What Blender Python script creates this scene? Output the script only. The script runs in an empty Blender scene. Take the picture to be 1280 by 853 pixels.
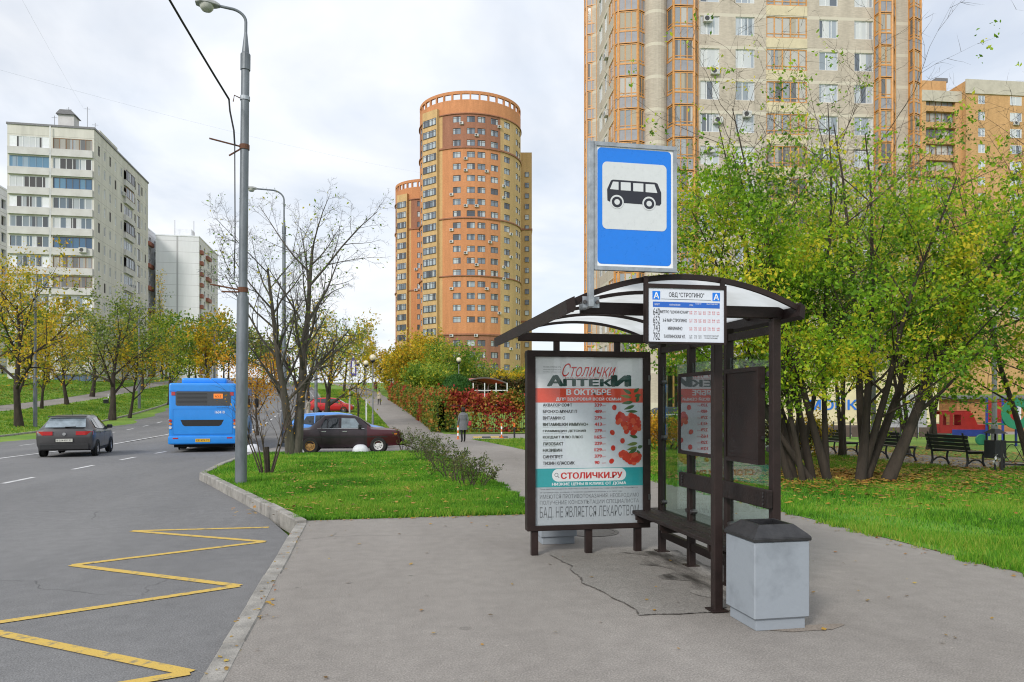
import bpy, math, random
import numpy as np
from mathutils import Vector, Matrix
R = math.radians
PI = math.pi
scene = bpy.context.scene
COL = scene.collection

# ------------------------------------------------------------------ camera
YAW = R(10.9)
SY, CY = math.sin(YAW), math.cos(YAW)
EYE = 1.6
FPX, HOR = 930.0, 507.0            # focal length and horizon row in photograph pixels
cam = bpy.data.objects.new('camera', bpy.data.cameras.new('camera'))
COL.objects.link(cam)
cam.location = (0, 0, EYE)
cam.rotation_euler = (R(90), 0, -YAW)
cam.data.sensor_width = 36
cam.data.lens = FPX / 1280 * 36
cam.data.shift_y = (HOR - 426.5) / 1280
cam.data.clip_start = .1
cam.data.clip_end = 3000
scene.camera = cam

# ------------------------------------------------------------------ sky and sun
SUN_EL, SUN_AZ = R(34), R(222)     # azimuth measured clockwise from +Y
world = bpy.data.worlds.new('World')
scene.world = world
world.use_nodes = True
wn, wl = world.node_tree.nodes, world.node_tree.links
wn.clear()
out = wn.new('ShaderNodeOutputWorld')
bg = wn.new('ShaderNodeBackground')
sky = wn.new('ShaderNodeTexSky')
sky.sky_type = 'NISHITA'
sky.sun_disc = False
sky.sun_elevation = SUN_EL
sky.sun_rotation = SUN_AZ
tc = wn.new('ShaderNodeTexCoord')
sep = wn.new('ShaderNodeSeparateXYZ')
wl.new(tc.outputs['Generated'], sep.inputs[0])
def wmath(op, a, b=None):
    n = wn.new('ShaderNodeMath'); n.operation = op
    for i, v in enumerate((a, b)):
        if v is None: continue
        if isinstance(v, (int, float)): n.inputs[i].default_value = v
        else: wl.new(v, n.inputs[i])
    return n.outputs[0]
den = wmath('ADD', wmath('MAXIMUM', sep.outputs[2], 0.0), .22)   # a flat cloud deck seen from below
comb = wn.new('ShaderNodeCombineXYZ')
wl.new(wmath('DIVIDE', sep.outputs[0], den), comb.inputs[0])
wl.new(wmath('DIVIDE', sep.outputs[1], den), comb.inputs[1])
nz = wn.new('ShaderNodeTexNoise')
nz.inputs['Scale'].default_value = 1.15
nz.inputs['Detail'].default_value = 6
nz.inputs['Roughness'].default_value = .55
nz.inputs['Distortion'].default_value = .4
wl.new(comb.outputs[0], nz.inputs['Vector'])
rmp = wn.new('ShaderNodeValToRGB')
rmp.color_ramp.elements[0].position = .34
rmp.color_ramp.elements[0].color = (.60, .60, .60, 1)
rmp.color_ramp.elements[1].position = .56
rmp.color_ramp.elements[1].color = (1, 1, 1, 1)
wl.new(nz.outputs['Fac'], rmp.inputs[0])
nz2 = wn.new('ShaderNodeTexNoise')
nz2.inputs['Scale'].default_value = 2.6
nz2.inputs['Detail'].default_value = 5
wl.new(comb.outputs[0], nz2.inputs['Vector'])
cr2 = wn.new('ShaderNodeValToRGB')
cr2.color_ramp.elements[0].position = .3
cr2.color_ramp.elements[0].color = (6.9, 7.4, 8.2, 1)
cr2.color_ramp.elements[1].position = .7
cr2.color_ramp.elements[1].color = (8.3, 8.45, 8.7, 1)
wl.new(nz2.outputs['Fac'], cr2.inputs[0])
mix = wn.new('ShaderNodeMixRGB')
wl.new(rmp.outputs[0], mix.inputs[0])
wl.new(sky.outputs[0], mix.inputs[1])
wl.new(cr2.outputs[0], mix.inputs[2])
wl.new(mix.outputs[0], bg.inputs['Color'])
bg.inputs['Strength'].default_value = .088
wl.new(bg.outputs[0], out.inputs['Surface'])

sun = bpy.data.objects.new('sun', bpy.data.lights.new('sun', 'SUN'))
COL.objects.link(sun)
sun.data.energy = 1.5
sun.data.angle = R(12)
sun.data.color = (1, .95, .88)
sd = Vector((math.sin(SUN_AZ) * math.cos(SUN_EL), math.cos(SUN_AZ) * math.cos(SUN_EL), math.sin(SUN_EL)))
sun.rotation_euler = sd.to_track_quat('Z', 'Y').to_euler()
sun.location = (0, 0, 60)

vs = scene.view_settings
vs.view_transform = 'Standard'
vs.look = 'None'
vs.gamma = 1
vs.use_curve_mapping = False
vs.exposure = 0.55
scene.cycles.use_denoising = True
scene.cycles.max_bounces = 6
scene.cycles.transparent_max_bounces = 12
scene.cycles.caustics_reflective = False
scene.cycles.caustics_refractive = False
scene.cycles.sample_clamp_indirect = 4
scene.cycles.filter_width = 1.1

# ------------------------------------------------------------------ helpers
def place(px, depth):                      # ground-plan point seen in column px at that depth
    xc = (px - 640) / FPX * depth
    return (depth * SY + xc * CY, depth * CY - xc * SY)
def ground_at(px, py, z):                  # point of the level z seen at that pixel
    Z = (EYE - z) * FPX / (py - HOR)
    return place(px, Z)

_py = np.array([-60, 0, 12, 22, 29, 36, 42, 48, 56, 64, 75, 87, 95, 108, 125, 145, 180, 220, 400, 900], float)
_pz = np.array([0, 0, 0, -.05, -.1, -.2, -.22, -.17, 0, .28, .85, 1.6, 2.2, 3.2, 4.5, 5.6, 7, 8, 9, 9], float)
_gy = np.arange(-60, 900, 1.0)
_gz = np.interp(_gy, _py, _pz)
_k = np.hanning(9); _k /= _k.sum()
_gz = np.convolve(np.pad(_gz, 4, mode='edge'), _k, 'valid')
def H(x, y):
    z = np.interp(y, _gy, _gz)
    xs = x - S(y)
    b = np.where(xs < -21.3, .085 * np.minimum(-21.3 - xs, 16) + .02 * np.maximum(-37.3 - xs, 0), 0)
    return z + b
def S(y):                                  # the street bends to the left as it climbs
    return -.0009 * np.maximum(np.asarray(y, float) - 50, 0) ** 2
def hz(x, y): return float(H(x, y))

class MB:
    def __init__(s): s.v = []; s.f = []; s.m = []
    def face(s, pts, mi=0):
        n = len(s.v); s.v.extend([tuple(p) for p in pts]); s.f.append(tuple(range(n, n + len(pts)))); s.m.append(mi)
    def box(s, x0, x1, y0, y1, z0, z1, mi=0, b=0, M=None):
        n = len(s.v)
        if b:
            P = []
            for (X, sx) in ((x0, 1), (x1, -1)):
                for (Y, sy) in ((y0, 1), (y1, -1)):
                    for (Z, sz) in ((z0, 1), (z1, -1)):
                        P += [(X, Y + sy * b, Z + sz * b), (X + sx * b, Y, Z + sz * b), (X + sx * b, Y + sy * b, Z)]
            def I(i, j, k, a): return n + (i * 4 + j * 2 + k) * 3 + a
            F = []
            for i in (0, 1): F.append([I(i, 0, 0, 0), I(i, 0, 1, 0), I(i, 1, 1, 0), I(i, 1, 0, 0)])
            for j in (0, 1): F.append([I(0, j, 0, 1), I(1, j, 0, 1), I(1, j, 1, 1), I(0, j, 1, 1)])
            for k in (0, 1): F.append([I(0, 0, k, 2), I(0, 1, k, 2), I(1, 1, k, 2), I(1, 0, k, 2)])
            for i in (0, 1):
                for j in (0, 1): F.append([I(i, j, 0, 0), I(i, j, 1, 0), I(i, j, 1, 1), I(i, j, 0, 1)])
                for k in (0, 1): F.append([I(i, 0, k, 0), I(i, 1, k, 0), I(i, 1, k, 2), I(i, 0, k, 2)])
            for j in (0, 1):
                for k in (0, 1): F.append([I(0, j, k, 1), I(1, j, k, 1), I(1, j, k, 2), I(0, j, k, 2)])
            for i in (0, 1):
                for j in (0, 1):
                    for k in (0, 1): F.append([I(i, j, k, 0), I(i, j, k, 1), I(i, j, k, 2)])
            cx = Vector(((x0 + x1) / 2, (y0 + y1) / 2, (z0 + z1) / 2))
            for f in F:
                p = [Vector(P[a - n]) for a in f]
                nn = (p[1] - p[0]).cross(p[2] - p[0])
                if nn.dot((p[0] + p[1] + p[2]) / 3 - cx) < 0: f.reverse()
                s.f.append(tuple(f)); s.m.append(mi)
        else:
            P = [(x0, y0, z0), (x1, y0, z0), (x1, y1, z0), (x0, y1, z0), (x0, y0, z1), (x1, y0, z1), (x1, y1, z1), (x0, y1, z1)]
            for f in ((0, 3, 2, 1), (4, 5, 6, 7), (0, 1, 5, 4), (1, 2, 6, 5), (2, 3, 7, 6), (3, 0, 4, 7)):
                s.f.append(tuple(n + a for a in f)); s.m.append(mi)
        if M is not None: P = [tuple(M @ Vector(p)) for p in P]
        s.v.extend(P)
        return s
    def tube(s, pts, rad, n=8, mi=0, caps=True):
        pts = [Vector(p) for p in pts]
        if not hasattr(rad, '__len__'): rad = [rad] * len(pts)
        base = len(s.v)
        for i, p in enumerate(pts):
            d = (pts[min(i + 1, len(pts) - 1)] - pts[max(i - 1, 0)]).normalized()
            ref = Vector((0, 0, 1)) if abs(d.z) < .9 else Vector((1, 0, 0))
            u = d.cross(ref).normalized(); w = u.cross(d)
            for k in range(n):
                a = 2 * PI * k / n
                s.v.append(tuple(p + (u * math.cos(a) + w * math.sin(a)) * rad[i]))
        for i in range(len(pts) - 1):
            for k in range(n):
                a, b_ = base + i * n + k, base + i * n + (k + 1) % n
                s.f.append((a, a + n, b_ + n, b_)); s.m.append(mi)
        if caps:
            s.f.append(tuple(base + k for k in range(n))); s.m.append(mi)
            e = base + (len(pts) - 1) * n
            s.f.append(tuple(e + n - 1 - k for k in range(n))); s.m.append(mi)
        return s
    def lathe(s, prof, n=24, c=(0, 0, 0), axis='z', mi=0, mis=None):
        base = len(s.v)
        for (r, h) in prof:
            for k in range(n):
                a = 2 * PI * k / n
                p = (r * math.cos(a), r * math.sin(a), h)
                if axis == 'x': p = (h, p[0], p[1])
                if axis == 'y': p = (p[0], -h, p[1])
                s.v.append((p[0] + c[0], p[1] + c[1], p[2] + c[2]))
        for i in range(len(prof) - 1):
            for k in range(n):
                a, b_ = base + i * n + k, base + i * n + (k + 1) % n
                s.f.append((a, b_, b_ + n, a + n)); s.m.append(mis[i] if mis else mi)
        return s
    def prism(s, poly, d0, d1, axis='y', mi=0):     # poly in the two other axes
        def pt(a, b, d): return {'y': (a, d, b), 'x': (d, a, b), 'z': (a, b, d)}[axis]
        n = len(s.v); k = len(poly)
        s.v += [pt(a, b, d0) for a, b in poly] + [pt(a, b, d1) for a, b in poly]
        s.f.append(tuple(range(n, n + k))); s.m.append(mi)
        s.f.append(tuple(range(n + 2 * k - 1, n + k - 1, -1))); s.m.append(mi)
        for i in range(k):
            j = (i + 1) % k
            s.f.append((n + i, n + k + i, n + k + j, n + j)); s.m.append(mi)
        return s
    def mesh(s, name, mats, smooth=False, recalc=True):
        me = bpy.data.meshes.new(name)
        me.from_pydata(s.v, [], s.f)
        for m in (mats if isinstance(mats, (list, tuple)) else [mats]): me.materials.append(m)
        if any(s.m): me.polygons.foreach_set('material_index', s.m)
        if recalc:
            import bmesh
            bm = bmesh.new(); bm.from_mesh(me)
            bmesh.ops.recalc_face_normals(bm, faces=bm.faces)
            bm.to_mesh(me); bm.free()
        if smooth: me.polygons.foreach_set('use_smooth', [True] * len(me.polygons))
        me.update()
        return me
    def build(s, name, mats, parent=None, loc=None, rz=0, smooth=False, recalc=True):
        return link(name, s.mesh(name, mats, smooth, recalc), parent, loc, rz)

def link(name, me, parent=None, loc=None, rz=0):
    o = bpy.data.objects.new(name, me)
    COL.objects.link(o)
    if parent: o.parent = parent
    if loc is not None: o.location = loc
    if rz: o.rotation_euler.z = rz
    return o
def smooth_angle(o, deg=35):
    me = o.data
    me.polygons.foreach_set('use_smooth', [True] * len(me.polygons))
    try: me.set_sharp_from_angle(angle=R(deg))
    except Exception: pass
def fast_mesh(name, verts, faces, mat, smooth=False):
    verts = np.asarray(verts, np.float32); faces = np.asarray(faces, np.int32)
    me = bpy.data.meshes.new(name)
    nf, k = faces.shape
    me.vertices.add(len(verts)); me.vertices.foreach_set('co', verts.ravel())
    me.loops.add(nf * k); me.loops.foreach_set('vertex_index', faces.ravel())
    me.polygons.add(nf); me.polygons.foreach_set('loop_start', np.arange(0, nf * k, k, dtype=np.int32))
    for m in (mat if isinstance(mat, (list, tuple)) else [mat]): me.materials.append(m)
    if smooth: me.polygons.foreach_set('use_smooth', [True] * nf)
    me.update(calc_edges=True)
    return me
def tag(o, label=None, cat=None, group=None, kind=None):
    if label: o['label'] = label
    if cat: o['category'] = cat
    if group: o['group'] = group
    if kind: o['kind'] = kind
    return o
def thing(name, label, cat, loc=(0, 0, 0), rz=0, group=None):
    o = bpy.data.objects.new(name, None)
    o.empty_display_size = .2
    COL.objects.link(o)
    o.location = loc; o.rotation_euler.z = rz
    return tag(o, label, cat, group)
def copy_tree(o, parent=None):
    c = o.copy(); COL.objects.link(c)
    if parent: c.parent = parent
    for ch in list(o.children): copy_tree(ch, c)
    return c

# ------------------------------------------------------------------ materials
_mats = {}
def mat(name, col, rough=.6, var=.0, scale=6., bump=0., bscale=None, metal=0., spec=.5, coat=0., world_co=False, col2=None, detail=4, emit=0, stretch=None):
    if name in _mats: return _mats[name]
    m = bpy.data.materials.new(name); m.use_nodes = True
    nt = m.node_tree; N, L = nt.nodes, nt.links
    b = N['Principled BSDF']
    b.inputs['Base Color'].default_value = (*col, 1)
    b.inputs['Roughness'].default_value = rough
    b.inputs['Metallic'].default_value = metal
    b.inputs['Specular IOR Level'].default_value = spec
    b.inputs['Coat Weight'].default_value = coat
    m.diffuse_color = (*col, 1)
    if emit:
        b.inputs['Emission Color'].default_value = (*col, 1); b.inputs['Emission Strength'].default_value = emit
    if var or bump:
        if world_co: g = N.new('ShaderNodeNewGeometry'); co = g.outputs['Position']
        else: g = N.new('ShaderNodeTexCoord'); co = g.outputs['Object']
        if stretch:
            mp = N.new('ShaderNodeMapping'); mp.inputs['Scale'].default_value = stretch
            L.new(co, mp.inputs[0]); co = mp.outputs[0]
        n = N.new('ShaderNodeTexNoise'); n.inputs['Scale'].default_value = scale; n.inputs['Detail'].default_value = detail
        n.inputs['Roughness'].default_value = .6
        L.new(co, n.inputs['Vector'])
        if var:
            r = N.new('ShaderNodeValToRGB')
            c2 = col2 if col2 else tuple(c * (1 + var) for c in col)
            c1 = tuple(c * (1 - var) for c in col) if not col2 else col
            r.color_ramp.elements[0].position = .32; r.color_ramp.elements[0].color = (*c1, 1)
            r.color_ramp.elements[1].position = .68; r.color_ramp.elements[1].color = (*c2, 1)
            L.new(n.outputs['Fac'], r.inputs[0]); L.new(r.outputs[0], b.inputs['Base Color'])
            mr = N.new('ShaderNodeMapRange'); mr.inputs[3].default_value = max(rough - .1, .02); mr.inputs[4].default_value = min(rough + .1, 1)
            L.new(n.outputs['Fac'], mr.inputs[0]); L.new(mr.outputs[0], b.inputs['Roughness'])
        if bump:
            n2 = N.new('ShaderNodeTexNoise'); n2.inputs['Scale'].default_value = bscale or scale * 4; n2.inputs['Detail'].default_value = 3
            L.new(co, n2.inputs['Vector'])
            bp = N.new('ShaderNodeBump'); bp.inputs['Strength'].default_value = bump; bp.inputs['Distance'].default_value = .02
            L.new(n2.outputs['Fac'], bp.inputs['Height']); L.new(bp.outputs[0], b.inputs['Normal'])
    _mats[name] = m
    return m

def asphalt(name, c1, c2, speck=.5, crack=False, spots=False):
    m = bpy.data.materials.new(name); m.use_nodes = True
    nt = m.node_tree; N, L = nt.nodes, nt.links
    b = N['Principled BSDF']; b.inputs['Roughness'].default_value = .85; b.inputs['Specular IOR Level'].default_value = .3
    g = N.new('ShaderNodeNewGeometry'); co = g.outputs['Position']
    big = N.new('ShaderNodeTexNoise'); big.inputs['Scale'].default_value = .35; big.inputs['Detail'].default_value = 6; big.inputs['Roughness'].default_value = .6
    mp = N.new('ShaderNodeMapping'); mp.inputs['Scale'].default_value = (1.6, .45, 1)
    L.new(co, mp.inputs[0]); L.new(mp.outputs[0], big.inputs['Vector'])
    r = N.new('ShaderNodeValToRGB')
    r.color_ramp.elements[0].position = .3; r.color_ramp.elements[0].color = (*c1, 1)
    r.color_ramp.elements[1].position = .72; r.color_ramp.elements[1].color = (*c2, 1)
    L.new(big.outputs['Fac'], r.inputs[0])
    fine = N.new('ShaderNodeTexNoise'); fine.inputs['Scale'].default_value = 85; fine.inputs['Detail'].default_value = 2
    L.new(co, fine.inputs['Vector'])
    mr = N.new('ShaderNodeMapRange'); mr.inputs[1].default_value = .35; mr.inputs[2].default_value = .7
    mr.inputs[3].default_value = 1 - speck * .5; mr.inputs[4].default_value = 1 + speck * .5
    L.new(fine.outputs['Fac'], mr.inputs[0])
    mid = N.new('ShaderNodeTexNoise'); mid.inputs['Scale'].default_value = 6; mid.inputs['Detail'].default_value = 8; mid.inputs['Roughness'].default_value = .7
    L.new(co, mid.inputs['Vector'])
    mr2 = N.new('ShaderNodeMapRange'); mr2.inputs[1].default_value = .3; mr2.inputs[2].default_value = .7
    mr2.inputs[3].default_value = .88; mr2.inputs[4].default_value = 1.1
    L.new(mid.outputs['Fac'], mr2.inputs[0])
    mu = N.new('ShaderNodeMath'); mu.operation = 'MULTIPLY'
    L.new(mr.outputs[0], mu.inputs[0]); L.new(mr2.outputs[0], mu.inputs[1])
    last = mu.outputs[0]
    if crack:
        v = N.new('ShaderNodeTexVoronoi'); v.feature = 'DISTANCE_TO_EDGE'; v.inputs['Scale'].default_value = .28
        wv = N.new('ShaderNodeTexNoise'); wv.inputs['Scale'].default_value = 1.5; wv.inputs['Detail'].default_value = 6
        L.new(co, wv.inputs['Vector'])
        mx = N.new('ShaderNodeMixRGB'); mx.inputs[0].default_value = .35
        L.new(co, mx.inputs[1]); L.new(wv.outputs['Color'], mx.inputs[2]); L.new(mx.outputs[0], v.inputs['Vector'])
        cm = N.new('ShaderNodeMapRange'); cm.inputs[1].default_value = .0006; cm.inputs[2].default_value = .0022; cm.inputs[3].default_value = .6; cm.inputs[4].default_value = 1
        L.new(v.outputs['Distance'], cm.inputs[0])
        gate = N.new('ShaderNodeTexNoise'); gate.inputs['Scale'].default_value = .5
        L.new(co, gate.inputs['Vector'])
        gm = N.new('ShaderNodeMapRange'); gm.inputs[1].default_value = .52; gm.inputs[2].default_value = .58
        L.new(gate.outputs['Fac'], gm.inputs[0])
        mg = N.new('ShaderNodeMixRGB'); mg.inputs[1].default_value = (1, 1, 1, 1)
        L.new(gm.outputs[0], mg.inputs[0]); L.new(cm.outputs[0], mg.inputs[2])
        m3 = N.new('ShaderNodeMath'); m3.operation = 'MULTIPLY'
        L.new(last, m3.inputs[0]); L.new(mg.outputs[0], m3.inputs[1]); last = m3.outputs[0]
    if spots:                                  # trodden gum, grit and dried drips
        for sc_, th, k0 in ((2.2, .035, .62), (5.5, .045, 1.35), (1.1, .05, .78), (14, .07, 1.3)):
            v = N.new('ShaderNodeTexVoronoi'); v.inputs['Scale'].default_value = sc_; L.new(co, v.inputs['Vector'])
            wn2 = N.new('ShaderNodeSeparateXYZ'); L.new(v.outputs['Color'], wn2.inputs[0])
            tm = N.new('ShaderNodeMath'); tm.operation = 'MULTIPLY'; tm.inputs[1].default_value = th * 1.6; L.new(wn2.outputs[0], tm.inputs[0])
            lt = N.new('ShaderNodeMath'); lt.operation = 'LESS_THAN'; L.new(v.outputs['Distance'], lt.inputs[0]); L.new(tm.outputs[0], lt.inputs[1])
            g2 = N.new('ShaderNodeMath'); g2.operation = 'GREATER_THAN'; g2.inputs[1].default_value = .45; L.new(wn2.outputs[1], g2.inputs[0])
            an2 = N.new('ShaderNodeMath'); an2.operation = 'MULTIPLY'; L.new(lt.outputs[0], an2.inputs[0]); L.new(g2.outputs[0], an2.inputs[1])
            ma = N.new('ShaderNodeMath'); ma.operation = 'MULTIPLY_ADD'; ma.inputs[1].default_value = k0 - 1; ma.inputs[2].default_value = 1; L.new(an2.outputs[0], ma.inputs[0])
            m4 = N.new('ShaderNodeMath'); m4.operation = 'MULTIPLY'; L.new(last, m4.inputs[0]); L.new(ma.outputs[0], m4.inputs[1]); last = m4.outputs[0]
    vm = N.new('ShaderNodeVectorMath'); vm.operation = 'SCALE'
    L.new(r.outputs[0], vm.inputs[0]); L.new(last, vm.inputs['Scale'])
    L.new(vm.outputs[0], b.inputs['Base Color'])
    bp = N.new('ShaderNodeBump'); bp.inputs['Strength'].default_value = .35; bp.inputs['Distance'].default_value = .01
    L.new(fine.outputs['Fac'], bp.inputs['Height']); L.new(bp.outputs[0], b.inputs['Normal'])
    return m

def leafmat(name, cols, trans=.35, clump=.35, cscale=.9, rough=.6, rnd=1.):
    m = bpy.data.materials.new(name); m.use_nodes = True
    nt = m.node_tree; N, L = nt.nodes, nt.links
    N.clear()
    o = N.new('ShaderNodeOutputMaterial')
    g = N.new('ShaderNodeNewGeometry')
    r = N.new('ShaderNodeValToRGB'); r.color_ramp.interpolation = 'LINEAR'
    el = r.color_ramp.elements
    while len(el) < len(cols): el.new(.5)
    for i, c in enumerate(cols):
        el[i].position = i / max(len(cols) - 1, 1); el[i].color = (*c, 1)
    n = N.new('ShaderNodeTexNoise'); n.inputs['Scale'].default_value = cscale; n.inputs['Detail'].default_value = 3
    L.new(g.outputs['Position'], n.inputs['Vector'])
    mr = N.new('ShaderNodeMapRange'); mr.inputs[1].default_value = .3; mr.inputs[2].default_value = .7
    mr.inputs[3].default_value = -clump; mr.inputs[4].default_value = clump
    L.new(n.outputs['Fac'], mr.inputs[0])
    ad = N.new('ShaderNodeMath'); ad.operation = 'ADD'; ad.use_clamp = True
    rs = N.new('ShaderNodeMath'); rs.operation = 'MULTIPLY_ADD'; rs.inputs[1].default_value = rnd; rs.inputs[2].default_value = .5 - .5 * rnd
    L.new(g.outputs['Random Per Island'], rs.inputs[0])
    L.new(rs.outputs[0], ad.inputs[0]); L.new(mr.outputs[0], ad.inputs[1])
    L.new(ad.outputs[0], r.inputs[0])
    d = N.new('ShaderNodeBsdfPrincipled'); d.inputs['Roughness'].default_value = rough; d.inputs['Specular IOR Level'].default_value = .3
    t = N.new('ShaderNodeBsdfTranslucent')
    mx = N.new('ShaderNodeMixShader'); mx.inputs[0].default_value = trans
    L.new(r.outputs[0], d.inputs['Base Color']); L.new(r.outputs[0], t.inputs['Color'])
    L.new(d.outputs[0], mx.inputs[1]); L.new(t.outputs[0], mx.inputs[2]); L.new(mx.outputs[0], o.inputs[0])
    return m

def glassmat(name, tint=(.86, .93, .9), refl=.09, rough=.02):
    m = bpy.data.materials.new(name); m.use_nodes = True
    nt = m.node_tree; N, L = nt.nodes, nt.links
    N.clear()
    o = N.new('ShaderNodeOutputMaterial')
    tr = N.new('ShaderNodeBsdfTransparent'); tr.inputs[0].default_value = (*tint, 1)
    gl = N.new('ShaderNodeBsdfGlossy'); gl.inputs['Roughness'].default_value = rough
    lw = N.new('ShaderNodeLayerWeight')
    pw = N.new('ShaderNodeMath'); pw.operation = 'POWER'; pw.inputs[1].default_value = 4
    L.new(lw.outputs['Facing'], pw.inputs[0])
    ad = N.new('ShaderNodeMath'); ad.operation = 'MULTIPLY_ADD'; ad.use_clamp = True; ad.inputs[1].default_value = .8; ad.inputs[2].default_value = refl + .03
    L.new(pw.outputs[0], ad.inputs[0])
    mx = N.new('ShaderNodeMixShader')
    L.new(ad.outputs[0], mx.inputs[0]); L.new(tr.outputs[0], mx.inputs[1]); L.new(gl.outputs[0], mx.inputs[2]); L.new(mx.outputs[0], o.inputs[0])
    return m

def panemat(name, cols, rough=.06, scale=.6):   # window glass of buildings: pane colours paint in dark rooms, curtains and pale sky reflection
    m = bpy.data.materials.new(name); m.use_nodes = True
    nt = m.node_tree; N, L = nt.nodes, nt.links
    b = N['Principled BSDF']; b.inputs['Roughness'].default_value = rough; b.inputs['Specular IOR Level'].default_value = .9
    oi = N.new('ShaderNodeObjectInfo')
    r = N.new('ShaderNodeValToRGB'); r.color_ramp.interpolation = 'CONSTANT'
    el = r.color_ramp.elements
    while len(el) < len(cols): el.new(.5)
    for i, c in enumerate(cols):
        el[i].position = i / len(cols); el[i].color = (*c, 1)
    tcn = N.new('ShaderNodeTexCoord')
    sx = N.new('ShaderNodeSeparateXYZ'); L.new(tcn.outputs['Object'], sx.inputs[0])
    fl = N.new('ShaderNodeMath'); fl.operation = 'MULTIPLY_ADD'; fl.inputs[1].default_value = 1.5
    mm = N.new('ShaderNodeMath'); mm.operation = 'MULTIPLY'; mm.inputs[1].default_value = 57
    L.new(oi.outputs['Random'], mm.inputs[0]); L.new(sx.outputs[0], fl.inputs[0]); L.new(mm.outputs[0], fl.inputs[2])
    flo = N.new('ShaderNodeMath'); flo.operation = 'FLOOR'; L.new(fl.outputs[0], flo.inputs[0])
    wv = N.new('ShaderNodeTexWhiteNoise'); wv.noise_dimensions = '1D'; L.new(flo.outputs[0], wv.inputs['W'])
    ad = N.new('ShaderNodeMath'); ad.operation = 'MULTIPLY_ADD'; ad.inputs[1].default_value = .45; ad.inputs[2].default_value = 0
    L.new(wv.outputs['Value'], ad.inputs[0])
    a2 = N.new('ShaderNodeMath'); a2.operation = 'ADD'
    L.new(oi.outputs['Random'], a2.inputs[0]); L.new(ad.outputs[0], a2.inputs[1])
    fr = N.new('ShaderNodeMath'); fr.operation = 'FRACT'
    L.new(a2.outputs[0], fr.inputs[0]); L.new(fr.outputs[0], r.inputs[0]); L.new(r.outputs[0], b.inputs['Base Color'])
    return m

M_ROAD = asphalt('road asphalt', (.165, .165, .168), (.222, .22, .22), .55, True)
M_PAVE = asphalt('pavement asphalt', (.242, .222, .202), (.325, .30, .275), .45, True, True)
M_PATCH = asphalt('patched asphalt', (.205, .19, .172), (.30, .282, .26), .5)
M_DRIVE = asphalt('driveway asphalt', (.275, .255, .235), (.345, .32, .295), .4, True)
M_KERB = mat('kerb concrete', (.30, .285, .26), .85, .35, 3.5, .5, 60, world_co=True)
M_YELLOW = mat('yellow road paint', (.26, .22, .13), .75, .3, 14, .3, 80, world_co=True, col2=(.62, .42, .085), detail=8)
_e = [n for n in M_YELLOW.node_tree.nodes if n.type == 'VALTORGB'][0].color_ramp.elements; _e[0].position = .33; _e[1].position = .47
M_WHITE_LINE = mat('white road paint', (.3, .3, .3), .75, .3, 9, .3, 80, world_co=True, col2=(.66, .66, .66), detail=8)
_e = [n for n in M_WHITE_LINE.node_tree.nodes if n.type == 'VALTORGB'][0].color_ramp.elements; _e[0].position = .33; _e[1].position = .47
M_LAWN = mat('lawn soil and grass', (.07, .20, .012), .95, .55, 1.6, .8, 40, world_co=True, col2=(.14, .32, .02), detail=8)
M_VERGE = mat('verge grass', (.085, .21, .016), .95, .4, .5, .8, 30, world_co=True, col2=(.22, .32, .035), detail=8)
M_EARTH = mat('leafy earth', (.10, .08, .03), .95, .4, .8, .8, 20, world_co=True, col2=(.22, .15, .04), detail=8)

# ================================================================== the setting
def sheet(name, y0, y1, xl, xr, zo, m, ny=20, nx=6, kind='structure', parent=None):
    ys = np.linspace(y0, y1, ny + 1)
    xl = xl if callable(xl) else (lambda y, a=xl: a)
    xr = xr if callable(xr) else (lambda y, a=xr: a)
    V = []
    for y in ys:
        a, b = xl(y), xr(y)
        for i in range(nx + 1):
            x = a + (b - a) * i / nx
            V.append((x, y, float(H(x, y)) + zo))
    F = [(j * (nx + 1) + i, j * (nx + 1) + i + 1, (j + 1) * (nx + 1) + i + 1, (j + 1) * (nx + 1) + i) for j in range(ny) for i in range(nx)]
    o = link(name, fast_mesh(name, V, F, m, True), parent)
    if not parent: o['kind'] = kind
    return o
def poly_x(pts):                      # x as a function of y along a polyline, plus the bend of the street
    ys = [p[0] for p in pts]; xs = [p[1] for p in pts]
    return lambda y: float(np.interp(y, ys, xs) + S(y))
KX = poly_x([(-20, -.97), (10.45, -.97), (18.7, -3.93), (22, -4.05), (500, -4.05)])      # right-hand edge of the roadway
KL = poly_x([(-20, -20.9), (500, -20.9)])
PL = poly_x([(10, 2.35), (15, 2.6), (28, 2.2), (39, 1.8), (55, 1.45), (70, 1.3), (500, 1.4)])
PR = poly_x([(-20, 6.12), (9, 6.12), (22, 5.9), (36, 5.7), (48, 4.5), (70, 4.7), (500, 4.8)])

ys = np.concatenate([np.arange(-60, 260, 8), np.arange(260, 900, 80)])
xs = np.concatenate([np.arange(-800, -120, 85), np.arange(-120, 120, 8), np.arange(120, 801, 85)])
V = [(x, y, float(H(x, y)) - .22) for y in ys for x in xs]
nx = len(xs)
Fq = [(j * nx + i, j * nx + i + 1, (j + 1) * nx + i + 1, (j + 1) * nx + i) for j in range(len(ys) - 1) for i in range(nx - 1)]
link('ground', fast_mesh('ground', V, Fq, M_VERGE, True))['kind'] = 'structure'

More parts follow.
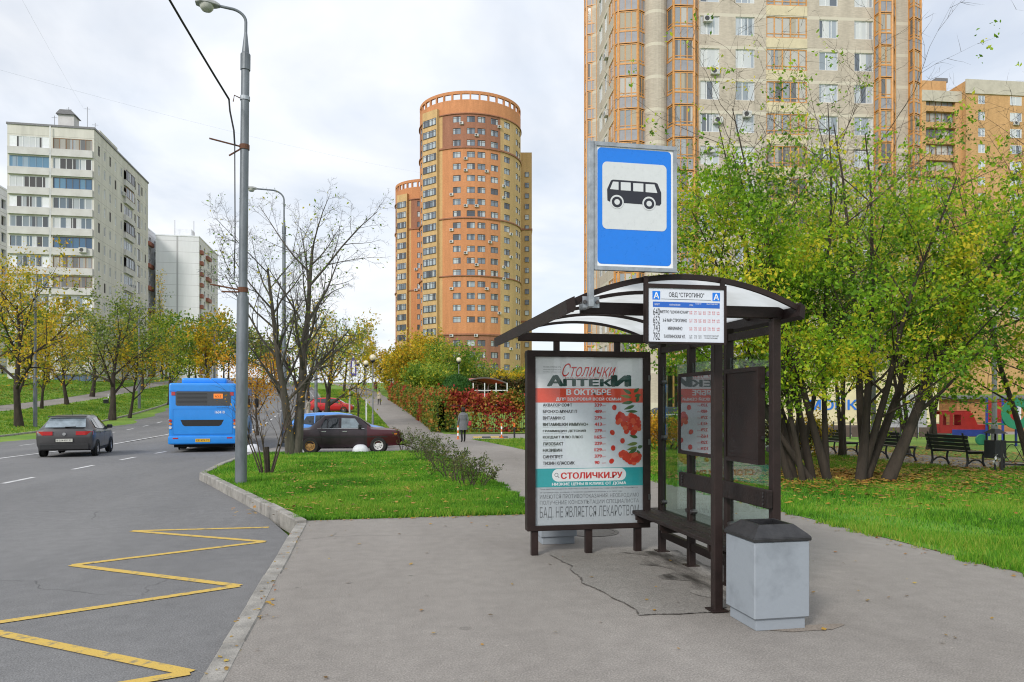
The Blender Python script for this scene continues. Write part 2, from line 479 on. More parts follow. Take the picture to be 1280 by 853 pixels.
road = sheet('road', -20, 260, KL, KX, -.13, M_ROAD, 140, 6)
sheet('bus_stop_pavement', -20, 10.9, lambda y: KX(y) + .12, lambda y: PR(y) + .4, 0, M_PAVE, 30, 6)
sheet('footpath', 10.9, 260, lambda y: PL(y) - .3, lambda y: PR(y) + .3, 0, M_PAVE, 120, 3)
sheet('island_lawn', 10.72, 27.2, lambda y: KX(y) + .15, lambda y: PL(y), .012, M_LAWN, 40, 8)
sheet('driveway', 27.2, 34.6, lambda y: KX(y) + .0, PL, -.05, M_DRIVE, 10, 6)
sheet('roadside_verge', 34.6, 72.5, lambda y: KX(y) + .15, PL, .02, M_VERGE, 40, 6)
sheet('parking_apron', 72.5, 79, lambda y: KX(y), PL, -.05, M_DRIVE, 8, 6)
sheet('far_roadside_verge', 79, 260, lambda y: KX(y) + .15, PL, .02, M_VERGE, 60, 6)
sheet('park_lawn', -20, 14.6, PR, 60, .006, M_LAWN, 40, 12)
sheet('bench_lawn', 14.6, 39.4, PR, 14.75, .006, M_LAWN, 30, 8)
sheet('park_path', 14.6, 39.4, 14.75, 18.3, 0, M_PAVE, 20, 4)
sheet('playground_ground', 14.6, 39.4, 18.3, 60, .01, M_VERGE, 20, 12)
sheet('side_road', 39.4, 46.4, PR, 60, -.03, M_DRIVE, 10, 12)
sheet('garden_ground', 46.4, 260, PR, 90, .01, M_VERGE, 60, 12)
LP0 = poly_x([(-20, -33.2), (60, -32.0), (110, -29.5), (150, -27), (500, -26)])
LP1 = poly_x([(-20, -30.2), (60, -29.4), (110, -26.9), (150, -24.5), (500, -23.5)])
sheet('left_verge', -20, 260, LP1, lambda y: KL(y) - .15, .02, M_VERGE, 100, 6)
sheet('left_footpath', -20, 260, LP0, LP1, 0, M_PAVE, 100, 3)
sheet('left_park_lawn', -20, 260, lambda y: LP0(y) - 90, LP0, .02, M_VERGE, 100, 16)

# far kerbs, one continuous edging each
def edging(name, fx, y0, y1, w=.15, top=.03):
    mb = MB(); ys = np.arange(y0, y1 + .01, 2.0)
    for a, b in zip(ys[:-1], ys[1:]):
        xa, xb = fx(a), fx(b)
        za, zb = float(H(xa, a)), float(H(xb, b))
        mb.face([(xa, a, za - .2), (xb, b, zb - .2), (xb, b, zb + top), (xa, a, za + top)])
        mb.face([(xa, a, za + top), (xb, b, zb + top), (xb + w, b, zb + top), (xa + w, a, za + top)])
        mb.face([(xa + w, a, za + top), (xb + w, b, zb + top), (xb + w, b, zb - .2), (xa + w, a, za - .2)])
    return mb.build(name, M_KERB)
edging('left_kerb', lambda y: KL(y) - .15, -20, 250)['kind'] = 'structure'
edging('verge_kerb', KX, 35, 72)['kind'] = 'structure'
edging('far_verge_kerb', KX, 79, 250)['kind'] = 'structure'

# the near kerb, stone by stone
kerb = thing('kerb', None, None); kerb['kind'] = 'structure'
stone = MB().box(0, .15, 0, .975, -.24, 0, b=.012).mesh('kerb_stone', M_KERB)
random.seed(4)
def lay(p, q, top):
    p, q = Vector(p), Vector(q); L = (q - p).length; n = max(1, round(L)); d = (q - p) / L
    a = math.atan2(-d.x, d.y)
    for i in range(n):
        c = p + d * (i * L / n)
        o = link('kerb_stone', stone, kerb, (c.x + random.uniform(-.006, .006), c.y, hz(c.x, c.y) + top + random.uniform(-.009, .007)), a + random.uniform(-.008, .008))
        o.scale = (1, L / n / .985, 1)
lay((-.97, -4), (-.97, 10.45), .012)
lay((-.97, 10.45), (-3.93, 18.7), .05)
lay((-3.93, 18.7), (-4.05, 22), .055)
lay((-4.05, 22), (-4.05, 27.2), .055)
KT = mat('kerb tile edge', (.33, .31, .28), .9, .3, 4, world_co=True)

# markings
def ribbon(name, pts, w, m, zo, parent):
    P = [Vector((p[0], p[1])) for p in pts]; L_, R_ = [], []
    for i, p in enumerate(P):
        d0 = (P[i] - P[i - 1]).normalized() if i else (P[1] - P[0]).normalized()
        d1 = (P[i + 1] - P[i]).normalized() if i < len(P) - 1 else d0
        n0, n1 = Vector((-d0.y, d0.x)), Vector((-d1.y, d1.x))
        mi = (n0 + n1)
        if mi.length < 1e-4: mi = n0.copy()
        mi.normalize(); k = w / 2 / max(mi.dot(n0), .22)
        L_.append(p + mi * k); R_.append(p - mi * k)
    V = []; Fq = []
    for a, b in zip(L_, R_): V += [(a.x, a.y, hz(a.x, a.y) + zo), (b.x, b.y, hz(b.x, b.y) + zo)]
    for i in range(len(P) - 1): Fq.append((2 * i, 2 * i + 1, 2 * i + 3, 2 * i + 2))
    return link(name, fast_mesh(name, V, Fq, m), parent)
zz = [ground_at(px, py, -.13) for px, py in ((336, 659.5), (165, 664), (331, 677.5), (90, 707), (299, 733), (-39, 784.5), (237, 842), (-60, 893))]
for i in range(len(zz) - 1):
    ribbon('zigzag_line', [zz[i], zz[i + 1]], .1, M_YELLOW, -.126 + .0006 * i, road)
ys0 = 10.5
for k in range(44):
    a = ys0 + k * 4.06; b = a + 1.6
    ribbon('lane_dash', [(-8.1 + float(S(a)), a), (-8.1 + float(S(b)), b)], .13, M_WHITE_LINE, -.125, road)
    if a > 30: ribbon('lane_dash', [(-16.6 + float(S(a)), a + 1), (-16.6 + float(S(b)), b + 1)], .13, M_WHITE_LINE, -.125, road)
for a in np.arange(10, 240, 10.0):
    ribbon('centre_line', [(-12.55 + float(S(a)), a), (-12.55 + float(S(a + 10)), a + 10)], .15, M_WHITE_LINE, -.125, road)
for a in np.arange(46, 140, 3.2):
    ribbon('bay_dash', [(-4.75 + float(S(a)), a), (-4.75 + float(S(a + 1)), a + 1)], .12, M_WHITE_LINE, -.125, road)

# the darker patch under the shelter with its ragged, cracked edge
random.seed(9)
edge = [(1.92, 7.95)]
for i in range(14):
    t = i / 13; edge.append((1.9 + .1 * t + random.uniform(-.03, .03) + .05 * math.sin(t * 9), 7.7 - 2.33 * t))
for i in range(1, 9):
    t = i / 8; edge.append((2.0 + 1.3 * t, 5.36 + random.uniform(-.025, .03)))
edge += [(3.34, 7.9)]
mb = MB(); mb.face([(x, y, .004) for x, y in edge])
mb.build('asphalt_patch', M_PATCH)['kind'] = 'structure'
M_CRACK = mat('crack dirt', (.09, .08, .07), .95, .3, 20, world_co=True)
cr = MB()
E = edge[1:-1]
for (a, b) in zip(E[:-1], E[1:]):
    for j in range(4):
        t0, t1 = j / 4, (j + 1) / 4
        w = random.uniform(.0015, .008)
        p = (a[0] + (b[0] - a[0]) * t0, a[1] + (b[1] - a[1]) * t0); q = (a[0] + (b[0] - a[0]) * t1, a[1] + (b[1] - a[1]) * t1)
        jx = random.uniform(-.01, .01)
        d = Vector((q[0] - p[0], q[1] - p[1])).normalized(); n = Vector((-d.y, d.x)) * w
        cr.face([(p[0] - n.x, p[1] - n.y, .008), (q[0] - n.x + jx, q[1] - n.y, .008), (q[0] + n.x + jx, q[1] + n.y, .008), (p[0] + n.x, p[1] + n.y, .008)])
cr.build('pavement_crack', M_CRACK)['kind'] = 'structure'
# dark blotchy sheet along the bench line
M_BLOTCH = asphalt('blotchy asphalt', (.045, .04, .035), (.26, .243, .222), .6)
for _n in M_BLOTCH.node_tree.nodes:
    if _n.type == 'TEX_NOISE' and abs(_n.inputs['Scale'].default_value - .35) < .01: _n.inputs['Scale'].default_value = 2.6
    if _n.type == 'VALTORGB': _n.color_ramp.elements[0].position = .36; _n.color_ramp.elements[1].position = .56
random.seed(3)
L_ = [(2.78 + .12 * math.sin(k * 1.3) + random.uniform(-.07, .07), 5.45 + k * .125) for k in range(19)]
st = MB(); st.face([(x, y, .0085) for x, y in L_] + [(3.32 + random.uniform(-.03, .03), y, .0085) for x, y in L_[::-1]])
st.build('dark_blotches', M_BLOTCH)['kind'] = 'structure'
M_RUSTST = asphalt('rust tinted asphalt', (.255, .21, .17), (.29, .262, .235), .45)
rs_ = MB(); rs_.face([(3.09 + .28 * math.cos(a) * (1 + .25 * math.sin(3 * a)), 4.84 + .085 * math.sin(a) * (1 + .3 * math.cos(2 * a)), .004) for a in np.linspace(0, 2 * PI, 25)[:-1]])
rs_.build('rust_stain', M_RUSTST)['kind'] = 'structure'
mh = thing('manhole_cover', 'round iron manhole cover in the pavement behind the poster panel', 'manhole cover', (2.75, 9.05, 0))
M_IRON = mat('cast iron', (.14, .13, .12), .6, .3, 20, .3, metal=.4)
MB().lathe([(.0, .006), (.3, .006), (.3, 0)], 28).build('cover', M_IRON, mh)
MB().lathe([(.31, .0), (.31, .008), (.36, .008), (.36, 0)], 28).build('ring', M_IRON, mh)

# ================================================================== text and flat print
_dg = None
def text_mesh(body, bold=0., shear=0.):
    c = bpy.data.curves.new('t', 'FONT')
    c.body = body; c.size = 1; c.offset = bold; c.shear = shear; c.resolution_u = 3
    o = bpy.data.objects.new('t', c); COL.objects.link(o)
    dg = bpy.context.evaluated_depsgraph_get()
    me = bpy.data.meshes.new_from_object(o.evaluated_get(dg))
    bpy.data.objects.remove(o); bpy.data.curves.remove(c)
    return me
def text(name, body, m, parent, x, z, w, h, y, bold=0., shear=0., yaw=0, keep=False):
    """lettering that fills the box (x..x+w, z..z+h) in the plane y, reading from the -y side"""
    me = text_mesh(body, 0, shear)
    n = len(me.vertices)
    a = np.empty(n * 3, np.float32); me.vertices.foreach_get('co', a); a = a.reshape(-1, 3)
    lo, hi = a.min(0), a.max(0)
    sx = w / max(hi[0] - lo[0], 1e-5); sz = h / max(hi[1] - lo[1], 1e-5)
    if keep: sx = min(sx, sz * keep); 
    b = np.empty_like(a)
    b[:, 0] = x + (a[:, 0] - lo[0]) * sx; b[:, 1] = y; b[:, 2] = z + (a[:, 1] - lo[1]) * sz
    if bold:                               # heavier strokes: the outline laid down again a little to each side
        fs = [tuple(p.vertices) for p in me.polygons]
        V, Fc = [], []
        for k, (ox, oz) in enumerate(((0, 0), (bold, 0), (-bold, 0), (bold * .5, bold * .6), (-bold * .5, -bold * .6))):
            c = b.copy(); c[:, 0] += ox * sx * .8; c[:, 2] += oz * sz * .6; c[:, 1] -= .00012 * k
            V += c.tolist(); Fc += [tuple(i + k * n for i in f) for f in fs]
        me = bpy.data.meshes.new(name); me.from_pydata(V, [], Fc)
    else: me.vertices.foreach_set('co', b.ravel())
    me.materials.clear(); me.materials.append(m)
    me.update()
    return link(name, me, parent)
def plate(name, m, parent, x0, x1, z0, z1, y, r=0):
    mb = MB(); mb.face([(px, y, pz) for px, pz in rrect(x0, x1, z0, z1, r)])
    return mb.build(name, m, parent, recalc=False)
def rrect(x0, x1, z0, z1, r=0, n=6):
    if not r: return [(x0, z0), (x1, z0), (x1, z1), (x0, z1)]
    P = []
    for cx, cz, a0 in ((x1 - r, z0 + r, -90), (x1 - r, z1 - r, 0), (x0 + r, z1 - r, 90), (x0 + r, z0 + r, 180)):
        for i in range(n + 1):
            a = R(a0 + 90 * i / n); P.append((cx + r * math.cos(a), cz + r * math.sin(a)))
    return P
def disc(cx, cz, rx, rz, rot=0, n=16):
    return [(cx + rx * math.cos(2 * PI * i / n) * math.cos(rot) - rz * math.sin(2 * PI * i / n) * math.sin(rot),
             cz + rx * math.cos(2 * PI * i / n) * math.sin(rot) + rz * math.sin(2 * PI * i / n) * math.cos(rot)) for i in range(n)]

def ink(name, col, rough=.45): return mat('ink ' + name, col, rough, .03, 30)
K_WHITE = ink('white', (.90, .92, .94)); K_RED = ink('red', (.66, .035, .03)); K_BLACK = ink('black', (.02, .02, .022)); K_GREEN = ink('bottle green', (.012, .065, .05))
K_BAND = ink('vermilion', (.85, .085, .035)); K_TEAL = ink('teal', (.03, .40, .43)); K_GREY = ink('poster grey', (.50, .54, .58)); K_LIST = ink('pale blue grey', (.76, .82, .88))
K_DGREY = ink('dark grey', (.10, .11, .125)); K_BERRY = ink('berry red', (.72, .04, .02)); K_BERRY2 = ink('berry light', (.85, .13, .06)); K_LEAF = ink('leaf green', (.07, .16, .05)); K_LEAF2 = ink('leaf olive', (.20, .26, .06))
K_GREY3 = ink('soft dark grey', (.17, .185, .2))
K_GREY2 = ink('mid grey', (.34, .37, .40))
K_BLUE = ink('sign blue', (.006, .20, .78), .3); K_BLUE2 = ink('board blue', (.02, .13, .55)); K_SHEET = ink('sheet white', (.72, .76, .84))

# ================================================================== bus shelter
M_BROWN = mat('brown painted steel', (.024, .0145, .013), .55, .35, 5, .12, 60, spec=.3, detail=8)
M_PLANK = mat('brown painted plank', (.022, .0145, .013), .6, .35, 10, .2, 40, spec=.3)
M_POLY = None
def polycarb():
    m = bpy.data.materials.new('milky polycarbonate'); m.use_nodes = True
    N, L = m.node_tree.nodes, m.node_tree.links; N.clear()
    o = N.new('ShaderNodeOutputMaterial'); d = N.new('ShaderNodeBsdfPrincipled'); d.inputs['Base Color'].default_value = (.78, .79, .8, 1); d.inputs['Roughness'].default_value = .3
    t = N.new('ShaderNodeBsdfTranslucent'); t.inputs[0].default_value = (.86, .88, .9, 1)
    g = N.new('ShaderNodeTexCoord'); n = N.new('ShaderNodeTexNoise'); n.inputs['Scale'].default_value = 2.5; n.inputs['Detail'].default_value = 6
    r = N.new('ShaderNodeValToRGB'); r.color_ramp.elements[0].position = .3; r.color_ramp.elements[0].color = (.56, .57, .55, 1); r.color_ramp.elements[1].position = .62; r.color_ramp.elements[1].color = (.76, .78, .78, 1)
    L.new(g.outputs['Object'], n.inputs['Vector']); L.new(n.outputs['Fac'], r.inputs[0]); L.new(r.outputs[0], t.inputs[0])
    mx = N.new('ShaderNodeMixShader'); mx.inputs[0].default_value = .88
    L.new(d.outputs[0], mx.inputs[1]); L.new(t.outputs[0], mx.inputs[2]); L.new(mx.outputs[0], o.inputs[0])
    return m
M_POLY = polycarb()
M_GLASS = glassmat('shelter glass', (.80, .90, .86), .05)
M_CASEGLASS = glassmat('poster case glass', (.985, .99, .99), .0)
M_BOLT = mat('steel bolts', (.12, .11, .11), .35, metal=.8)
M_GALV = mat('galvanised steel', (.36, .39, .42), .45, .2, 14, .08, 60, metal=.55)

sh = thing('bus_shelter', 'brown steel bus shelter with arched translucent roof, bench and large poster panel on pavement', 'bus shelter', (0, 0, 0))
BX = 3.15
def post(x, y, z1, w=.07, name='post'):
    p = MB().box(-w / 2, w / 2, -w / 2, w / 2, 0, z1, b=.006).build(name, M_BROWN, sh, (x, y, 0))
    MB().box(-w * .95, w * .95, -w * .95, w * .95, .008, .016).build('foot_plate', M_BROWN, p)
    return p
for y in (5.38, 6.15, 6.93, 7.68): post(BX, y, 2.285)
post(2.66, 5.385, 2.285, .072)
for y in (5.385, 7.755): MB().box(1.56, 3.26, y - .03, y + .03, 2.286, 2.375, b=.005).build('tie_beam', M_BROWN, sh)
MB().box(BX - .025, BX + .025, 5.42, 7.645, 2.17, 2.23).build('top_rail', M_BROWN, sh)
MB().box(BX - .025, BX + .025, 5.42, 7.645, .165, .24).build('lower_rail', M_BROWN, sh)
# arched roof
RY0, RY1, XE0, XE1, ZE, ZA = 5.15, 8.18, 1.44, 3.215, 2.35, 2.555
half = (XE1 - XE0) / 2; sag = ZA - ZE; RR = (half * half + sag * sag) / (2 * sag)
def arch(u, off=0):                       # u in -1..1
    x = u * half; a = math.asin(max(-1, min(1, x / RR)))
    return ((XE0 + XE1) / 2 + (RR + off) * math.sin(a), ZA - RR + (RR + off) * math.cos(a))
ribs = [RY0 + .02, 5.9, 6.66, 7.42, RY1 - .02]
def archrib(y, w, h0, h1, name):
    mb = MB(); us = np.linspace(-1, 1, 25)
    P = [arch(u, h1) for u in us] + [arch(u, h0) for u in us[::-1]]
    n = len(us)
    for i in range(n - 1):
        a, b, c, d = P[i], P[i + 1], P[2 * n - 2 - i], P[2 * n - 1 - i]
        for yy in (y - w, y + w): mb.face([(a[0], yy, a[1]), (b[0], yy, b[1]), (c[0], yy, c[1]), (d[0], yy, d[1])])
        mb.face([(a[0], y - w, a[1]), (b[0], y - w, b[1]), (b[0], y + w, b[1]), (a[0], y + w, a[1])])
        mb.face([(d[0], y - w, d[1]), (c[0], y - w, c[1]), (c[0], y + w, c[1]), (d[0], y + w, d[1])])
    for i in (0, n - 1):
        a, d = P[i], P[2 * n - 1 - i]
        mb.face([(a[0], y - w, a[1]), (a[0], y + w, a[1]), (d[0], y + w, d[1]), (d[0], y - w, d[1])])
    return mb.build(name, M_BROWN, sh)
for i, y in enumerate(ribs): archrib(y, .013, -.024, .012 if 0 < i < 4 else .016, 'roof_rib')
for a, b in zip(ribs[:-1], ribs[1:]):
    us = np.linspace(-1, 1, 25); V = []
    for y in (a + .018, b - .018):
        V += [(arch(u, .004)[0], y, arch(u, .004)[1]) for u in us]
    Fq = [(i, i + 1, 25 + i + 1, 25 + i) for i in range(24)]
    link('roof_panel', fast_mesh('roof_panel', V, Fq, M_POLY, True), sh)
for x, s in ((XE0, -1), (XE1, 1)):
    mb = MB(); dx = (.055 if s < 0 else .03) * s
    mb.prism([(x - .012 * s, ZE - .07), (x + dx, ZE - .095), (x + dx + .008 * s, ZE + .0), (x, ZE + .03)], RY0 - .03, RY1 + .03, 'y')
    mb.build('eave_fascia', M_BROWN, sh)
for y in (5.385, 7.755):
    for u in (-.97, .97): 
        x, z = arch(u, -.04); MB().box(x - .02, x + .02, y - .02, y + .02, 2.3, z).build('roof_stub', M_BROWN, sh)
for x in (1.98, 2.66): MB().box(x - .03, x + .03, 7.73, 7.78, 2.187, 2.285).build('panel_hanger', M_BROWN, sh)
# bench
for i in range(3):
    x = 2.83 + i * .13
    pl = MB().box(x, x + .118, 5.52, 7.9, .415, .455, b=.006).build('bench_plank', M_PLANK, sh)
for y in (5.85, 6.93, 7.6):
    br = MB().box(2.84, BX - .036, y + .04, y + .075, .36, .413).build('bench_bracket', M_BROWN, sh)
    MB().box(2.86, BX - .04, y + .042, y + .07, .33, .358).build('gusset', M_BROWN, br)
# back plank
bp = MB().box(BX - .09, BX - .045, 5.33, 7.03, .79, .935, b=.006).build('backrest_plank', M_PLANK, sh)
for y in (5.39, 6.15, 6.93):
    for z in (.82, .85, .88, .905): MB().lathe([(0, 0), (.009, 0), (.009, .008), (0, .008)], 8, (BX - .099, y, z), 'x').build('bolt', M_BOLT, bp)
# glazing, each pane with its clamps
for y0, y1 in ((5.425, 6.105), (6.195, 6.885), (6.975, 7.635)):
    g = MB().box(BX - .004, BX + .004, y0, y1, .33, 2.02).build('glass_pane', M_GLASS, sh)
    for z in (.55, 1.25, 1.85):
        for yy in (y0 + .012, y1 - .012):
            MB().lathe([(0, -.03), (.022, -.03), (.026, -.012), (.026, .012), (.022, .03), (0, .03)], 10, (BX, yy, z), 'x').build('clamp', M_BOLT, g)
# poster light box at the far end
LX0, LX1, LZ0, LZ1, LY = 1.65, 3.03, .262, 2.186, 7.77
lb = MB()
lb.box(LX0, LX1, LY - .06, LY + .06, LZ1 - .065, LZ1, b=.006)
lb.box(LX0, LX1, LY - .06, LY + .06, LZ0, LZ0 + .055, b=.006)
lb.box(LX0, LX0 + .09, LY - .059, LY + .059, LZ0 + .05, LZ1 - .06)
lb.box(LX1 - .08, LX1, LY - .059, LY + .059, LZ0 + .05, LZ1 - .06)
lb.box(LX0 + .08, LX1 - .07, LY + .03, LY + .055, LZ0 + .05, LZ1 - .06)
lb = lb.build('poster_case', M_BROWN, sh)
for x in (1.74, 2.34, 2.9):
    MB().box(x - .035, x + .035, LY - .035, LY + .035, 0, LZ0 - .001).build('case_leg', M_BROWN, sh)
PX0, PX1, PZ0, PZ1 = LX0 + .09, LX1 - .08, LZ0 + .055, LZ1 - .065
PY = LY - .028
def qx(px): return PX0 + (px - 668) / 135.5 * (PX1 - PX0)
def qz(py): return PZ0 + (656 - py) / 209 * (PZ1 - PZ0)
plate('poster_sheet', K_LIST, lb, PX0, PX1, PZ0, PZ1, PY)
plate('poster_header', K_WHITE, lb, PX0 + .001, PX1 - .001, qz(486), PZ1 - .001, PY - .001)
plate('poster_footer', K_GREY, lb, PX0 + .001, PX1 - .001, PZ0 + .001, qz(608.8), PY - .001)
plate('red_band', K_BAND, lb, PX0, PX1, qz(503.8), qz(486), PY - .002)
plate('teal_band', K_TEAL, lb, PX0, PX1, qz(608.8), qz(585.6), PY - .002)
def ptext(body, m, x0, x1, y0, y1, lvl=1, **k):
    text('lettering', body, m, lb, qx(x0), qz(y1), qx(x1) - qx(x0), qz(y0) - qz(y1), PY - .001 - .001 * lvl, **k)
ptext('Столички', K_RED, 701.5, 769, 455, 471.5, 2, shear=.45)
ptext('А', K_GREEN, 684, 702.5, 470, 483.2, 2, bold=.07)
ptext('ПТЕК', K_GREEN, 704, 763, 474.4, 483.2, 2, bold=.07)
ptext('И', K_GREEN, 765, 786, 469.6, 483.2, 2, bold=.09)
ptext('СЕТЬ СОЦИАЛЬНЫХ АПТЕК', K_RED, 705, 764, 472.2, 473.9, 2, bold=.01)
ptext('РЕКЛАМА. АПТЕЧНАЯ СЕТЬ', K_DGREY, 678, 700, 459, 460.4, 2)
ptext('ЛИЦЕНЗИЯ АПТЕЧНОЙ СЕТИ', K_DGREY, 678, 700, 462.2, 463.4, 2)
ptext('ТЕЛЕФОН СПРАВОЧНОЙ', K_DGREY, 678, 700, 465.2, 466.4, 2)
ptext('В ОКТЯБРЕ', K_WHITE, 707, 762.6, 487.3, 494.3, 2, bold=.06)
ptext('ДЛЯ ЗДОРОВЬЯ ВСЕЙ СЕМЬИ', K_WHITE, 694, 775.5, 496.6, 501.9, 2, bold=.05)
rows = [('АКВАЛОР СОФТ', '339', 36), ('БРОНХО-МУНАЛ П', '489', 42), ('ВИТАМИН С', '279', 27), ('ВИТАМИШКИ ИММУНО+', '413', 56), ('ГРАММИДИН ДЕТСКИЙ', '279', 53), ('КОЛДАКТ ФЛЮ ПЛЮС', '165', 49.5), ('ЛИЗОБАКТ', '229', 25), ('НАЗИВИН', '129', 23.5), ('СИНУПРЕТ', '379', 24.5), ('ТИЗИН КЛАССИК', '90', 39)]
for i, (nm, pr, w) in enumerate(rows):
    y = 507 + i * 8.02
    ptext(nm, K_BLACK, 677.8, 677.8 + w, y - 2.1, y + 1.9, 1, bold=.05)
    ptext('цена за упаковку', K_GREY2, 677.8, 677.8 + w * .45 + 5, y + 2.9, y + 3.8, 1)
    ptext(pr, K_RED, 742.2, 751 if len(pr) > 2 else 748, y - 2.1, y + 1.9, 1, bold=.06)
    ptext('руб', K_RED, 751.6, 756, y - .3, y + 1.6, 1)
mb = MB(); mb.face([(a, PY - .003, b) for a, b in rrect(qx(689), qx(782), qz(602), qz(586.3), .065)]); mb.build('white_pill', K_WHITE, lb)
ptext('СТОЛИЧКИ.РУ', K_RED, 700.2, 777, 591, 598.7, 3, bold=.055)
mg = MB()
for i in range(14):
    a, b = 2 * PI * i / 14, 2 * PI * (i + 1) / 14; cx, cz = qx(694.3), qz(593.6)
    mg.face([(cx + r * math.cos(t), PY - .004, cz + r * math.sin(t)) for r, t in ((.016, a), (.021, a), (.021, b), (.016, b))])
mg.face([(qx(695.6), PY - .004, qz(595.2)), (qx(696.2), PY - .004, qz(594.8)), (qx(698), PY - .004, qz(597.4)), (qx(697.4), PY - .004, qz(597.8))]); mg.build('search_symbol', K_DGREY, lb)
ptext('НИЗКИЕ ЦЕНЫ В КЛИКЕ ОТ ДОМА', K_WHITE, 689, 782, 603.4, 607.6, 2, bold=.05)
ptext('Срок действия акции с 01.10.2019 по 31.10.2019 г. Количество товара ограничено. Подробности', K_DGREY, 674, 797, 610.2, 612.4, 1)
ptext('об организаторе, условиях и правилах узнавайте в аптеках и по телефону', K_DGREY, 674, 777, 614.4, 616.6, 1)
ptext('ИМЕЮТСЯ ПРОТИВОПОКАЗАНИЯ. НЕОБХОДИМО', K_GREY3, 674, 798.5, 618, 624, 1)
ptext('ПОЛУЧЕНИЕ КОНСУЛЬТАЦИИ СПЕЦИАЛИСТА', K_GREY3, 674, 798.5, 625.4, 631.4, 1)
ptext('БАД. НЕ ЯВЛЯЕТСЯ ЛЕКАРСТВОМ', K_GREY3, 674, 798.5, 633, 649.5, 1)
# rowan berries and leaves
random.seed(2)
def pdisc(px, py, rx, ry, m, lvl, rot=0, name='berry_print'):
    mb = MB(); mb.face([(qx(px) + (a - 0), PY - .0008 - .0006 * lvl, qz(py) + b) for a, b in disc(0, 0, rx * .0089, ry * .0086, rot)]); mb.build(name, m, lb)
def pleaf(px, py, L, w, rot, m, lvl):
    P = []
    for i in range(9): t = i / 8; P.append((t * L, w * math.sin(PI * t ** .8)))
    for i in range(7, 0, -1): t = i / 8; P.append((t * L, -w * math.sin(PI * t ** .8)))
    c, s = math.cos(rot), math.sin(rot)
    pts = [(min(qx(px) + (a * c - b * s) * .0089, PX1 - .002), PY - .0008 - .0006 * lvl, qz(py) + (a * s + b * c) * .0086) for a, b in P]
    mb = MB(); mb.face(pts); mb.build('leaf_print', m, lb)
for k, (x, y, L, w, a, m) in enumerate([(789, 493, 13, 2.2, 150, K_LEAF), (789, 497.5, 15, 2, 168, K_LEAF2), (791, 503, 15, 2.2, 187, K_LEAF), (793, 507.5, 15, 2, 200, K_LEAF), (797, 515, 16, 1.8, 180, K_LEAF), (792, 491, 9, 2.2, 40, K_LEAF), (793, 496, 9, 2.4, 15, K_LEAF), (795, 503, 8, 2.4, 60, K_LEAF),
                                     (797, 548, 11, 2.2, 165, K_LEAF), (797, 555, 14, 2.2, 190, K_LEAF2), (797, 560, 15, 2, 195, K_LEAF2), (796, 562, 15, 2.3, 212, K_LEAF), (796, 564, 10, 2.2, 300, K_LEAF), (797, 561, 7, 2.2, 20, K_LEAF)]):
    pleaf(x, y, L, w, R(a), m, 3 + .1 * k)
def cluster(cx, cy, rx, ry, n, lv):
    for i in range(n):
        a = random.uniform(0, 2 * PI); q = math.sqrt(random.random())
        x, y = cx + rx * q * math.cos(a), cy + ry * q * math.sin(a)
        x = min(x, 799.5)
        pdisc(x, y, 3.2, 3.2, K_BERRY if i % 3 else K_BERRY2, lv + i * .12)
cluster(775, 524.5, 5, 6.5, 16, 5); cluster(789, 531, 11, 12, 46, 5); cluster(778, 570, 5, 4, 12, 6); cluster(790, 574, 10, 6.5, 32, 6)
for x, y, a in ((767, 510, 0), (764.5, 541.5, .7), (777.5, 552, 0), (765.5, 561, 0), (763.5, 577.5, 2.4)): pdisc(x, y, 2.9, 3.5, K_BERRY, 4, a)
MB().box(PX0 - .004, PX1 + .004, LY - .052, LY - .048, PZ0 - .004, PZ1 + .004).build('case_glass', M_CASEGLASS, lb)
for z in (.6, 1.2, 1.9): MB().box(LX1 - .03, LX1 + .0, LY - .068, LY - .0605, z - .03, z + .03).build('hinge', M_BOLT, lb)
# information case that mirrors the poster, and the blank board beside it
def board(y0, y1, z0, z1, x, name, glass):
    mb = MB(); f = .035
    mb.box(x - .03, x + .03, y0, y1, z1 - f, z1); mb.box(x - .03, x + .03, y0, y1, z0, z0 + f)
    mb.box(x - .03, x + .03, y0, y0 + f, z0 + f, z1 - f); mb.box(x - .03, x + .03, y1 - f, y1, z0 + f, z1 - f)
    mb.box(x - .012 if glass else x - .02, x + .02, y0 + f, y1 - f, z0 + f, z1 - f)
    b = mb.build(name, M_BROWN, sh)
    for y in (y0 - .03, y1 + .005):
        for z in (z0 + .22, z1 - .16): MB().box(x - .01, x + .01, y, y + .03, z - .012, z + .012).build('bracket', M_BOLT, b)
    if glass: MB().box(x - .022, x - .018, y0 + f - .003, y1 - f + .003, z0 + f - .003, z1 - f + .003).build('case_glass', M_MIRROR, b)
    return b
M_MIRROR = mat('dark glazed case', (.05, .05, .055), .03, spec=1.0, coat=1.0)
M_MIRROR.node_tree.nodes['Principled BSDF'].inputs['IOR'].default_value = 2.4
board(6.24, 7.02, 1.12, 1.915, BX - .07, 'information_case', True)
board(5.5, 6.09, 1.12, 1.915, BX - .045, 'blank_board', False)
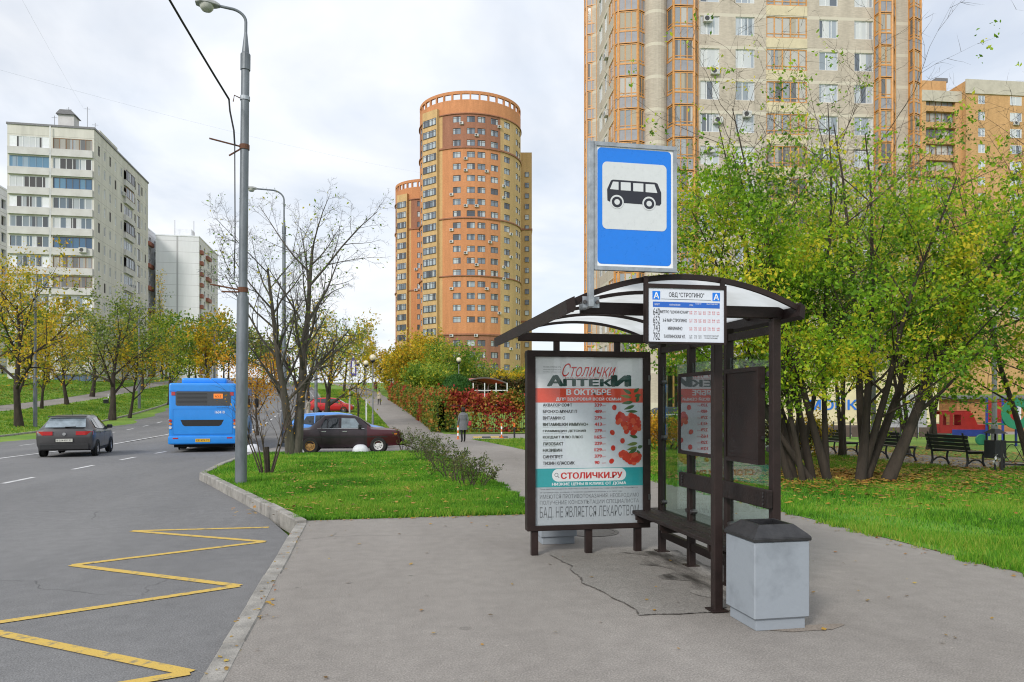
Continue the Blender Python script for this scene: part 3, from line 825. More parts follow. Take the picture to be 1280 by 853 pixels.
# timetable board hung under the near arch
TX0, TX1, TZ0, TZ1, TY = 1.985, 2.575, 2.062, 2.452, 5.09
tb = MB()
tb.box(TX0 - .018, TX1 + .018, TY, TY + .03, TZ1, TZ1 + .03); tb.box(TX0 - .012, TX1 + .012, TY, TY + .03, TZ0 - .014, TZ0)
tb.box(TX0 - .018, TX0, TY, TY + .03, TZ0, TZ1); tb.box(TX1, TX1 + .018, TY, TY + .03, TZ0, TZ1)
tb.box(TX0, TX1, TY + .012, TY + .028, TZ0, TZ1)
tb.box(TX0 - .02, TX0 + .01, TY + .031, TY + .055, TZ0, 2.54); tb.box(TX1 - .01, TX1 + .02, TY + .031, TY + .055, TZ0, 2.54)
tb = tb.build('route_board', M_BROWN, sh)
plate('board_sheet', K_SHEET, tb, TX0, TX1, TZ0, TZ1, TY + .008)
def bx_(zx): return TX0 + (zx - 612) / 297 * (TX1 - TX0)
def bz_(zy): return TZ1 - (zy - 119) / 189 * (TZ1 - TZ0)
def btext(body, m, x0, x1, y0, y1, lv=1, **k): text('lettering', body, m, tb, bx_(x0), bz_(y1), bx_(x1) - bx_(x0), bz_(y0) - bz_(y1), TY + .008 - .0012 * lv, **k)
for a, b in ((628, 658), (863, 893)):
    plate('letter_square', K_BLUE, tb, bx_(a), bx_(b), bz_(160), bz_(130), TY + .0068)
    btext('А', K_WHITE, a + 5, b - 5, 134, 156, 2, bold=.03)
btext('ОВД "СТРОГИНО"', K_BLACK, 692, 830, 133, 152, bold=.01)
plate('rule', K_DGREY, tb, bx_(662), bx_(858), bz_(158), bz_(156.5), TY + .0068)
plate('blue_header', K_BLUE2, tb, bx_(630), bx_(892), bz_(186), bz_(167), TY + .0068)
btext('МАРШРУТ', K_WHITE, 636, 656, 173, 180, 2); btext('НАПРАВЛЕНИЕ', K_WHITE, 694, 736, 174, 180, 2); btext('ИНТЕРВАЛ', K_WHITE, 772, 786, 174, 180, 2)
btext('БУДНИ', K_WHITE, 796, 818, 169, 174, 2); btext('ВЫХОДНЫЕ', K_WHITE, 840, 884, 169, 174, 2)
for i, (n, d, x0, x1) in enumerate((('640', 'МЕТРО "ЩУКИНСКАЯ"', 658, 768), ('652', '3-й М/Р СТРОГИНО', 668, 762), ('743', 'МЯКИНИНО', 688, 744), ('782', 'ТАЛЛИНСКАЯ УЛ.', 672, 756))):
    y = 203 + i * 28.5
    btext(n, K_BLACK, 631, 657, y - 13, y + 13, bold=.0); btext(d, K_BLACK, x0, x1, y - 6, y + 6, bold=.02)
    for j, x in enumerate((772, 790, 808, 826, 844, 862, 880)):
        if i == 3 and j > 2: continue
        btext('%d.%02d' % (6 + j % 3, (7 * j + 13 * i) % 60), K_RED if (i < 3) else K_BLACK, x, x + 11, y - 6, y - 1); btext('%d.%02d' % (20 + j % 3, (11 * j + 17 * i) % 60), K_RED if i < 3 else K_BLACK, x, x + 11, y + 1, y + 6)
btext('ТРАНСПОРТ РАБОТАЕТ', K_BLACK, 828, 888, 282, 287); btext('ПО РАСПИСАНИЮ', K_BLACK, 832, 884, 290, 295)

# ================================================================== the blue stop sign on its mast
sg = thing('bus_stop_sign', 'tall blue sign with black bus symbol on galvanised mast above the shelter roof', 'sign', (0, 0, 0))
SYP = 5.075
MB().box(1.532, 1.572, SYP, SYP + .048, 2.30, 3.48, b=.004).build('mast', M_GALV, sg)
fr = MB(); X0, X1, Z0, Z1 = 1.5735, 2.197, 2.565, 3.477
fr.box(X0, X1, SYP, SYP + .04, Z1 - .028, Z1); fr.box(X0, X1, SYP, SYP + .04, Z0, Z0 + .028)
fr.box(X0, X0 + .016, SYP + .001, SYP + .039, Z0 + .028, Z1 - .028); fr.box(X1 - .026, X1, SYP + .001, SYP + .039, Z0 + .028, Z1 - .028)
fr.box(X0 + .016, X1 - .026, SYP + .02, SYP + .038, Z0 + .028, Z1 - .028)
fr = fr.build('sign_frame', M_GALV, sg)
plate('white_face', K_WHITE, fr, X0 + .016, X1 - .026, Z0 + .028, Z1 - .028, SYP + .012)
a, b, c, d = X0 + .026, X1 - .042, Z0 + .045, Z1 - .038
mb = MB(); mb.face([(x, SYP + .0105, z) for x, z in rrect(a, b, c, d, .03)]); mb.build('blue_face', K_BLUE, fr)
w0, w1 = a + .035, b - .035
mb = MB(); mb.face([(x, SYP + .009, z) for x, z in rrect(w0, w1, 2.86, 3.34, .035)]); mb.build('white_square', ink('sign pale', (.66, .69, .70), .3), fr)
def ux(zx): return w0 + (zx - 88) / 259 * (w1 - w0)
def uz(zy): return 3.34 - (zy - 115) / 262 * .48
def glyph(pts, m, lv, name):
    mb = MB(); mb.face([(ux(x), SYP + .009 - .0012 * lv, uz(y)) for x, y in pts]); mb.build(name, m, fr)
K_SYM = ink('symbol black', (.018, .02, .03), .35)
glyph([(107, 222), (122, 188), (130, 184), (300, 186), (310, 190), (325, 225), (325, 268), (318, 276), (120, 272), (108, 266)], K_SYM, 1, 'bus_symbol')
for P in ([(118, 222), (130, 192), (152, 192), (152, 223)], [(161, 192), (201, 192), (201, 224), (161, 224)], [(211, 193), (252, 193), (252, 225), (211, 225)], [(261, 194), (297, 194), (309, 227), (261, 226)]):
    glyph(P, ink('sign pale', (.66, .69, .70)), 2, 'symbol_window')
for cx in (146, 275):
    glyph(disc(cx, 270, 27, 27, n=24), ink('sign pale', (1, 1, 1)), 2, 'wheel_arch'); glyph(disc(cx, 271, 21, 21, n=24), K_SYM, 3, 'symbol_wheel'); glyph(disc(cx, 271, 11, 11, n=20), ink('sign pale', (1, 1, 1)), 4, 'symbol_hub')
MB().box(1.50, 1.625, SYP + .049, SYP + .056, 2.30, 2.38).build('bracket', M_GALV, sg)
for x in (1.515, 1.61): MB().lathe([(0, .0), (.014, 0), (.014, .012), (0, .012)], 8, (x, SYP + .048, 2.34), 'y').build('bolt', M_BOLT, sg)
for z in (2.33,): MB().box(1.54, 1.58, SYP + .0565, 5.354, z - .02, z + .02).build('stand_off', M_GALV, sg)

# ================================================================== litter bins
M_BIN = mat('grey painted bin', (.20, .225, .255), .55, .16, 2.2, .1, 25, detail=9, col2=(.30, .335, .375))
_e = [n for n in M_BIN.node_tree.nodes if n.type == 'VALTORGB'][0].color_ramp.elements; _e[0].position = .25; _e[1].position = .45
M_LID = mat('black plastic lid', (.012, .012, .014), .4, .3, 9, .15, 60, detail=8, col2=(.035, .035, .037))
def make_bin(label, x, y):
    t = thing('litter_bin', label, 'litter bin', (x, y, 0), 0, 'square grey litter bins at the stop')
    w = .215
    bd = MB().box(-w, w, -w, w, .085, .632, b=.008).build('body', M_BIN, t)
    MB().box(-.192, .192, -.192, .192, 0, .0845, b=.004).build('plinth', M_BIN, t)
    mb = MB(); W0, W1, Wi = .226, .135, .115
    mb.box(-W0, W0, -W0, W0, .633, .662, b=.006)
    def ring(r, z): return [(-r, -r, z), (r, -r, z), (r, r, z), (-r, r, z)]
    rs = [ring(W0 - .004, .6621), ring(W0 - .02, .68), ring(W1, .742), ring(Wi, .742), ring(Wi, .60)]
    for A, B in zip(rs[:-1], rs[1:]):
        for i in range(4): mb.face([A[i], A[(i + 1) % 4], B[(i + 1) % 4], B[i]])
    mb.face([(-.114, -.114, .665), (.114, -.114, .665), (.114, .114, .665), (-.114, .114, .665)])
    mb.build('lid', M_LID, t)
    return t
make_bin('grey square litter bin with black hooded lid, in front of the shelter post', 2.885, 5.04)
make_bin('grey square litter bin showing beneath the poster panel, mostly hidden behind it', 2.15, 8.52)

# ================================================================== buildings
def facade(mb, fn, u0, u1, v0, v1, holes, depth=.18, mi=0, du=None, rmi=None):
    us = {u0, u1}; vs_ = {v0, v1}
    for (a, b, c, d) in holes: us |= {a, b}; vs_ |= {c, d}
    if du:
        for k in range(1, int((u1 - u0) / du)): us.add(u0 + k * du)
    us = sorted(us); vs_ = sorted(vs_)
    ui = {u: i for i, u in enumerate(us)}; vi = {v: i for i, v in enumerate(vs_)}
    hole = np.zeros((len(us), len(vs_)), bool)
    for (a, b, c, d) in holes: hole[ui[a]:ui[b], vi[c]:vi[d]] = True
    for i in range(len(us) - 1):
        j = 0
        while j < len(vs_) - 1:
            if hole[i, j]: j += 1; continue
            k = j
            while k < len(vs_) - 1 and not hole[i, k]: k += 1
            mb.face([fn(us[i], vs_[j], 0), fn(us[i + 1], vs_[j], 0), fn(us[i + 1], vs_[k], 0), fn(us[i], vs_[k], 0)], mi)
            j = k
    r = mi if rmi is None else rmi
    for (a, b, c, d) in holes:
        for (p, q) in (((a, c), (b, c)), ((b, c), (b, d)), ((b, d), (a, d)), ((a, d), (a, c))):
            mb.face([fn(p[0], p[1], 0), fn(q[0], q[1], 0), fn(q[0], q[1], -depth), fn(p[0], p[1], -depth)], r)
def flat(o, yaw):
    c, s = math.cos(yaw), math.sin(yaw)
    return lambda u, v, d: (o[0] + u * c + d * s, o[1] + u * s - d * c, o[2] + v)
_wm = {}
def win_meshes(w, h, mull, tr, fm, pm, fw=.06, low=None):
    key = (round(w, 3), round(h, 3), tuple(mull), tr, fm.name, pm.name, fw, low)
    if key in _wm: return _wm[key]
    mb = MB(); t = .07
    mb.box(0, w, -t, 0, 0, fw); mb.box(0, w, -t, 0, h - fw, h); mb.box(0, fw, -t, 0, fw, h - fw); mb.box(w - fw, w, -t, 0, fw, h - fw)
    for m in mull: mb.box(w * m - fw * .55, w * m + fw * .55, -t + .004, -.002, fw, h - fw)
    if tr: mb.box(fw, w - fw, -t + .008, -.004, h * tr - fw * .4, h * tr + fw * .4)
    me = mb.mesh('window', fm)
    p = MB(); p.box(fw * .6, w - fw * .6, -.03, -.012, fw * .6, h - fw * .6)
    if low: pass
    _wm[key] = (me, p.mesh('pane', pm))
    return _wm[key]
def add_window(par, fn, yaw, u, v, w, h, mull, tr, fm, pm, depth=.18, name='window', fw=.06, sub=True):
    a, b = win_meshes(w, h, mull, tr, fm, pm, fw)
    o = link(name, a, par, fn(u, v, -depth + .005), yaw)
    link('pane', b, o)
    return o
M_AC = mat('air conditioner casing', (.55, .55, .53), .5, .1, 9)
M_FAN = mat('fan grille', (.05, .05, .055), .5)
_ac = MB(); _ac.box(-.42, .42, -.34, -.02, 0, .6, b=.02); _acm = _ac.mesh('air_conditioner', M_AC)
_af = MB(); _af.lathe([(0, .346), (.23, .346), (.23, .335)], 14, (-.1, 0, .3), 'y'); _afm = _af.mesh('fan_grille', M_FAN, recalc=False)
def add_ac(par, fn, yaw, u, v, s=1.):
    o = link('air_conditioner', _acm, par, fn(u, v, .0), yaw); o.scale = (s, s, s)
    link('fan_grille', _afm, o)

F_WHITE = mat('white window frame', (.72, .73, .74), .4, .05, 9)
F_ORANGE = mat('orange glazing frame', (.60, .29, .09), .45, .18, 3)
F_DARK = mat('dark window frame', (.10, .085, .08), .5)
F_BROWN = mat('brown glazing frame', (.24, .12, .05), .5)
P_DAY = panemat('flat panes', [(.5, .53, .56), (.42, .46, .52), (.60, .62, .62), (.34, .38, .43), (.55, .57, .58), (.12, .14, .17), (.46, .5, .54), (.26, .30, .34)])
P_LOG = panemat('balcony panes', [(.22, .2, .16), (.36, .34, .3), (.13, .13, .13), (.48, .46, .42), (.28, .30, .32), (.40, .35, .26), (.34, .36, .38)])
P_TOW = panemat('tower panes', [(.10, .13, .17), (.30, .36, .42), (.06, .07, .09), (.5, .54, .56), (.18, .22, .27), (.40, .45, .48)])
P_PAN = panemat('panel block panes', [(.06, .07, .08), (.35, .38, .4), (.12, .16, .2), (.55, .57, .58), (.05, .045, .04), (.2, .24, .27)])

# ---------------------------------------------------------------- cream block of flats behind the shelter trees
def wallmat(name, col, band, fl, z0, bw=.12, brick=None, var=.14):
    """masonry with a paler joint line at every storey, fine brick courses and weather streaks"""
    m = bpy.data.materials.new(name); m.use_nodes = True
    N, L = m.node_tree.nodes, m.node_tree.links
    b = N['Principled BSDF']; b.inputs['Roughness'].default_value = .88; b.inputs['Specular IOR Level'].default_value = .2
    g = N.new('ShaderNodeNewGeometry'); sp = N.new('ShaderNodeSeparateXYZ'); L.new(g.outputs['Position'], sp.inputs[0])
    def mth(op, a, bb=None, cc=None):
        n = N.new('ShaderNodeMath'); n.operation = op
        for i, v in enumerate((a, bb, cc)):
            if v is None: continue
            if isinstance(v, (int, float)): n.inputs[i].default_value = v
            else: L.new(v, n.inputs[i])
        return n.outputs[0]
    n1 = N.new('ShaderNodeTexNoise'); n1.inputs['Scale'].default_value = .25; n1.inputs['Detail'].default_value = 8; n1.inputs['Roughness'].default_value = .65
    mp = N.new('ShaderNodeMapping'); mp.inputs['Scale'].default_value = (3.5, 3.5, .5); L.new(g.outputs['Position'], mp.inputs[0]); L.new(mp.outputs[0], n1.inputs['Vector'])
    r = N.new('ShaderNodeValToRGB'); r.color_ramp.elements[0].position = .3; r.color_ramp.elements[1].position = .7
    r.color_ramp.elements[0].color = (*[c * (1 - var) for c in col], 1); r.color_ramp.elements[1].color = (*[c * (1 + var) for c in col], 1)
    L.new(n1.outputs['Fac'], r.inputs[0]); colr = r.outputs[0]
    if brick:
        n2 = N.new('ShaderNodeTexNoise'); n2.inputs['Scale'].default_value = 1; n2.inputs['Detail'].default_value = 2
        m2 = N.new('ShaderNodeMapping'); m2.inputs['Scale'].default_value = (2.5, 2.5, 12); L.new(g.outputs['Position'], m2.inputs[0]); L.new(m2.outputs[0], n2.inputs['Vector'])
        k = N.new('ShaderNodeMapRange'); k.inputs[1].default_value = .3; k.inputs[2].default_value = .7; k.inputs[3].default_value = 1 - brick; k.inputs[4].default_value = 1 + brick
        L.new(n2.outputs['Fac'], k.inputs[0])
        vm = N.new('ShaderNodeVectorMath'); vm.operation = 'SCALE'; L.new(colr, vm.inputs[0]); L.new(k.outputs[0], vm.inputs['Scale']); colr = vm.outputs[0]
    if band:
        fr = mth('MODULO', mth('SUBTRACT', sp.outputs[2], z0), fl)
        lt = mth('LESS_THAN', fr, bw)
        mx = N.new('ShaderNodeMixRGB'); L.new(lt, mx.inputs[0]); L.new(colr, mx.inputs[1]); mx.inputs[2].default_value = (*band, 1); colr = mx.outputs[0]
    L.new(colr, b.inputs['Base Color'])
    return m

FL = 3.06
bz0 = -.9
NF = 16
M_CREAM = wallmat('cream brick', (.50, .44, .365), (.60, .55, .455), FL, bz0 + 2.45, .3, .10)
M_CREAM2 = mat('cream loggia panel', (.62, .54, .37), .8, .1, 1.5)
M_GREYP = mat('grey balcony panel', (.30, .30, .33), .5, .12, 2)
M_ROOF = mat('roofing felt', (.1, .1, .1), .9)
fyaw = -YAW + R(3.6)
bo = place(873, 70.0)
B1 = thing('apartment_block', 'cream brick apartment block with orange framed glazed bays rising behind the green trees', 'building', (bo[0], bo[1], bz0), fyaw)
random.seed(11)
def L1(u0, w0, yaw): return flat((u0, w0, 0), yaw)
wall = MB()
front = L1(0, 0, 0)
HT = NF * FL + 1.2
def px2u(p):
    q = (p - 640) / FPX
    return (q * 70 - 17.54) / (.998 - q * .0628)
wins = [(px2u(875.5), 1.85, 'w'), (px2u(919.5), 1.85, 'w'), (px2u(958), 3.95, 'l'), (px2u(1024), 1.85, 'w'), (px2u(1068), 1.85, 'w')]
holes = []
for f in range(NF):
    v = f * FL
    for (u, w, k) in wins: holes.append((u, u + w, v + .72, v + 2.48) if k == 'w' else (u, u + w, v + .62, v + 2.62))
facade(wall, front, -.2, 17.2, 0, HT, holes, .2)
# corner column (rounded) between the two left bays
cu, cv, cr_ = -3.95, .75, 1.15
for i in range(12):
    a, b = R(180 + 15 * i), R(195 + 15 * i)
    wall.face([(cu + cr_ * math.cos(t), cv + cr_ * math.sin(t), z) for t, z in ((a, 0), (b, 0), (b, HT), (a, HT))])
# receding left wall and the right flank
lw0, lw1 = (-7.5, 1.7), (-7.75, 10.5)
lyaw = math.atan2(lw0[1] - lw1[1], lw0[0] - lw1[0])
lfn = flat((lw1[0], lw1[1], 0), lyaw)
lL = math.hypot(lw0[0] - lw1[0], lw0[1] - lw1[1])
lwin = [(1.0, 1.7, 'w'), (3.6, 1.2, 'w'), (5.6, 2.6, 'l')]
lh = []
for f in range(NF):
    v = f * FL
    for (u, w, k) in lwin: lh.append((u, u + w, v + .72, v + 2.48) if k == 'w' else (u, u + w, v + .62, v + 2.62))
facade(wall, lfn, 0, lL, 0, HT, lh, .2)
for (p, q) in (((-7.5, 1.7), (-7.7, .6)), ((17.2, 0), (17.2, .6)), ((19.4, .5), (20.85, .5)), ((22.1, .9), (22.1, 14)), ((22.1, 14), (-8.6, 14)), ((-8.6, 14), (-8.6, 11)), ((-8.6, 11), (-7.75, 10.5))):
    wall.face([(p[0], p[1], 0), (q[0], q[1], 0), (q[0], q[1], HT), (p[0], p[1], HT)])
wall.face([(x, y, HT) for x, y in ((-7.75, 10.5), (-7.5, 1.7), (-5, .3), (-.2, 0), (22.1, .2), (22.1, 14), (-8.6, 14))], 1)
wall.build('wall', [M_CREAM, M_ROOF], B1, recalc=False)
for f in range(2, NF):
    v = f * FL
    for (u, w, k) in wins:
        if k == 'w': add_window(B1, front, 0, u, v + .72, w, 1.76, (.33, .66) if random.random() < .5 else (.36,), None, F_WHITE, P_DAY, .16, fw=.07)
        else:
            add_window(B1, front, 0, u, v + .62, w, 2.0, (.2, .4, .6, .8), .2, F_ORANGE, P_LOG, .12, 'loggia_window', fw=.1)
            o = MB(); o.box(0, w, -.06, 0, 0, .55)
            MB().box(u - .02, u + w + .02, -.035, -.003, v - .33, v + .6).build('loggia_panel', M_CREAM2, B1)
    for (u, w, k) in lwin:
        if k == 'w': add_window(B1, lfn, lyaw, u, v + .72, w, 1.76, (.5,), None, F_WHITE, P_DAY, .16, fw=.07)
        else: add_window(B1, lfn, lyaw, u, v + .62, w, 2.0, (.25, .5, .75), .2, F_ORANGE, P_LOG, .12, 'loggia_window', fw=.1)
_pan = {}
def bay(facets, base):
    """glazed bay of straight facets: post lines, a grey panel and a glazed unit for each facet and storey"""
    for (p, q, n) in facets:
        yaw = math.atan2(q[1] - p[1], q[0] - p[0]); L_ = math.hypot(q[0] - p[0], q[1] - p[1])
        fn = flat((p[0], p[1], 0), yaw)
        MB().box(-.07, .07, -.09, .05, 0, HT - .6).build('bay_post', F_ORANGE, B1, (p[0], p[1], 0), yaw)
        for f in range(2, NF):
            v = f * FL + base
            mull = [i / n for i in range(1, n)]
            add_window(B1, fn, yaw, .075, v + 1.12, L_ - .15, 1.86, mull, .17, F_ORANGE, P_LOG, .06, 'bay_window', fw=.085)
            key = (round(L_, 3), n)
            if key not in _pan:
                mb = MB(); mb.box(.07, L_ - .07, -.03, .02, .06, 1.04, 0)
                for i in range(n + 1):
                    x = .075 + (L_ - .15) * i / n; mb.box(x - .035, x + .035, -.055, -.031, .06, 1.04, 1)
                mb.box(.07, L_ - .07, -.06, -.0305, -.02, .06, 1); mb.box(.07, L_ - .07, -.06, -.0305, 1.04, 1.12, 1)
                _pan[key] = mb.mesh('bay_panel', [M_GREYP, F_ORANGE])
            link('bay_panel', _pan[key], B1, fn(0, v, 0), yaw)
    q = facets[-1][1]; MB().box(-.07, .07, -.09, .05, 0, HT - .6).build('bay_post', F_ORANGE, B1, (q[0], q[1], 0))
bay([((-2.95, .3), (-2.6, -.75), 1), ((-2.6, -.75), (-.62, -.75), 3), ((-.62, -.75), (-.08, .02), 2)], -.1)
bay([((-7.8, .75), (-7.55, .35), 1), ((-7.55, .35), (-5.75, -.05), 3), ((-5.75, -.05), (-4.95, .5), 2)], -.25)
bay([((17.15, .05), (17.2, -.75), 1), ((17.2, -.75), (18.45, -.75), 2), ((18.45, -.75), (19.4, .45), 2)], -.1)
bay([((20.85, .5), (20.9, -.2), 1), ((20.9, -.2), (21.95, .4), 2), ((21.95, .4), (22.1, 1.6), 2)], -.1)
bay([((-8.85, 11.8), (-8.8, 11.0), 1), ((-8.8, 11.0), (-7.75, 10.6), 2)], -.25)
for (p, f) in ((893, 11), (897, 9.5), (887, 8.6), (933, 9.7), (1017, 8.45), (929, 7.6), (884, 12.6)):
    add_ac(B1, front, 0, px2u(p) , f * FL - .05, 1.0)
for f in (7.5, 9.4, 10.3, 12.2): add_ac(B1, lfn, lyaw, 5.2, f * FL, 1.)

# ---------------------------------------------------------------- round brick towers
M_OBRICK = wallmat('orange brick', (.57, .255, .12), None, 3, 0, .1, .12)
M_TAN = wallmat('tan brick', (.57, .385, .185), None, 3, 0, .1, .12)
M_DBRICK = wallmat('dark red brick', (.33, .155, .10), None, 3, 0, .1, .12)
def tower(label, px, Z, RAD, ztop, zbase, nf, name, cols, rows_from=0):
    c = place(px, Z); face_yaw = math.atan2(-c[1], -c[0]) + PI / 2     # facade centre looks at the street corner
    T = thing('round_tower', label, 'building', (c[0], c[1], zbase), face_yaw, 'round brick residential towers')
    fl = 3.0
    top = ztop - zbase
    fn = lambda u, v, d: ((RAD + d) * math.sin(u), -(RAD + d) * math.cos(u), v)
    hs = []; items = []
    z1 = top - 8.1
    for k in range(nf):
        v = z1 - k * fl
        if v < 2: break
        for (a, w, kind) in cols:
            h = 1.55 if kind != 's' else 1.5
            hs.append((a - w / RAD / 2, a + w / RAD / 2, v + .1, v + .1 + h)); items.append((a, w, v + .1, h, kind, k))
    # wall split in horizontal and vertical colour zones
    wl_ = MB()
    zones = [(-PI, -1.16, 0), (-1.16, -.98, 0), (-.98, -.55, 1), (-.55, .60, 0), (.60, 1.02, 1), (1.02, PI, 1)]
    for (a0, a1, mi) in zones:
        for (v0, v1, dark) in ((0, z1 - 25 * fl + .3, 0), (z1 - 25 * fl + .3, z1 - 18 * fl + .3, 1), (z1 - 18 * fl + .3, z1 - 2 * fl - .2, 0), (z1 - 2 * fl - .2, z1 + 2.2, 1), (z1 + 2.2, top - 2.6, 0)):
            if v1 <= max(v0, 0): continue
            v0 = max(v0, 0)
            hh = [h for h in hs if h[0] >= a0 - 1e-6 and h[1] <= a1 + 1e-6 and h[2] >= v0 - 1e-6 and h[3] <= v1 + 1e-6]
            facade(wl_, fn, a0, a1, v0, v1, hh, .2, 2 if (dark and mi == 0) else (1 if mi == 1 and not (v1 > top - 5) else 0) if not dark else 1, du=.06)
    wl_.build('wall', [M_OBRICK, M_TAN, M_DBRICK], T, recalc=False)
    # open crown: ring beam on short piers
    mb = MB()
    ring = lambda r0, r1, z0, z1_: [mb.face([(r * math.sin(a), -r * math.cos(a), z) for r, z, a in q]) for i in range(72) for A, B in [(2 * PI * i / 72, 2 * PI * (i + 1) / 72)]
                                    for q in ([(r1, z0, A), (r1, z0, B), (r1, z1_, B), (r1, z1_, A)], [(r0, z0, A), (r0, z0, B), (r0, z1_, B), (r0, z1_, A)], [(r0, z1_, A), (r0, z1_, B), (r1, z1_, B), (r1, z1_, A)], [(r0, z0, A), (r0, z0, B), (r1, z0, B), (r1, z0, A)])]
    ring(RAD - .5, RAD + .02, top - .75, top); mb.build('crown_ring', M_OBRICK, T)
    mb = MB(); ring(RAD - .5, RAD + .01, top - 2.6, top - 2.2); mb.build('crown_sill', M_OBRICK, T)
    pm = MB().box(-.22, .22, -.25, .25, 0, 1.45).mesh('crown_pier', M_OBRICK)
    for i in range(36):
        a = 2 * PI * i / 36; link('crown_pier', pm, T, fn(a, top - 2.2, -.25), a)
    MB().lathe([(0, top - 2.9), (RAD - .1, top - 2.9)], 48).build('roof', M_ROOF, T)
    for v, h in ((z1 - 2 * fl - .5, .4), (z1 - 8 * fl - .4, .3), (z1 - 18 * fl - .1, .4), (z1 - 13 * fl - .1, .25), (z1 + 2.2, .25)):
        if v < 1: continue
        mb = MB()
        for i in range(72):
            A, B = 2 * PI * i / 72, 2 * PI * (i + 1) / 72
            for q in (((.0, 0), (.28, 0)), ((.28, 0), (.28, h)), ((.28, h), (0, h))):
                mb.face([fn(a_, v + z, d) for (d, z), a_ in ((q[0], A), (q[0], B), (q[1], B), (q[1], A))])
        mb.build('string_course', M_DBRICK, T)
    # tan bay that stands proud with wide glazing
    a0, a1 = -.98, -.62
    mb = MB()
    P = [fn(a0, 0, -.1), fn(a0, 0, 1.3), fn(a1, 0, 1.0), fn(a1, 0, -.1)]
    for i in range(3): mb.face([(*P[i][:2], 0), (*P[i + 1][:2], 0), (*P[i + 1][:2], z1 + 4), (*P[i][:2], z1 + 4)])
    mb.face([(*p[:2], z1 + 4) for p in P]); mb.build('bay_wall', M_TAN, T)
    p, q = P[1], P[2]; by = math.atan2(q[1] - p[1], q[0] - p[0]); bl = math.hypot(q[0] - p[0], q[1] - p[1]); bf = flat((p[0], p[1], 0), by)
    for k in range(nf):
        v = z1 - k * fl
        if v > 2: add_window(T, bf, by, .3, v + .05, bl - .6, 1.75, (.25, .5, .75), .75, F_DARK, P_TOW, -.075, 'bay_window', fw=.11)
    for (a, w, v, h, kind, k) in items:
        add_window(T, fn, a, a - w / RAD / 2, v, w, h, (.5,) if kind != 's' else (), .72, F_DARK, P_TOW, .17, fw=.11)
        if random.random() < .3 and kind != 's': add_ac(T, lambda u, v_, d, q_=fn: q_(u, v_, d), a, a + random.choice((-.5, .5)) * w / RAD * 1.25, v - .65, 1.15)
    return T
def asn(px, c=588, r=63.): return math.asin(max(-1, min(1, (px - c) / r)))
cols = [(asn(572), 2.1, 'w'), (asn(588.5), 2.1, 'w'), (asn(601), 2.1, 'w'), (asn(616.5), 2.2, 'w'), (asn(632), 2.2, 'w'), (asn(644.8), 1.5, 's'), (-1.07, 1.6, 's'), (1.28, 1.6, 's'), (-1.27, 1.6, 's')]
random.seed(21)
tower('tall round orange brick tower with open crown ring, the largest on the skyline', 588, 203, 13.7, 81.7, 3, 26, 'a', cols)
tower('lower round orange brick tower half hidden behind the tall one', 537, 227, 10.3, 67.6, 3, 20, 'b', cols)
c = place(640, 216)
wg = thing('rear_tower_block', 'tan brick block standing just behind the tall round tower', 'building', (c[0], c[1], 3), -YAW)
mb = MB(); fnw = flat((-4, -6, 0), 0)
mb.box(-4, 5.6, -6, 8, 0, 70); mb.build('wall', M_TAN, wg)
for z in (22, 48): MB().box(-4.1, 5.75, -6.15, 8.1, z, z + .5).build('string_course', M_DBRICK, wg)
for k in range(20):
    add_window(wg, fnw, 0, 7.6, 63 - k * 3, 1.2, 1.4, (), .7, F_DARK, P_TOW, -.075, fw=.1)

# ---------------------------------------------------------------- panel blocks on the left
M_PANEL = wallmat('concrete panels', (.62, .60, .55), (.40, .385, .35), 2.8, 41.1 - 1.35 - 28 * 2.8, .05, None, .14)
M_SPAND = mat('balcony spandrel', (.50, .485, .47), .8, .14, .7, col2=(.62, .61, .60))
M_WPANEL = mat('white balcony infill', (.74, .76, .79), .6, .06, 2)
M_COPE = mat('parapet sheet', (.16, .16, .17), .5, .2, 5)
M_FRB = mat('blue grey frames', (.20, .30, .40), .5)
P_BLUE = panemat('blue tinted panes', [(.05, .13, .24), (.10, .22, .34), (.25, .34, .42), (.03, .08, .16)])
PB = thing('panel_block', 'pale concrete panel block with glazed balconies on its end wall, beyond the avenue', 'building', (-49.8, 115.9, 1.5), 0)
PT = 41.1 - 1.5; nfl = 14
w = MB(); f0 = flat((0, 0, 0), 0); fs = flat((11.2, 0, 0), R(90))
hs = []
for k in range(nfl):
    v = PT - 1.35 - (k + 1) * 2.8
    for u in (.25, 5.85): hs.append((u, u + 5.1, v + 1.02, v + 2.62))
facade(w, f0, 0, 11.2, 0, PT, hs, 1.1)
sw = [(1.6, .75), (4.0, .75), (6.4, .75), (8.8, .75), (11.6, .75), (22.5, .75), (24.5, .75), (18.6, .75)]
hs2 = []
for k in range(nfl):
    v = PT - 1.35 - (k + 1) * 2.8
    for (u, ww) in sw: hs2.append((u, u + ww, v + .95, v + 2.4))
    hs2.append((13.2, 17.6, v + .95, v + 2.55)); hs2.append((20.2, 21.9, v + .5, v + 2.55))
facade(w, fs, 0, 26.5, 0, PT, hs2, .22)
w.face([(0, 0, PT), (11.2, 0, PT), (11.2, 26.5, PT), (0, 26.5, PT)]); w.face([(0, 0, 0), (0, 26.5, 0), (0, 26.5, PT), (0, 0, PT)])
w.face([(0, 26.5, 0), (11.2, 26.5, 0), (11.2, 26.5, PT), (0, 26.5, PT)])
w.build('wall', M_PANEL, PB, recalc=False)
MB().box(-.12, 11.32, -.12, 26.62, PT, PT + .28).build('parapet', M_COPE, PB)
random.seed(5)
_spm = MB().box(0, 5.35, -.34, -.004, -.02, 1.0).mesh('balcony_panel', M_SPAND)
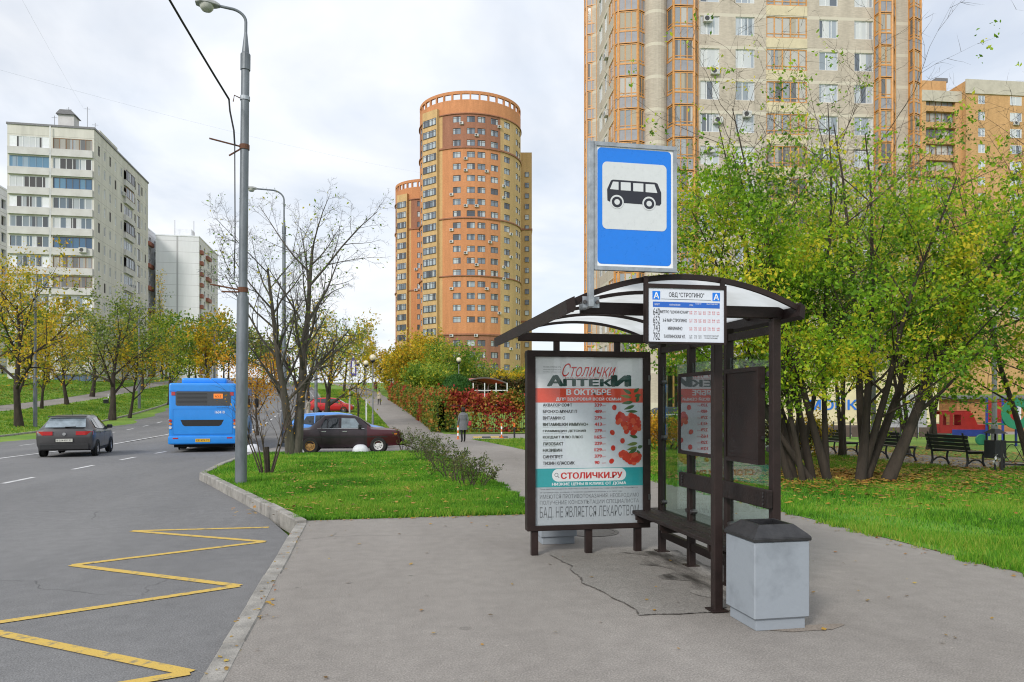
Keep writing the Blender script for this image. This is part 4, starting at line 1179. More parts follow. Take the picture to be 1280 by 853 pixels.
for k in range(nfl):
    v = PT - 1.35 - (k + 1) * 2.8
    for u in (.12, 5.72):
        link('balcony_panel', _spm, PB, (u, 0, v))
        st_ = random.random()
        fm, pm = (F_WHITE, P_PAN) if st_ < .74 else (F_BROWN, P_LOG) if st_ < .92 else (F_DARK, P_BLUE)
        if k == 1 and u < 1: fm, pm = M_FRB, P_BLUE
        if k in (6, 7) and u > 1: fm, pm = F_BROWN, P_LOG
        inf = random.choice((0, 0, .9, 1.2)) if fm is F_WHITE else 0
        ww = 5.1 - 2 * inf
        n = max(3, round(ww / .85))
        add_window(PB, f0, 0, u + .13 + inf, v + 1.02, ww, 1.58, [i / n for i in range(1, n)], None, fm, pm, .06, 'balcony_window', fw=.07)
        if inf:
            for uu in (u + .13, u + .13 + inf + ww): MB().box(uu + .01, uu + inf - .01, .01, .05, v + 1.03, v + 2.6).build('infill_panel', M_WPANEL, PB)
    for (u, ww) in sw: add_window(PB, fs, R(90), u, v + .95, ww, 1.45, (.5,), None, F_WHITE if random.random() < .8 else F_DARK, P_PAN, .12, fw=.09)
    fm = random.choice((F_DARK, F_WHITE, F_DARK, F_BROWN))
    add_window(PB, fs, R(90), 13.2, v + .95, 4.4, 1.6, (.2, .4, .6, .8), None, fm, P_PAN, -.3 if random.random() < .6 else .1, 'balcony_window', fw=.07)
    MB().box(11.21, 11.55, 13.1, 17.7, v - .02, v + .93).build('balcony_panel', M_SPAND, PB)
    add_window(PB, fs, R(90), 20.2, v + .5, 1.7, 2.05, (.5,), None, F_DARK, P_LOG, .1, fw=.07)
    if random.random() < .7: add_ac(PB, fs, R(90), random.choice((12.7, 18.1, 19.7)), v + .9, 1.1)
    if k in (5,): add_ac(PB, lambda a_, b_, d_: f0(a_, b_, d_ + .34), 0, 9.9, v + .35, 1.2)
MB().box(5.53, 5.67, -.38, -.3, 0, PT).build('drainpipe', F_WHITE, PB)
pe = MB(); pe.box(3.6, 10, 6, 14, PT + .2, PT + 2.0); pe = pe.build('roof_house', M_PANEL, PB)
MB().box(5.2, 7.3, 3.5, 5.5, PT + .2, PT + 3.1).build('vent_shaft', M_SPAND, PB)
mb = MB(); mb.prism([(4.95, PT + 3.1), (7.55, PT + 3.1), (7.0, PT + 3.75), (5.5, PT + 3.75)], 3.2, 5.8, 'y'); mb.build('shaft_cap', M_COPE, PB)
for x, y, h in ((6.25, 4.5, 4.6), (8.6, 5, 5.0), (4.4, 7, 4.4), (11.0, 1, 1.3), (3.7, 6.2, 3.8)):
    a = MB(); a.tube([(x, y, PT + .3), (x, y, PT + h)], .035, 5); a.tube([(x - .4, y, PT + h - .3), (x + .4, y, PT + h - .3)], .02, 4); a.build('aerial', M_COPE, PB)

def white_block(label, x0, x1, y0, y1, ztop, zb, side=True):
    W_ = thing('white_block', label, 'building', (x0, y0, zb), 0, 'white panel blocks far up the avenue')
    h = ztop - zb; fw_, fsd = flat((0, 0, 0), 0), flat((x1 - x0, 0, 0), R(90))
    m = MB(); hs = []
    for k in range(int(h / 2.8) - 1):
        v = h - 1.2 - (k + 1) * 2.8
        for u in (1.2, 6.0, 10.5, 15.0, 18.2): 
            if u + 1.6 < y1 - y0: hs.append((u, u + 1.6, v + .7, v + 2.3))
    facade(m, fw_, 0, x1 - x0, 0, h, [], .1); facade(m, fsd, 0, y1 - y0, 0, h, hs, .6)
    m.face([(0, 0, h), (x1 - x0, 0, h), (x1 - x0, y1 - y0, h), (0, y1 - y0, h)])
    m.face([(0, 0, 0), (0, y1 - y0, 0), (0, y1 - y0, h), (0, 0, h)])
    m.build('wall', wallmat('white panels ' + label[:9], (.72, .73, .745), (.48, .48, .49), 2.8, ztop - 1.2 - 28 * 2.8, .09, None, .06), W_, recalc=False)
    MB().box(-.1, x1 - x0 + .1, -.1, y1 - y0 + .1, h, h + .3).build('parapet', M_WPANEL, W_)
    MB().box((x1 - x0) * .48, (x1 - x0) * .52, -.015, -.002, 0, h - .05).build('panel_seam', mat('seam mastic', (.4, .4, .41), .8), W_)
    M_RB = mat('terracotta balcony', (.33, .12, .08), .7, .15, 2)
    for k in range(int(h / 2.8) - 1):
        v = h - 1.2 - (k + 1) * 2.8
        for u in (1.2, 6.0, 10.5, 15.0, 18.2):
            if u + 1.6 < y1 - y0: add_window(W_, fsd, R(90), u, v + .7, 1.6, 1.6, (.5,), None, F_DARK, P_PAN, .5)
        for u in (1.0, 8.2) if side else (): 
            if k % 2 == 0 or u < 2: MB().box(x1 - x0 + .01, x1 - x0 + .7, u, u + (1.9 if u < 2 else 4.2), v - .1, v + .85).build('balcony', M_RB, W_)
    MB().box((x1 - x0) * .3, (x1 - x0) * .72, 5, 9, h + .3, h + 3.0).build('roof_house', M_WPANEL, W_)
    for t in (.35, .8): MB().tube([((x1 - x0) * t, 4, h), ((x1 - x0) * t, 4, h + 5)], .06, 5).build('aerial', M_COPE, W_)
white_block('white panel block with terracotta balconies and rooftop aerials, up the avenue', -52.9, -42.6, 201.7, 226, 44.6, 5)
white_block('white panel block tucked between the pale balcony block and its twin', -66, -54.6, 192, 214, 46.0, 5)
white_block('white panel block peeping past the left picture edge behind the balcony block', -72, -60.4, 128, 150, 38.0, 3, False)

# ---------------------------------------------------------------- orange block at the right edge
M_TERR = wallmat('ochre brick', (.53, .32, .15), None, 3, 0, .1, .12)
oc = place(1150, 137)
OB = thing('ochre_block', 'ochre and cream brick block with dark loggias beyond the bare treetops', 'building', (oc[0], oc[1], 0), -YAW + R(6))
ot = 61.3; fo = flat((0, 0, 0), 0); hs = []
for k in range(14):
    v = ot - 4.2 - k * 3.0
    hs += [(1.2, 7.0, v - .2, v + 1.8), (10.6, 12.0, v, v + 1.6), (16.9, 19.2, v, v + 1.6), (20.3, 22.6, v, v + 1.6), (23.4, 25.7, v, v + 1.6)]
m = MB(); facade(m, fo, 0, 8.2, 0, ot - 1.8, [h for h in hs if h[1] < 8.2], 1.0, 0); facade(m, flat((0, -1.2, 0), 0), 8.2, 30, 0, ot, [h for h in hs if h[0] > 8.2], .2, 0)
m.face([(8.2, 0, 0), (8.2, -1.2, 0), (8.2, -1.2, ot), (8.2, 0, ot)]); m.face([(0, 0, ot - 1.8), (8.2, 0, ot - 1.8), (8.2, 12, ot - 1.8), (0, 12, ot - 1.8)]); m.face([(8.2, -1.2, ot), (30, -1.2, ot), (30, 12, ot), (8.2, 12, ot)])
m.face([(0, 12, 0), (0, 0, 0), (0, 0, ot - 1.8), (0, 12, ot - 1.8)]); m.face([(8.2, 0, ot - 1.8), (8.2, 12, ot - 1.8), (8.2, 12, ot), (8.2, 0, ot)])
m.build('wall', M_TERR, OB, recalc=False)
M_PALE = mat('pale brick', (.50, .46, .38), .85, .1, 1)
MB().box(-.1, 8.19, -.15, -.004, ot - 3.6, ot - 1.6).build('cornice', M_PALE, OB); MB().box(8.05, 30.1, -1.4, -1.204, ot - 2.4, ot + .2).build('cornice', M_PALE, OB)
MB().box(27, 30, -1.25, -1.204, ot - 24, ot - 2.8).build('pale_strip', M_PALE, OB)
MB().box(2.6, 7.4, 3, 8, ot - 1.8, ot + 1.6).build('roof_house', M_TERR, OB); MB().box(5.6, 8.0, 3.4, 6, ot + 1.6, ot + 2.4).build('roof_cap', M_COPE, OB)
for k in range(14):
    v = ot - 4.2 - k * 3.0
    add_window(OB, fo, 0, 1.2, v - .2, 5.8, 2.0, (.2, .4, .6, .8), None, F_BROWN, P_LOG, .7, 'loggia_window', fw=.1)
    f1 = flat((0, -1.2, 0), 0)
    for (u, ww) in ((10.6, 1.4), (16.9, 2.3), (20.3, 2.3), (23.4, 2.3)): add_window(OB, f1, 0, u, v, ww, 1.6, (.5,), None, F_WHITE, P_DAY, .03 if u > 12 else .16, fw=.09)
    if k % 3 == 1: add_ac(OB, f1, 0, 18, v - .7, 1.2)

# ---------------------------------------------------------------- car wash pavilion, brick annexe, market canopy
cw = place(968, 47)
CW = thing('car_wash_pavilion', 'low cream pavilion with blue lettering seen between the tree trunks', 'building', (cw[0], cw[1], -.3), -YAW)
M_CW = mat('cream render', (.68, .60, .38), .8, .08, 1)
MB().box(0, 10.4, 0, 8, 0, 4.3).build('wall', M_CW, CW)
MB().box(-.15, 10.55, -.15, 8.15, 4.3, 4.6).build('roof_edge', M_COPE, CW)
MB().box(-.02, 10.42, -.03, -.003, 0, .65).build('plinth', mat('brown plinth', (.12, .09, .08), .8, .2, 3), CW)
text('lettering', 'МОЙКА', ink('wash blue', (.02, .16, .62)), CW, 2.15, 1.62, 3.75, .82, -.04, bold=.03)
MB().box(7.0, 9.6, -.04, -.004, 0, 2.6).build('roller_door', mat('grey door', (.35, .35, .36), .5, .1, 4), CW)
an = place(1196, 52)
AN = thing('brick_annexe', 'low brown brick annexe with flat dark roof behind the playground', 'building', (an[0], an[1], -.3), -YAW)
MB().box(0, 16, 0, 7, 0, 2.35).build('wall', wallmat('annexe brick', (.36, .18, .075), None, 3, 0, .1, .2), AN)
MB().box(-.2, 16.2, -.3, 7.2, 2.35, 2.6).build('roof', M_COPE, AN)
for i in range(3): add_window(AN, flat((0, 0, 0), 0), 0, 3 + 4 * i, .9, 1.4, 1.1, (.5,), None, F_WHITE, P_DAY, -.07)

mc = place(574, 76)
MC = thing('market_canopy', 'red arched canopy on white posts above the creeper hedge', 'canopy', (mc[0], mc[1], hz(*mc)), -YAW)
M_REDR = mat('faded red roof sheet', (.50, .14, .13), .5, .12, 2); M_REDW = mat('red wall', (.42, .03, .03), .6, .15, 2)
def arc(u, w=2.6, h=.85): return (w * u, h * math.cos(u * 1.25) - h * math.cos(1.25))
mb = MB(); yaw2 = R(62)
prof = [arc(u) for u in np.linspace(-1, 1, 15)]
c_, s_ = math.cos(yaw2), math.sin(yaw2)
def mcp(x, y, z): return (2.6 + x * .9 - y * .42, y * 1.0, z)
Ln = 5.0
for a, b in zip(prof[:-1], prof[1:]): mb.face([mcp(a[0], 0, 3.0 + a[1]), mcp(b[0], 0, 3.0 + b[1]), mcp(b[0], Ln, 3.0 + b[1]), mcp(a[0], Ln, 3.0 + a[1])])
mb.build('roof', M_REDR, MC)
for y in (0, Ln):
    g = MB()
    for a, b in zip(prof[:-1], prof[1:]): g.face([mcp(a[0], y, 3.0 + a[1] - .12), mcp(b[0], y, 3.0 + b[1] - .12), mcp(b[0], y, 3.0 + b[1] + .02), mcp(a[0], y, 3.0 + a[1] + .02)])
    g.build('gable_arch', F_DARK, MC)
    for x in (-2.55, -1.3, 0, 1.3, 2.55):
        p = mcp(x, y, 0); MB().box(p[0] - .05, p[0] + .05, p[1] - .05, p[1] + .05, 0, 3.0).build('post', F_WHITE, MC)
    p, q = mcp(-2.55, y, 0), mcp(2.55, y, 0); MB().box(p[0], q[0], y - .03, y + .03, 2.2, 2.28).build('rail', F_WHITE, MC)
MB().box(-.4, 7.5, .9, 4.0, 0, 1.95).build('stall_wall', M_REDW, MC)
MB().box(7.6, 11, 1, 4, 0, 2.1).build('stall_annexe', M_REDW, MC)

# ================================================================== vegetation
M_BARK = mat('bark', (.042, .032, .024), .95, .4, 6, .8, 30, stretch=(1, 1, .25))
M_BARK2 = mat('grey bark', (.085, .075, .06), .95, .4, 6, .8, 30, stretch=(1, 1, .25))
M_TWIG = mat('twig bark', (.075, .055, .04), .9, .3, 8)
def C(*a): return a
LEAF_MAPLE = leafmat('maple leaves green and yellow', [(0.067, 0.160, 0.013), (0.133, 0.282, 0.019), (0.227, 0.429, 0.025), (0.346, 0.539, 0.029), (0.533, 0.613, 0.036), (0.780, 0.637, 0.051)], .45, .55, .6, rnd=.6)
LEAF_TOP = leafmat('thin yellow green leaves', [(0.194, 0.347, 0.021), (0.331, 0.497, 0.029), (0.525, 0.620, 0.036), (0.719, 0.645, 0.047), (0.780, 0.620, 0.051)], .45, .4, .8)
LEAF_YEL = leafmat('yellow autumn leaves', [(0.162, 0.210, 0.024), (0.351, 0.330, 0.030), (0.567, 0.450, 0.024), (0.743, 0.540, 0.030), (0.648, 0.330, 0.024)], .4, .35, .8)
LEAF_MIX = leafmat('green and yellow leaves', [(0.081, 0.180, 0.022), (0.138, 0.264, 0.031), (0.230, 0.360, 0.039), (0.345, 0.432, 0.044), (0.575, 0.504, 0.044)], .42, .5, .35)
LEAF_GRN = leafmat('grey green willow leaves', [(0.098, 0.150, 0.033), (0.168, 0.240, 0.055), (0.252, 0.330, 0.066), (0.392, 0.390, 0.055)], .4, .4, .6)
LEAF_ORG = leafmat('orange leaves', [(0.360, 0.189, 0.022), (0.576, 0.270, 0.022), (0.720, 0.351, 0.022), (0.660, 0.459, 0.033)], .4, .3, 1)
LEAF_HEDGE = leafmat('creeper leaves', [(.045, .11, .014), (.075, .155, .018), (.13, .20, .022), (.26, .24, .03), (.40, .22, .035), (.46, .09, .035), (.34, .04, .035)], .3, .5, .3, rnd=.6)
LEAF_TOPI = leafmat('clipped evergreen', [(0.019, 0.070, 0.013), (0.039, 0.126, 0.020), (0.078, 0.196, 0.028)], .25, .3, 3)
LEAF_DARK = leafmat('dark shrub leaves', [(.02, .035, .01), (.05, .06, .015), (.12, .05, .02), (.07, .09, .02)], .3, .4, 1)
LEAF_LITTER = leafmat('fallen leaves', [(.14, .08, .03), (.35, .22, .05), (.45, .28, .04), (.30, .10, .03), (.48, .36, .08)], .1, .2, 2)
GRASS = leafmat('grass blades', [(.05, .15, .012), (.09, .26, .016), (.13, .36, .02), (.20, .42, .03), (.34, .42, .06)], .35, .4, .55)
GRASS_DRY = leafmat('verge blades', [(0.078, 0.210, 0.015), (0.143, 0.300, 0.025), (0.234, 0.375, 0.035), (0.364, 0.405, 0.060)], .35, .4, .6)

def tubes_mesh(name, tubes, m, sides=5):
    V, F = [], []; off = 0
    for P, r in tubes:
        P = np.asarray(P, float); r = np.asarray(r, float); n = len(P); k = sides if r[0] > .03 else (4 if r[0] > .012 else 3)
        d = np.gradient(P, axis=0); d /= np.linalg.norm(d, axis=1)[:, None] + 1e-9
        ref = np.where(np.abs(d[:, 2:3]) < .9, np.array([[0, 0, 1.]]), np.array([[1., 0, 0]]))
        u = np.cross(d, ref); u /= np.linalg.norm(u, axis=1)[:, None] + 1e-9; w = np.cross(u, d)
        a = np.arange(k) * 2 * PI / k
        ring = P[:, None, :] + r[:, None, None] * (u[:, None, :] * np.cos(a)[None, :, None] + w[:, None, :] * np.sin(a)[None, :, None])
        V.append(ring.reshape(-1, 3))
        i, j = np.meshgrid(np.arange(n - 1), np.arange(k), indexing='ij')
        A = off + i * k + j; B = off + i * k + (j + 1) % k
        F.append(np.stack([A, B, B + k, A + k], -1).reshape(-1, 4)); off += n * k
    return fast_mesh(name, np.concatenate(V), np.concatenate(F), m, True)
def leaves_mesh(name, pos, size, m, rng, flat_=0., aspect=.55):
    n = len(pos)
    d = rng.normal(size=(n, 3)); d[:, 2] -= .35; d /= np.linalg.norm(d, axis=1)[:, None]
    q = rng.normal(size=(n, 3)); q[:, 2] *= (1 - flat_); q -= (q * d).sum(1)[:, None] * d; q /= np.linalg.norm(q, axis=1)[:, None] + 1e-9
    nn = np.cross(d, q)
    s = (size * rng.uniform(.4, 1.4, n))[:, None]
    base = pos - d * s * .5; tip = pos + d * s * .5 
    l = pos + q * s * aspect * .5 + nn * s * .12; r = pos - q * s * aspect * .5 + nn * s * .12
    V = np.stack([base, l, tip, r], 1).reshape(-1, 3)
    F = np.arange(n * 4).reshape(-1, 4)
    return fast_mesh(name, V, F, m)
class Tree:
    def __init__(s, seed): s.rng = np.random.default_rng(seed); s.tubes = []; s.tw = []
    def grow(s, p, d, L, r, lev, cfg):
        rng = s.rng; n = 7 if lev == 0 else 5 if lev < cfg['levels'] else 4
        P = [np.array(p, float)]; d = np.array(d, float); d /= np.linalg.norm(d); step = L / (n - 1); D = [d.copy()]
        for i in range(n - 1):
            d = d + rng.normal(size=3) * cfg['wob'][min(lev, len(cfg['wob']) - 1)] + np.array([0, 0, cfg['trop'][min(lev, len(cfg['trop']) - 1)]])
            d /= np.linalg.norm(d); P.append(P[-1] + d * step); D.append(d.copy())
        P = np.array(P); tip = cfg.get('tip', .25)
        rad = r * (1 - (1 - tip) * np.linspace(0, 1, n) ** .9)
        if lev == 0: rad[0] *= cfg.get('flare', 1.25)
        s.tubes.append((P, rad))
        if lev >= cfg['levels']:
            s.tw.append(P); return
        if lev == cfg['levels'] - 1: s.tw.append(P[2:])
        nc = cfg['n'][lev]; st = cfg['start'][lev]
        az = rng.uniform(0, 2 * PI)
        for k in range(nc):
            t = st + (1 - st) * (k + rng.uniform(.1, .9)) / nc
            x = t * (n - 1); i = min(int(x), n - 2); f = x - i
            q = P[i] * (1 - f) + P[i + 1] * f; dd = D[i + 1]
            az += 2.4 + rng.uniform(-.5, .5)
            ref = np.array([0, 0, 1.]) if abs(dd[2]) < .9 else np.array([1., 0, 0])
            u = np.cross(dd, ref); u /= np.linalg.norm(u); w = np.cross(u, dd)
            ang = R(cfg['ang'][lev] * rng.uniform(.7, 1.3))
            nd = dd * math.cos(ang) + (u * math.cos(az) + w * math.sin(az)) * math.sin(ang)
            ll = L * cfg['ratio'][lev] * rng.uniform(.7, 1.25) * (1 - .45 * t if lev else 1 - cfg.get('taper', .35) * abs(t - .45))
            s.grow(q, nd, ll, max(rad[i] * cfg.get('rr', .55) * rng.uniform(.8, 1.1), .004), lev + 1, cfg)
    def leaf_positions(s, per, spread, prob=None, gap=None):
        rng = s.rng; out = []
        for P in s.tw:
            if prob is not None and rng.random() > prob(P[-1]): continue
            if gap:
                q = P[-1] * 1.9; nval = math.sin(q[0] + 1.7 * math.sin(q[1] * .7)) + math.sin(q[1] * 1.3 + q[2]) + math.sin(q[2] * 1.5 - q[0] * .8)
                if nval < gap: continue
            k = rng.poisson(per)
            if not k: continue
            x = rng.uniform(.15, 1, k) * (len(P) - 1); i = np.minimum(x.astype(int), len(P) - 2); f = (x - i)[:, None]
            q = P[i] * (1 - f) + P[i + 1] * f + rng.normal(size=(k, 3)) * spread
            if per > 10: q = np.repeat(q[::4], 4, 0)[:k] + rng.normal(size=(k, 3)) * .05      # leaflets sit together in sprays
            out.append(q)
        return np.concatenate(out) if out else np.zeros((0, 3))

def tree_obj(name, label, loc, tr, bark, leafm, per, spread, size, prob=None, group=None, cat='tree', rz=0, extra=None, aspect=.55, gap=None):
    t = thing(name, label, cat, loc, rz, group)
    big = [x for x in tr.tubes if x[1][0] > .022]; small = [x for x in tr.tubes if x[1][0] <= .022]
    if big: link('trunk', tubes_mesh('trunk', big, bark, 8), t)
    if small: link('twigs', tubes_mesh('twigs', small, M_TWIG if bark is M_BARK else bark), t)['kind'] = 'stuff'
    p = tr.leaf_positions(per, spread, prob, gap)
    if len(p): link('crown', leaves_mesh('crown', p, size, leafm, tr.rng, aspect=aspect), t)
    return t
CFG = dict(levels=3, n=[9, 6, 5], start=[.3, .2, .2], ang=[48, 45, 45], ratio=[.55, .5, .5], wob=[.05, .1, .15, .2], trop=[.02, .07, .05, .0], rr=.55, tip=.25)

# ---------------------------------------------------------------- ash-leaved maples on the park lawn (many stems from one stool)
def stool(seed, stems, cfg):
    T_ = Tree(seed)
    for (ox, oy, az, lean, L, r) in stems:
        d = (math.sin(R(az)) * math.sin(R(lean)), math.cos(R(az)) * math.sin(R(lean)), math.cos(R(lean)))
        T_.grow((ox, oy, -.05), d, L, r, 0, cfg)
    return T_
MAP = dict(levels=3, n=[13, 7, 5], start=[.2, .15, .15], ang=[52, 50, 50], ratio=[.36, .5, .5], wob=[.05, .11, .16, .2], trop=[.035, .05, .0, -.03], rr=.42, tip=.12, flare=1.15, taper=.1)
g0 = ground_at(1060, 602, 0)
def dense(h0, h1, low=.97, hi=.05):
    return lambda p: low if p[2] < h0 else (hi if p[2] > h1 else low + (hi - low) * (p[2] - h0) / (h1 - h0))
A = stool(31, [(-.75, .1, 280, 17, 6.2, .08), (-.55, .3, 300, 9, 8.2, .09), (-.35, -.05, 285, 27, 4.4, .075), (-.15, .25, 330, 9, 8.8, .085), (0, -.1, 285, 15, 7.2, .09), (.15, .2, 20, 5, 8.4, .07), (-.65, -.2, 270, 13, 5.4, .06), (-.25, .35, 310, 13, 6.2, .07)], MAP)
tree_obj('maple_tree', 'leafy maple whose dark stems fan out to the left beside the shelter', (g0[0] - .45, g0[1] + .1, 0), A, M_BARK, LEAF_MAPLE, 19, .13, .088, dense(4.6, 7.6, 1, .05), 'maples on the park lawn', gap=-.95)
B = stool(47, [(-.3, 0, 60, 16, 7.8, .10), (-.05, .25, 75, 27, 7.0, .11), (.25, -.1, 85, 31, 7.2, .13), (.1, .3, 30, 12, 8.8, .10), (-.2, .2, 100, 18, 6.6, .09)], MAP)
tree_obj('maple_tree', 'leafy maple whose thick stems lean over the park benches', (g0[0] + .55, g0[1] - .05, 0), B, M_BARK, LEAF_MAPLE, 20, .13, .088, dense(4.6, 7.6, 1, .06), 'maples on the park lawn', gap=-.95)
for i, (px, Z, hgt, seed, lab, lm, h0, h1) in enumerate([(990, 21.5, 8.2, 61, 'slender maple with yellowing top rising behind the right end of the shelter roof', LEAF_TOP, 6.0, 9.0), (1040, 23.5, 9.0, 62, 'maple with thinning crown in the second row behind the left stems, bare twigs on top', LEAF_TOP, 6.2, 9.4),
                                             (1288, 17.2, 9.2, 63, 'tall maple at the right picture edge with bare upper twigs', LEAF_MAPLE, 5.4, 7.6), (1130, 24, 9.0, 64, 'maple in the second row behind the bench, pale yellow green', LEAF_TOP, 6.2, 9.6), (1166, 28, 8.6, 66, 'dense maple above the playground lorry', LEAF_MAPLE, 6, 9), (1345, 15.5, 7.4, 68, 'maple mostly outside the picture, branches hanging into the right edge', LEAF_MAPLE, 5, 7)]):
    x, y = place(px, Z)
    rr_ = random.Random(seed)
    st_ = [(rr_.uniform(-.3, .3), rr_.uniform(-.3, .3), rr_.uniform(0, 360), rr_.uniform(4, 16), hgt * rr_.uniform(.85, 1.05), .075) for _ in range(3)]
    if seed == 61: st_ = [(-.2, 0, 95, 6, 7.6, .075), (.1, .1, 60, 12, 8.2, .075), (.2, -.1, 120, 16, 7.4, .07)]
    Tn = stool(seed, st_, MAP)
    tree_obj('maple_tree', lab, (x, y, hz(x, y)), Tn, M_BARK, lm, 12, .14, .095, dense(h0, h1, .97, .05), 'maples on the park lawn', gap=-.75)

# ---------------------------------------------------------------- the big half-bare tree by the parked car
BARE = dict(levels=4, n=[14, 8, 6, 6], start=[.20, .2, .2, .2], ang=[42, 40, 42, 45], ratio=[.42, .54, .5, .5], wob=[.04, .1, .14, .18, .2], trop=[.0, .06, .04, .01, 0], rr=.5, tip=.22, flare=1.25, taper=.25)
bt = Tree(83); bt.grow((-.05, 0, -.1), (-.05, .02, 1), 7.4, .2, 0, BARE); bt.grow((.08, 0, -.1), (.13, .04, 1), 6.4, .17, 0, BARE)
bx_t = place(367, 25.6)
tree_obj('bare_tree', 'large nearly leafless tree with forked trunk beside the parked dark sedan', (bx_t[0], bx_t[1], hz(*bx_t)), bt, M_BARK2, LEAF_MIX, .11, .1, .1, None, rz=R(200))
# ---------------------------------------------------------------- roadside and avenue trees
AV = dict(levels=3, n=[10, 7, 5], start=[.22, .2, .15], ang=[48, 45, 45], ratio=[.62, .5, .5], wob=[.05, .1, .15, .2], trop=[.02, .06, .03, -.02], rr=.55, tip=.2, flare=1.3, taper=.2)
def avenue(px, Z, base, h, seed, lm, per, label, name='avenue_tree', size=.2, cfg=AV, lean=(0, 0), prob=None, r=.2, spread=.3, bark=M_BARK, group='trees along the avenue'):
    x, y = place(px, Z)
    T_ = Tree(seed); T_.grow((0, 0, -.1), (lean[0], lean[1], 1), h * .72, r, 0, cfg)
    return tree_obj(name, label, (x, y, hz(x, y)), T_, bark, lm, per, spread, size, prob, group)
avenue(24, 50, 527, 11.5, 101, LEAF_YEL, 7.5, 'yellow leaved tree with dark trunk at the left edge beside the street lamp', r=.27)
avenue(140, 62, 510, 10.8, 102, LEAF_GRN, 9, 'broad olive green tree whose trunk forks low on the verge', r=.28)
avenue(162, 65, 505, 8.0, 103, LEAF_YEL, 6, 'small yellowing tree leaning beside the broad olive tree', lean=(.15, 0), r=.14)
avenue(84, 72, 497, 9.5, 104, LEAF_YEL, 6, 'yellow tree with leaning dark trunk beyond the left footpath', lean=(-.18, 0), r=.2)
avenue(212, 84, 492, 9.2, 105, LEAF_MIX, 12, 'round green tree at the bend just above the bus roof', r=.2, size=.26)
avenue(52, 66, 497, 8.0, 106, LEAF_YEL, 5.5, 'thin yellow tree between the lamp and the leaning trunk', r=.14)
avenue(-20, 62, 497, 12.5, 107, LEAF_YEL, 9, 'tall golden tree cut by the left edge of the picture', r=.25)
avenue(115, 84, 490, 11, 108, LEAF_GRN, 13, 'grey green willow standing in front of the balcony block', r=.25, size=.24)
for i, (px, Z, h, lm, lab) in enumerate([(60, 96, 11, LEAF_YEL, 'golden tree in the far park below the balcony block'), (178, 100, 11, LEAF_MIX, 'rusty tree below the corner of the balcony block'), (236, 112, 11, LEAF_MIX, 'olive tree beside the far bend of the avenue'), (262, 104, 10.5, LEAF_YEL, 'yellow tree over the bus roof'),
                                         (285, 120, 11, LEAF_MIX, 'bright green tree close to the lamp pole'), (308, 132, 10, LEAF_GRN, 'hazy green tree at the top of the avenue'), (20, 84, 10, LEAF_MIX, 'green tree low behind the yellow edge tree'), (330, 150, 10, LEAF_YEL, 'pale yellow tree closing the avenue'), (352, 138, 9, LEAF_MIX, 'mixed tree behind the bare tree'),
                                         (150, 120, 12, LEAF_GRN, 'grey green tree at the foot of the balcony block'), (208, 140, 12, LEAF_YEL, 'yellow tree at the foot of the white block'), (245, 150, 12, LEAF_MIX, 'green tree at the foot of the white block'), (280, 155, 11, LEAF_YEL, 'amber tree at the foot of the white block')]):
    avenue(px, Z, 0, h, 130 + i, lm, 13, lab, size=.36, spread=.45, r=.2, cfg=dict(AV, n=[10, 6, 4]))
# poplar, nearly bare, in front of the white block
POP = dict(levels=2, n=[34, 6], start=[.12, .2], ang=[24, 25], ratio=[.22, .5], wob=[.02, .08, .1], trop=[0, .12, .1], rr=.5, tip=.1, taper=.9)
avenue(203, 150, 0, 27, 151, LEAF_YEL, 2.2, 'tall thin poplar almost bare in front of the white block', 'poplar_tree', .4, POP, r=.22, bark=M_BARK2, group=None)
# trees right of the road
avenue(322, 46, 0, 5.5, 160, LEAF_ORG, 7, 'small maple with orange leaves between lamp and bare tree', 'young_maple', .16, AV, r=.08, group=None)
avenue(407, 55, 0, 9.0, 161, LEAF_YEL, 5, 'yellowing tree in front of the red hatchback', r=.24)
avenue(448, 44, 0, 4.6, 162, LEAF_YEL, 2.0, 'crooked little tree with few leaves behind the sedan', 'small_tree', .12, dict(AV, n=[7, 5, 4], start=[.15, .2, .2]), r=.08, group=None)
avenue(385, 95, 0, 10, 163, LEAF_MIX, 8, 'half bare tree beyond the red hatchback', r=.2, size=.3, group='trees along the avenue')
avenue(430, 112, 0, 11, 164, LEAF_MIX, 6, 'thin tree by the top of the footpath', r=.2, size=.3)
avenue(455, 135, 0, 10, 165, LEAF_YEL, 7, 'far yellow tree where the footpath ends', r=.2, size=.36)
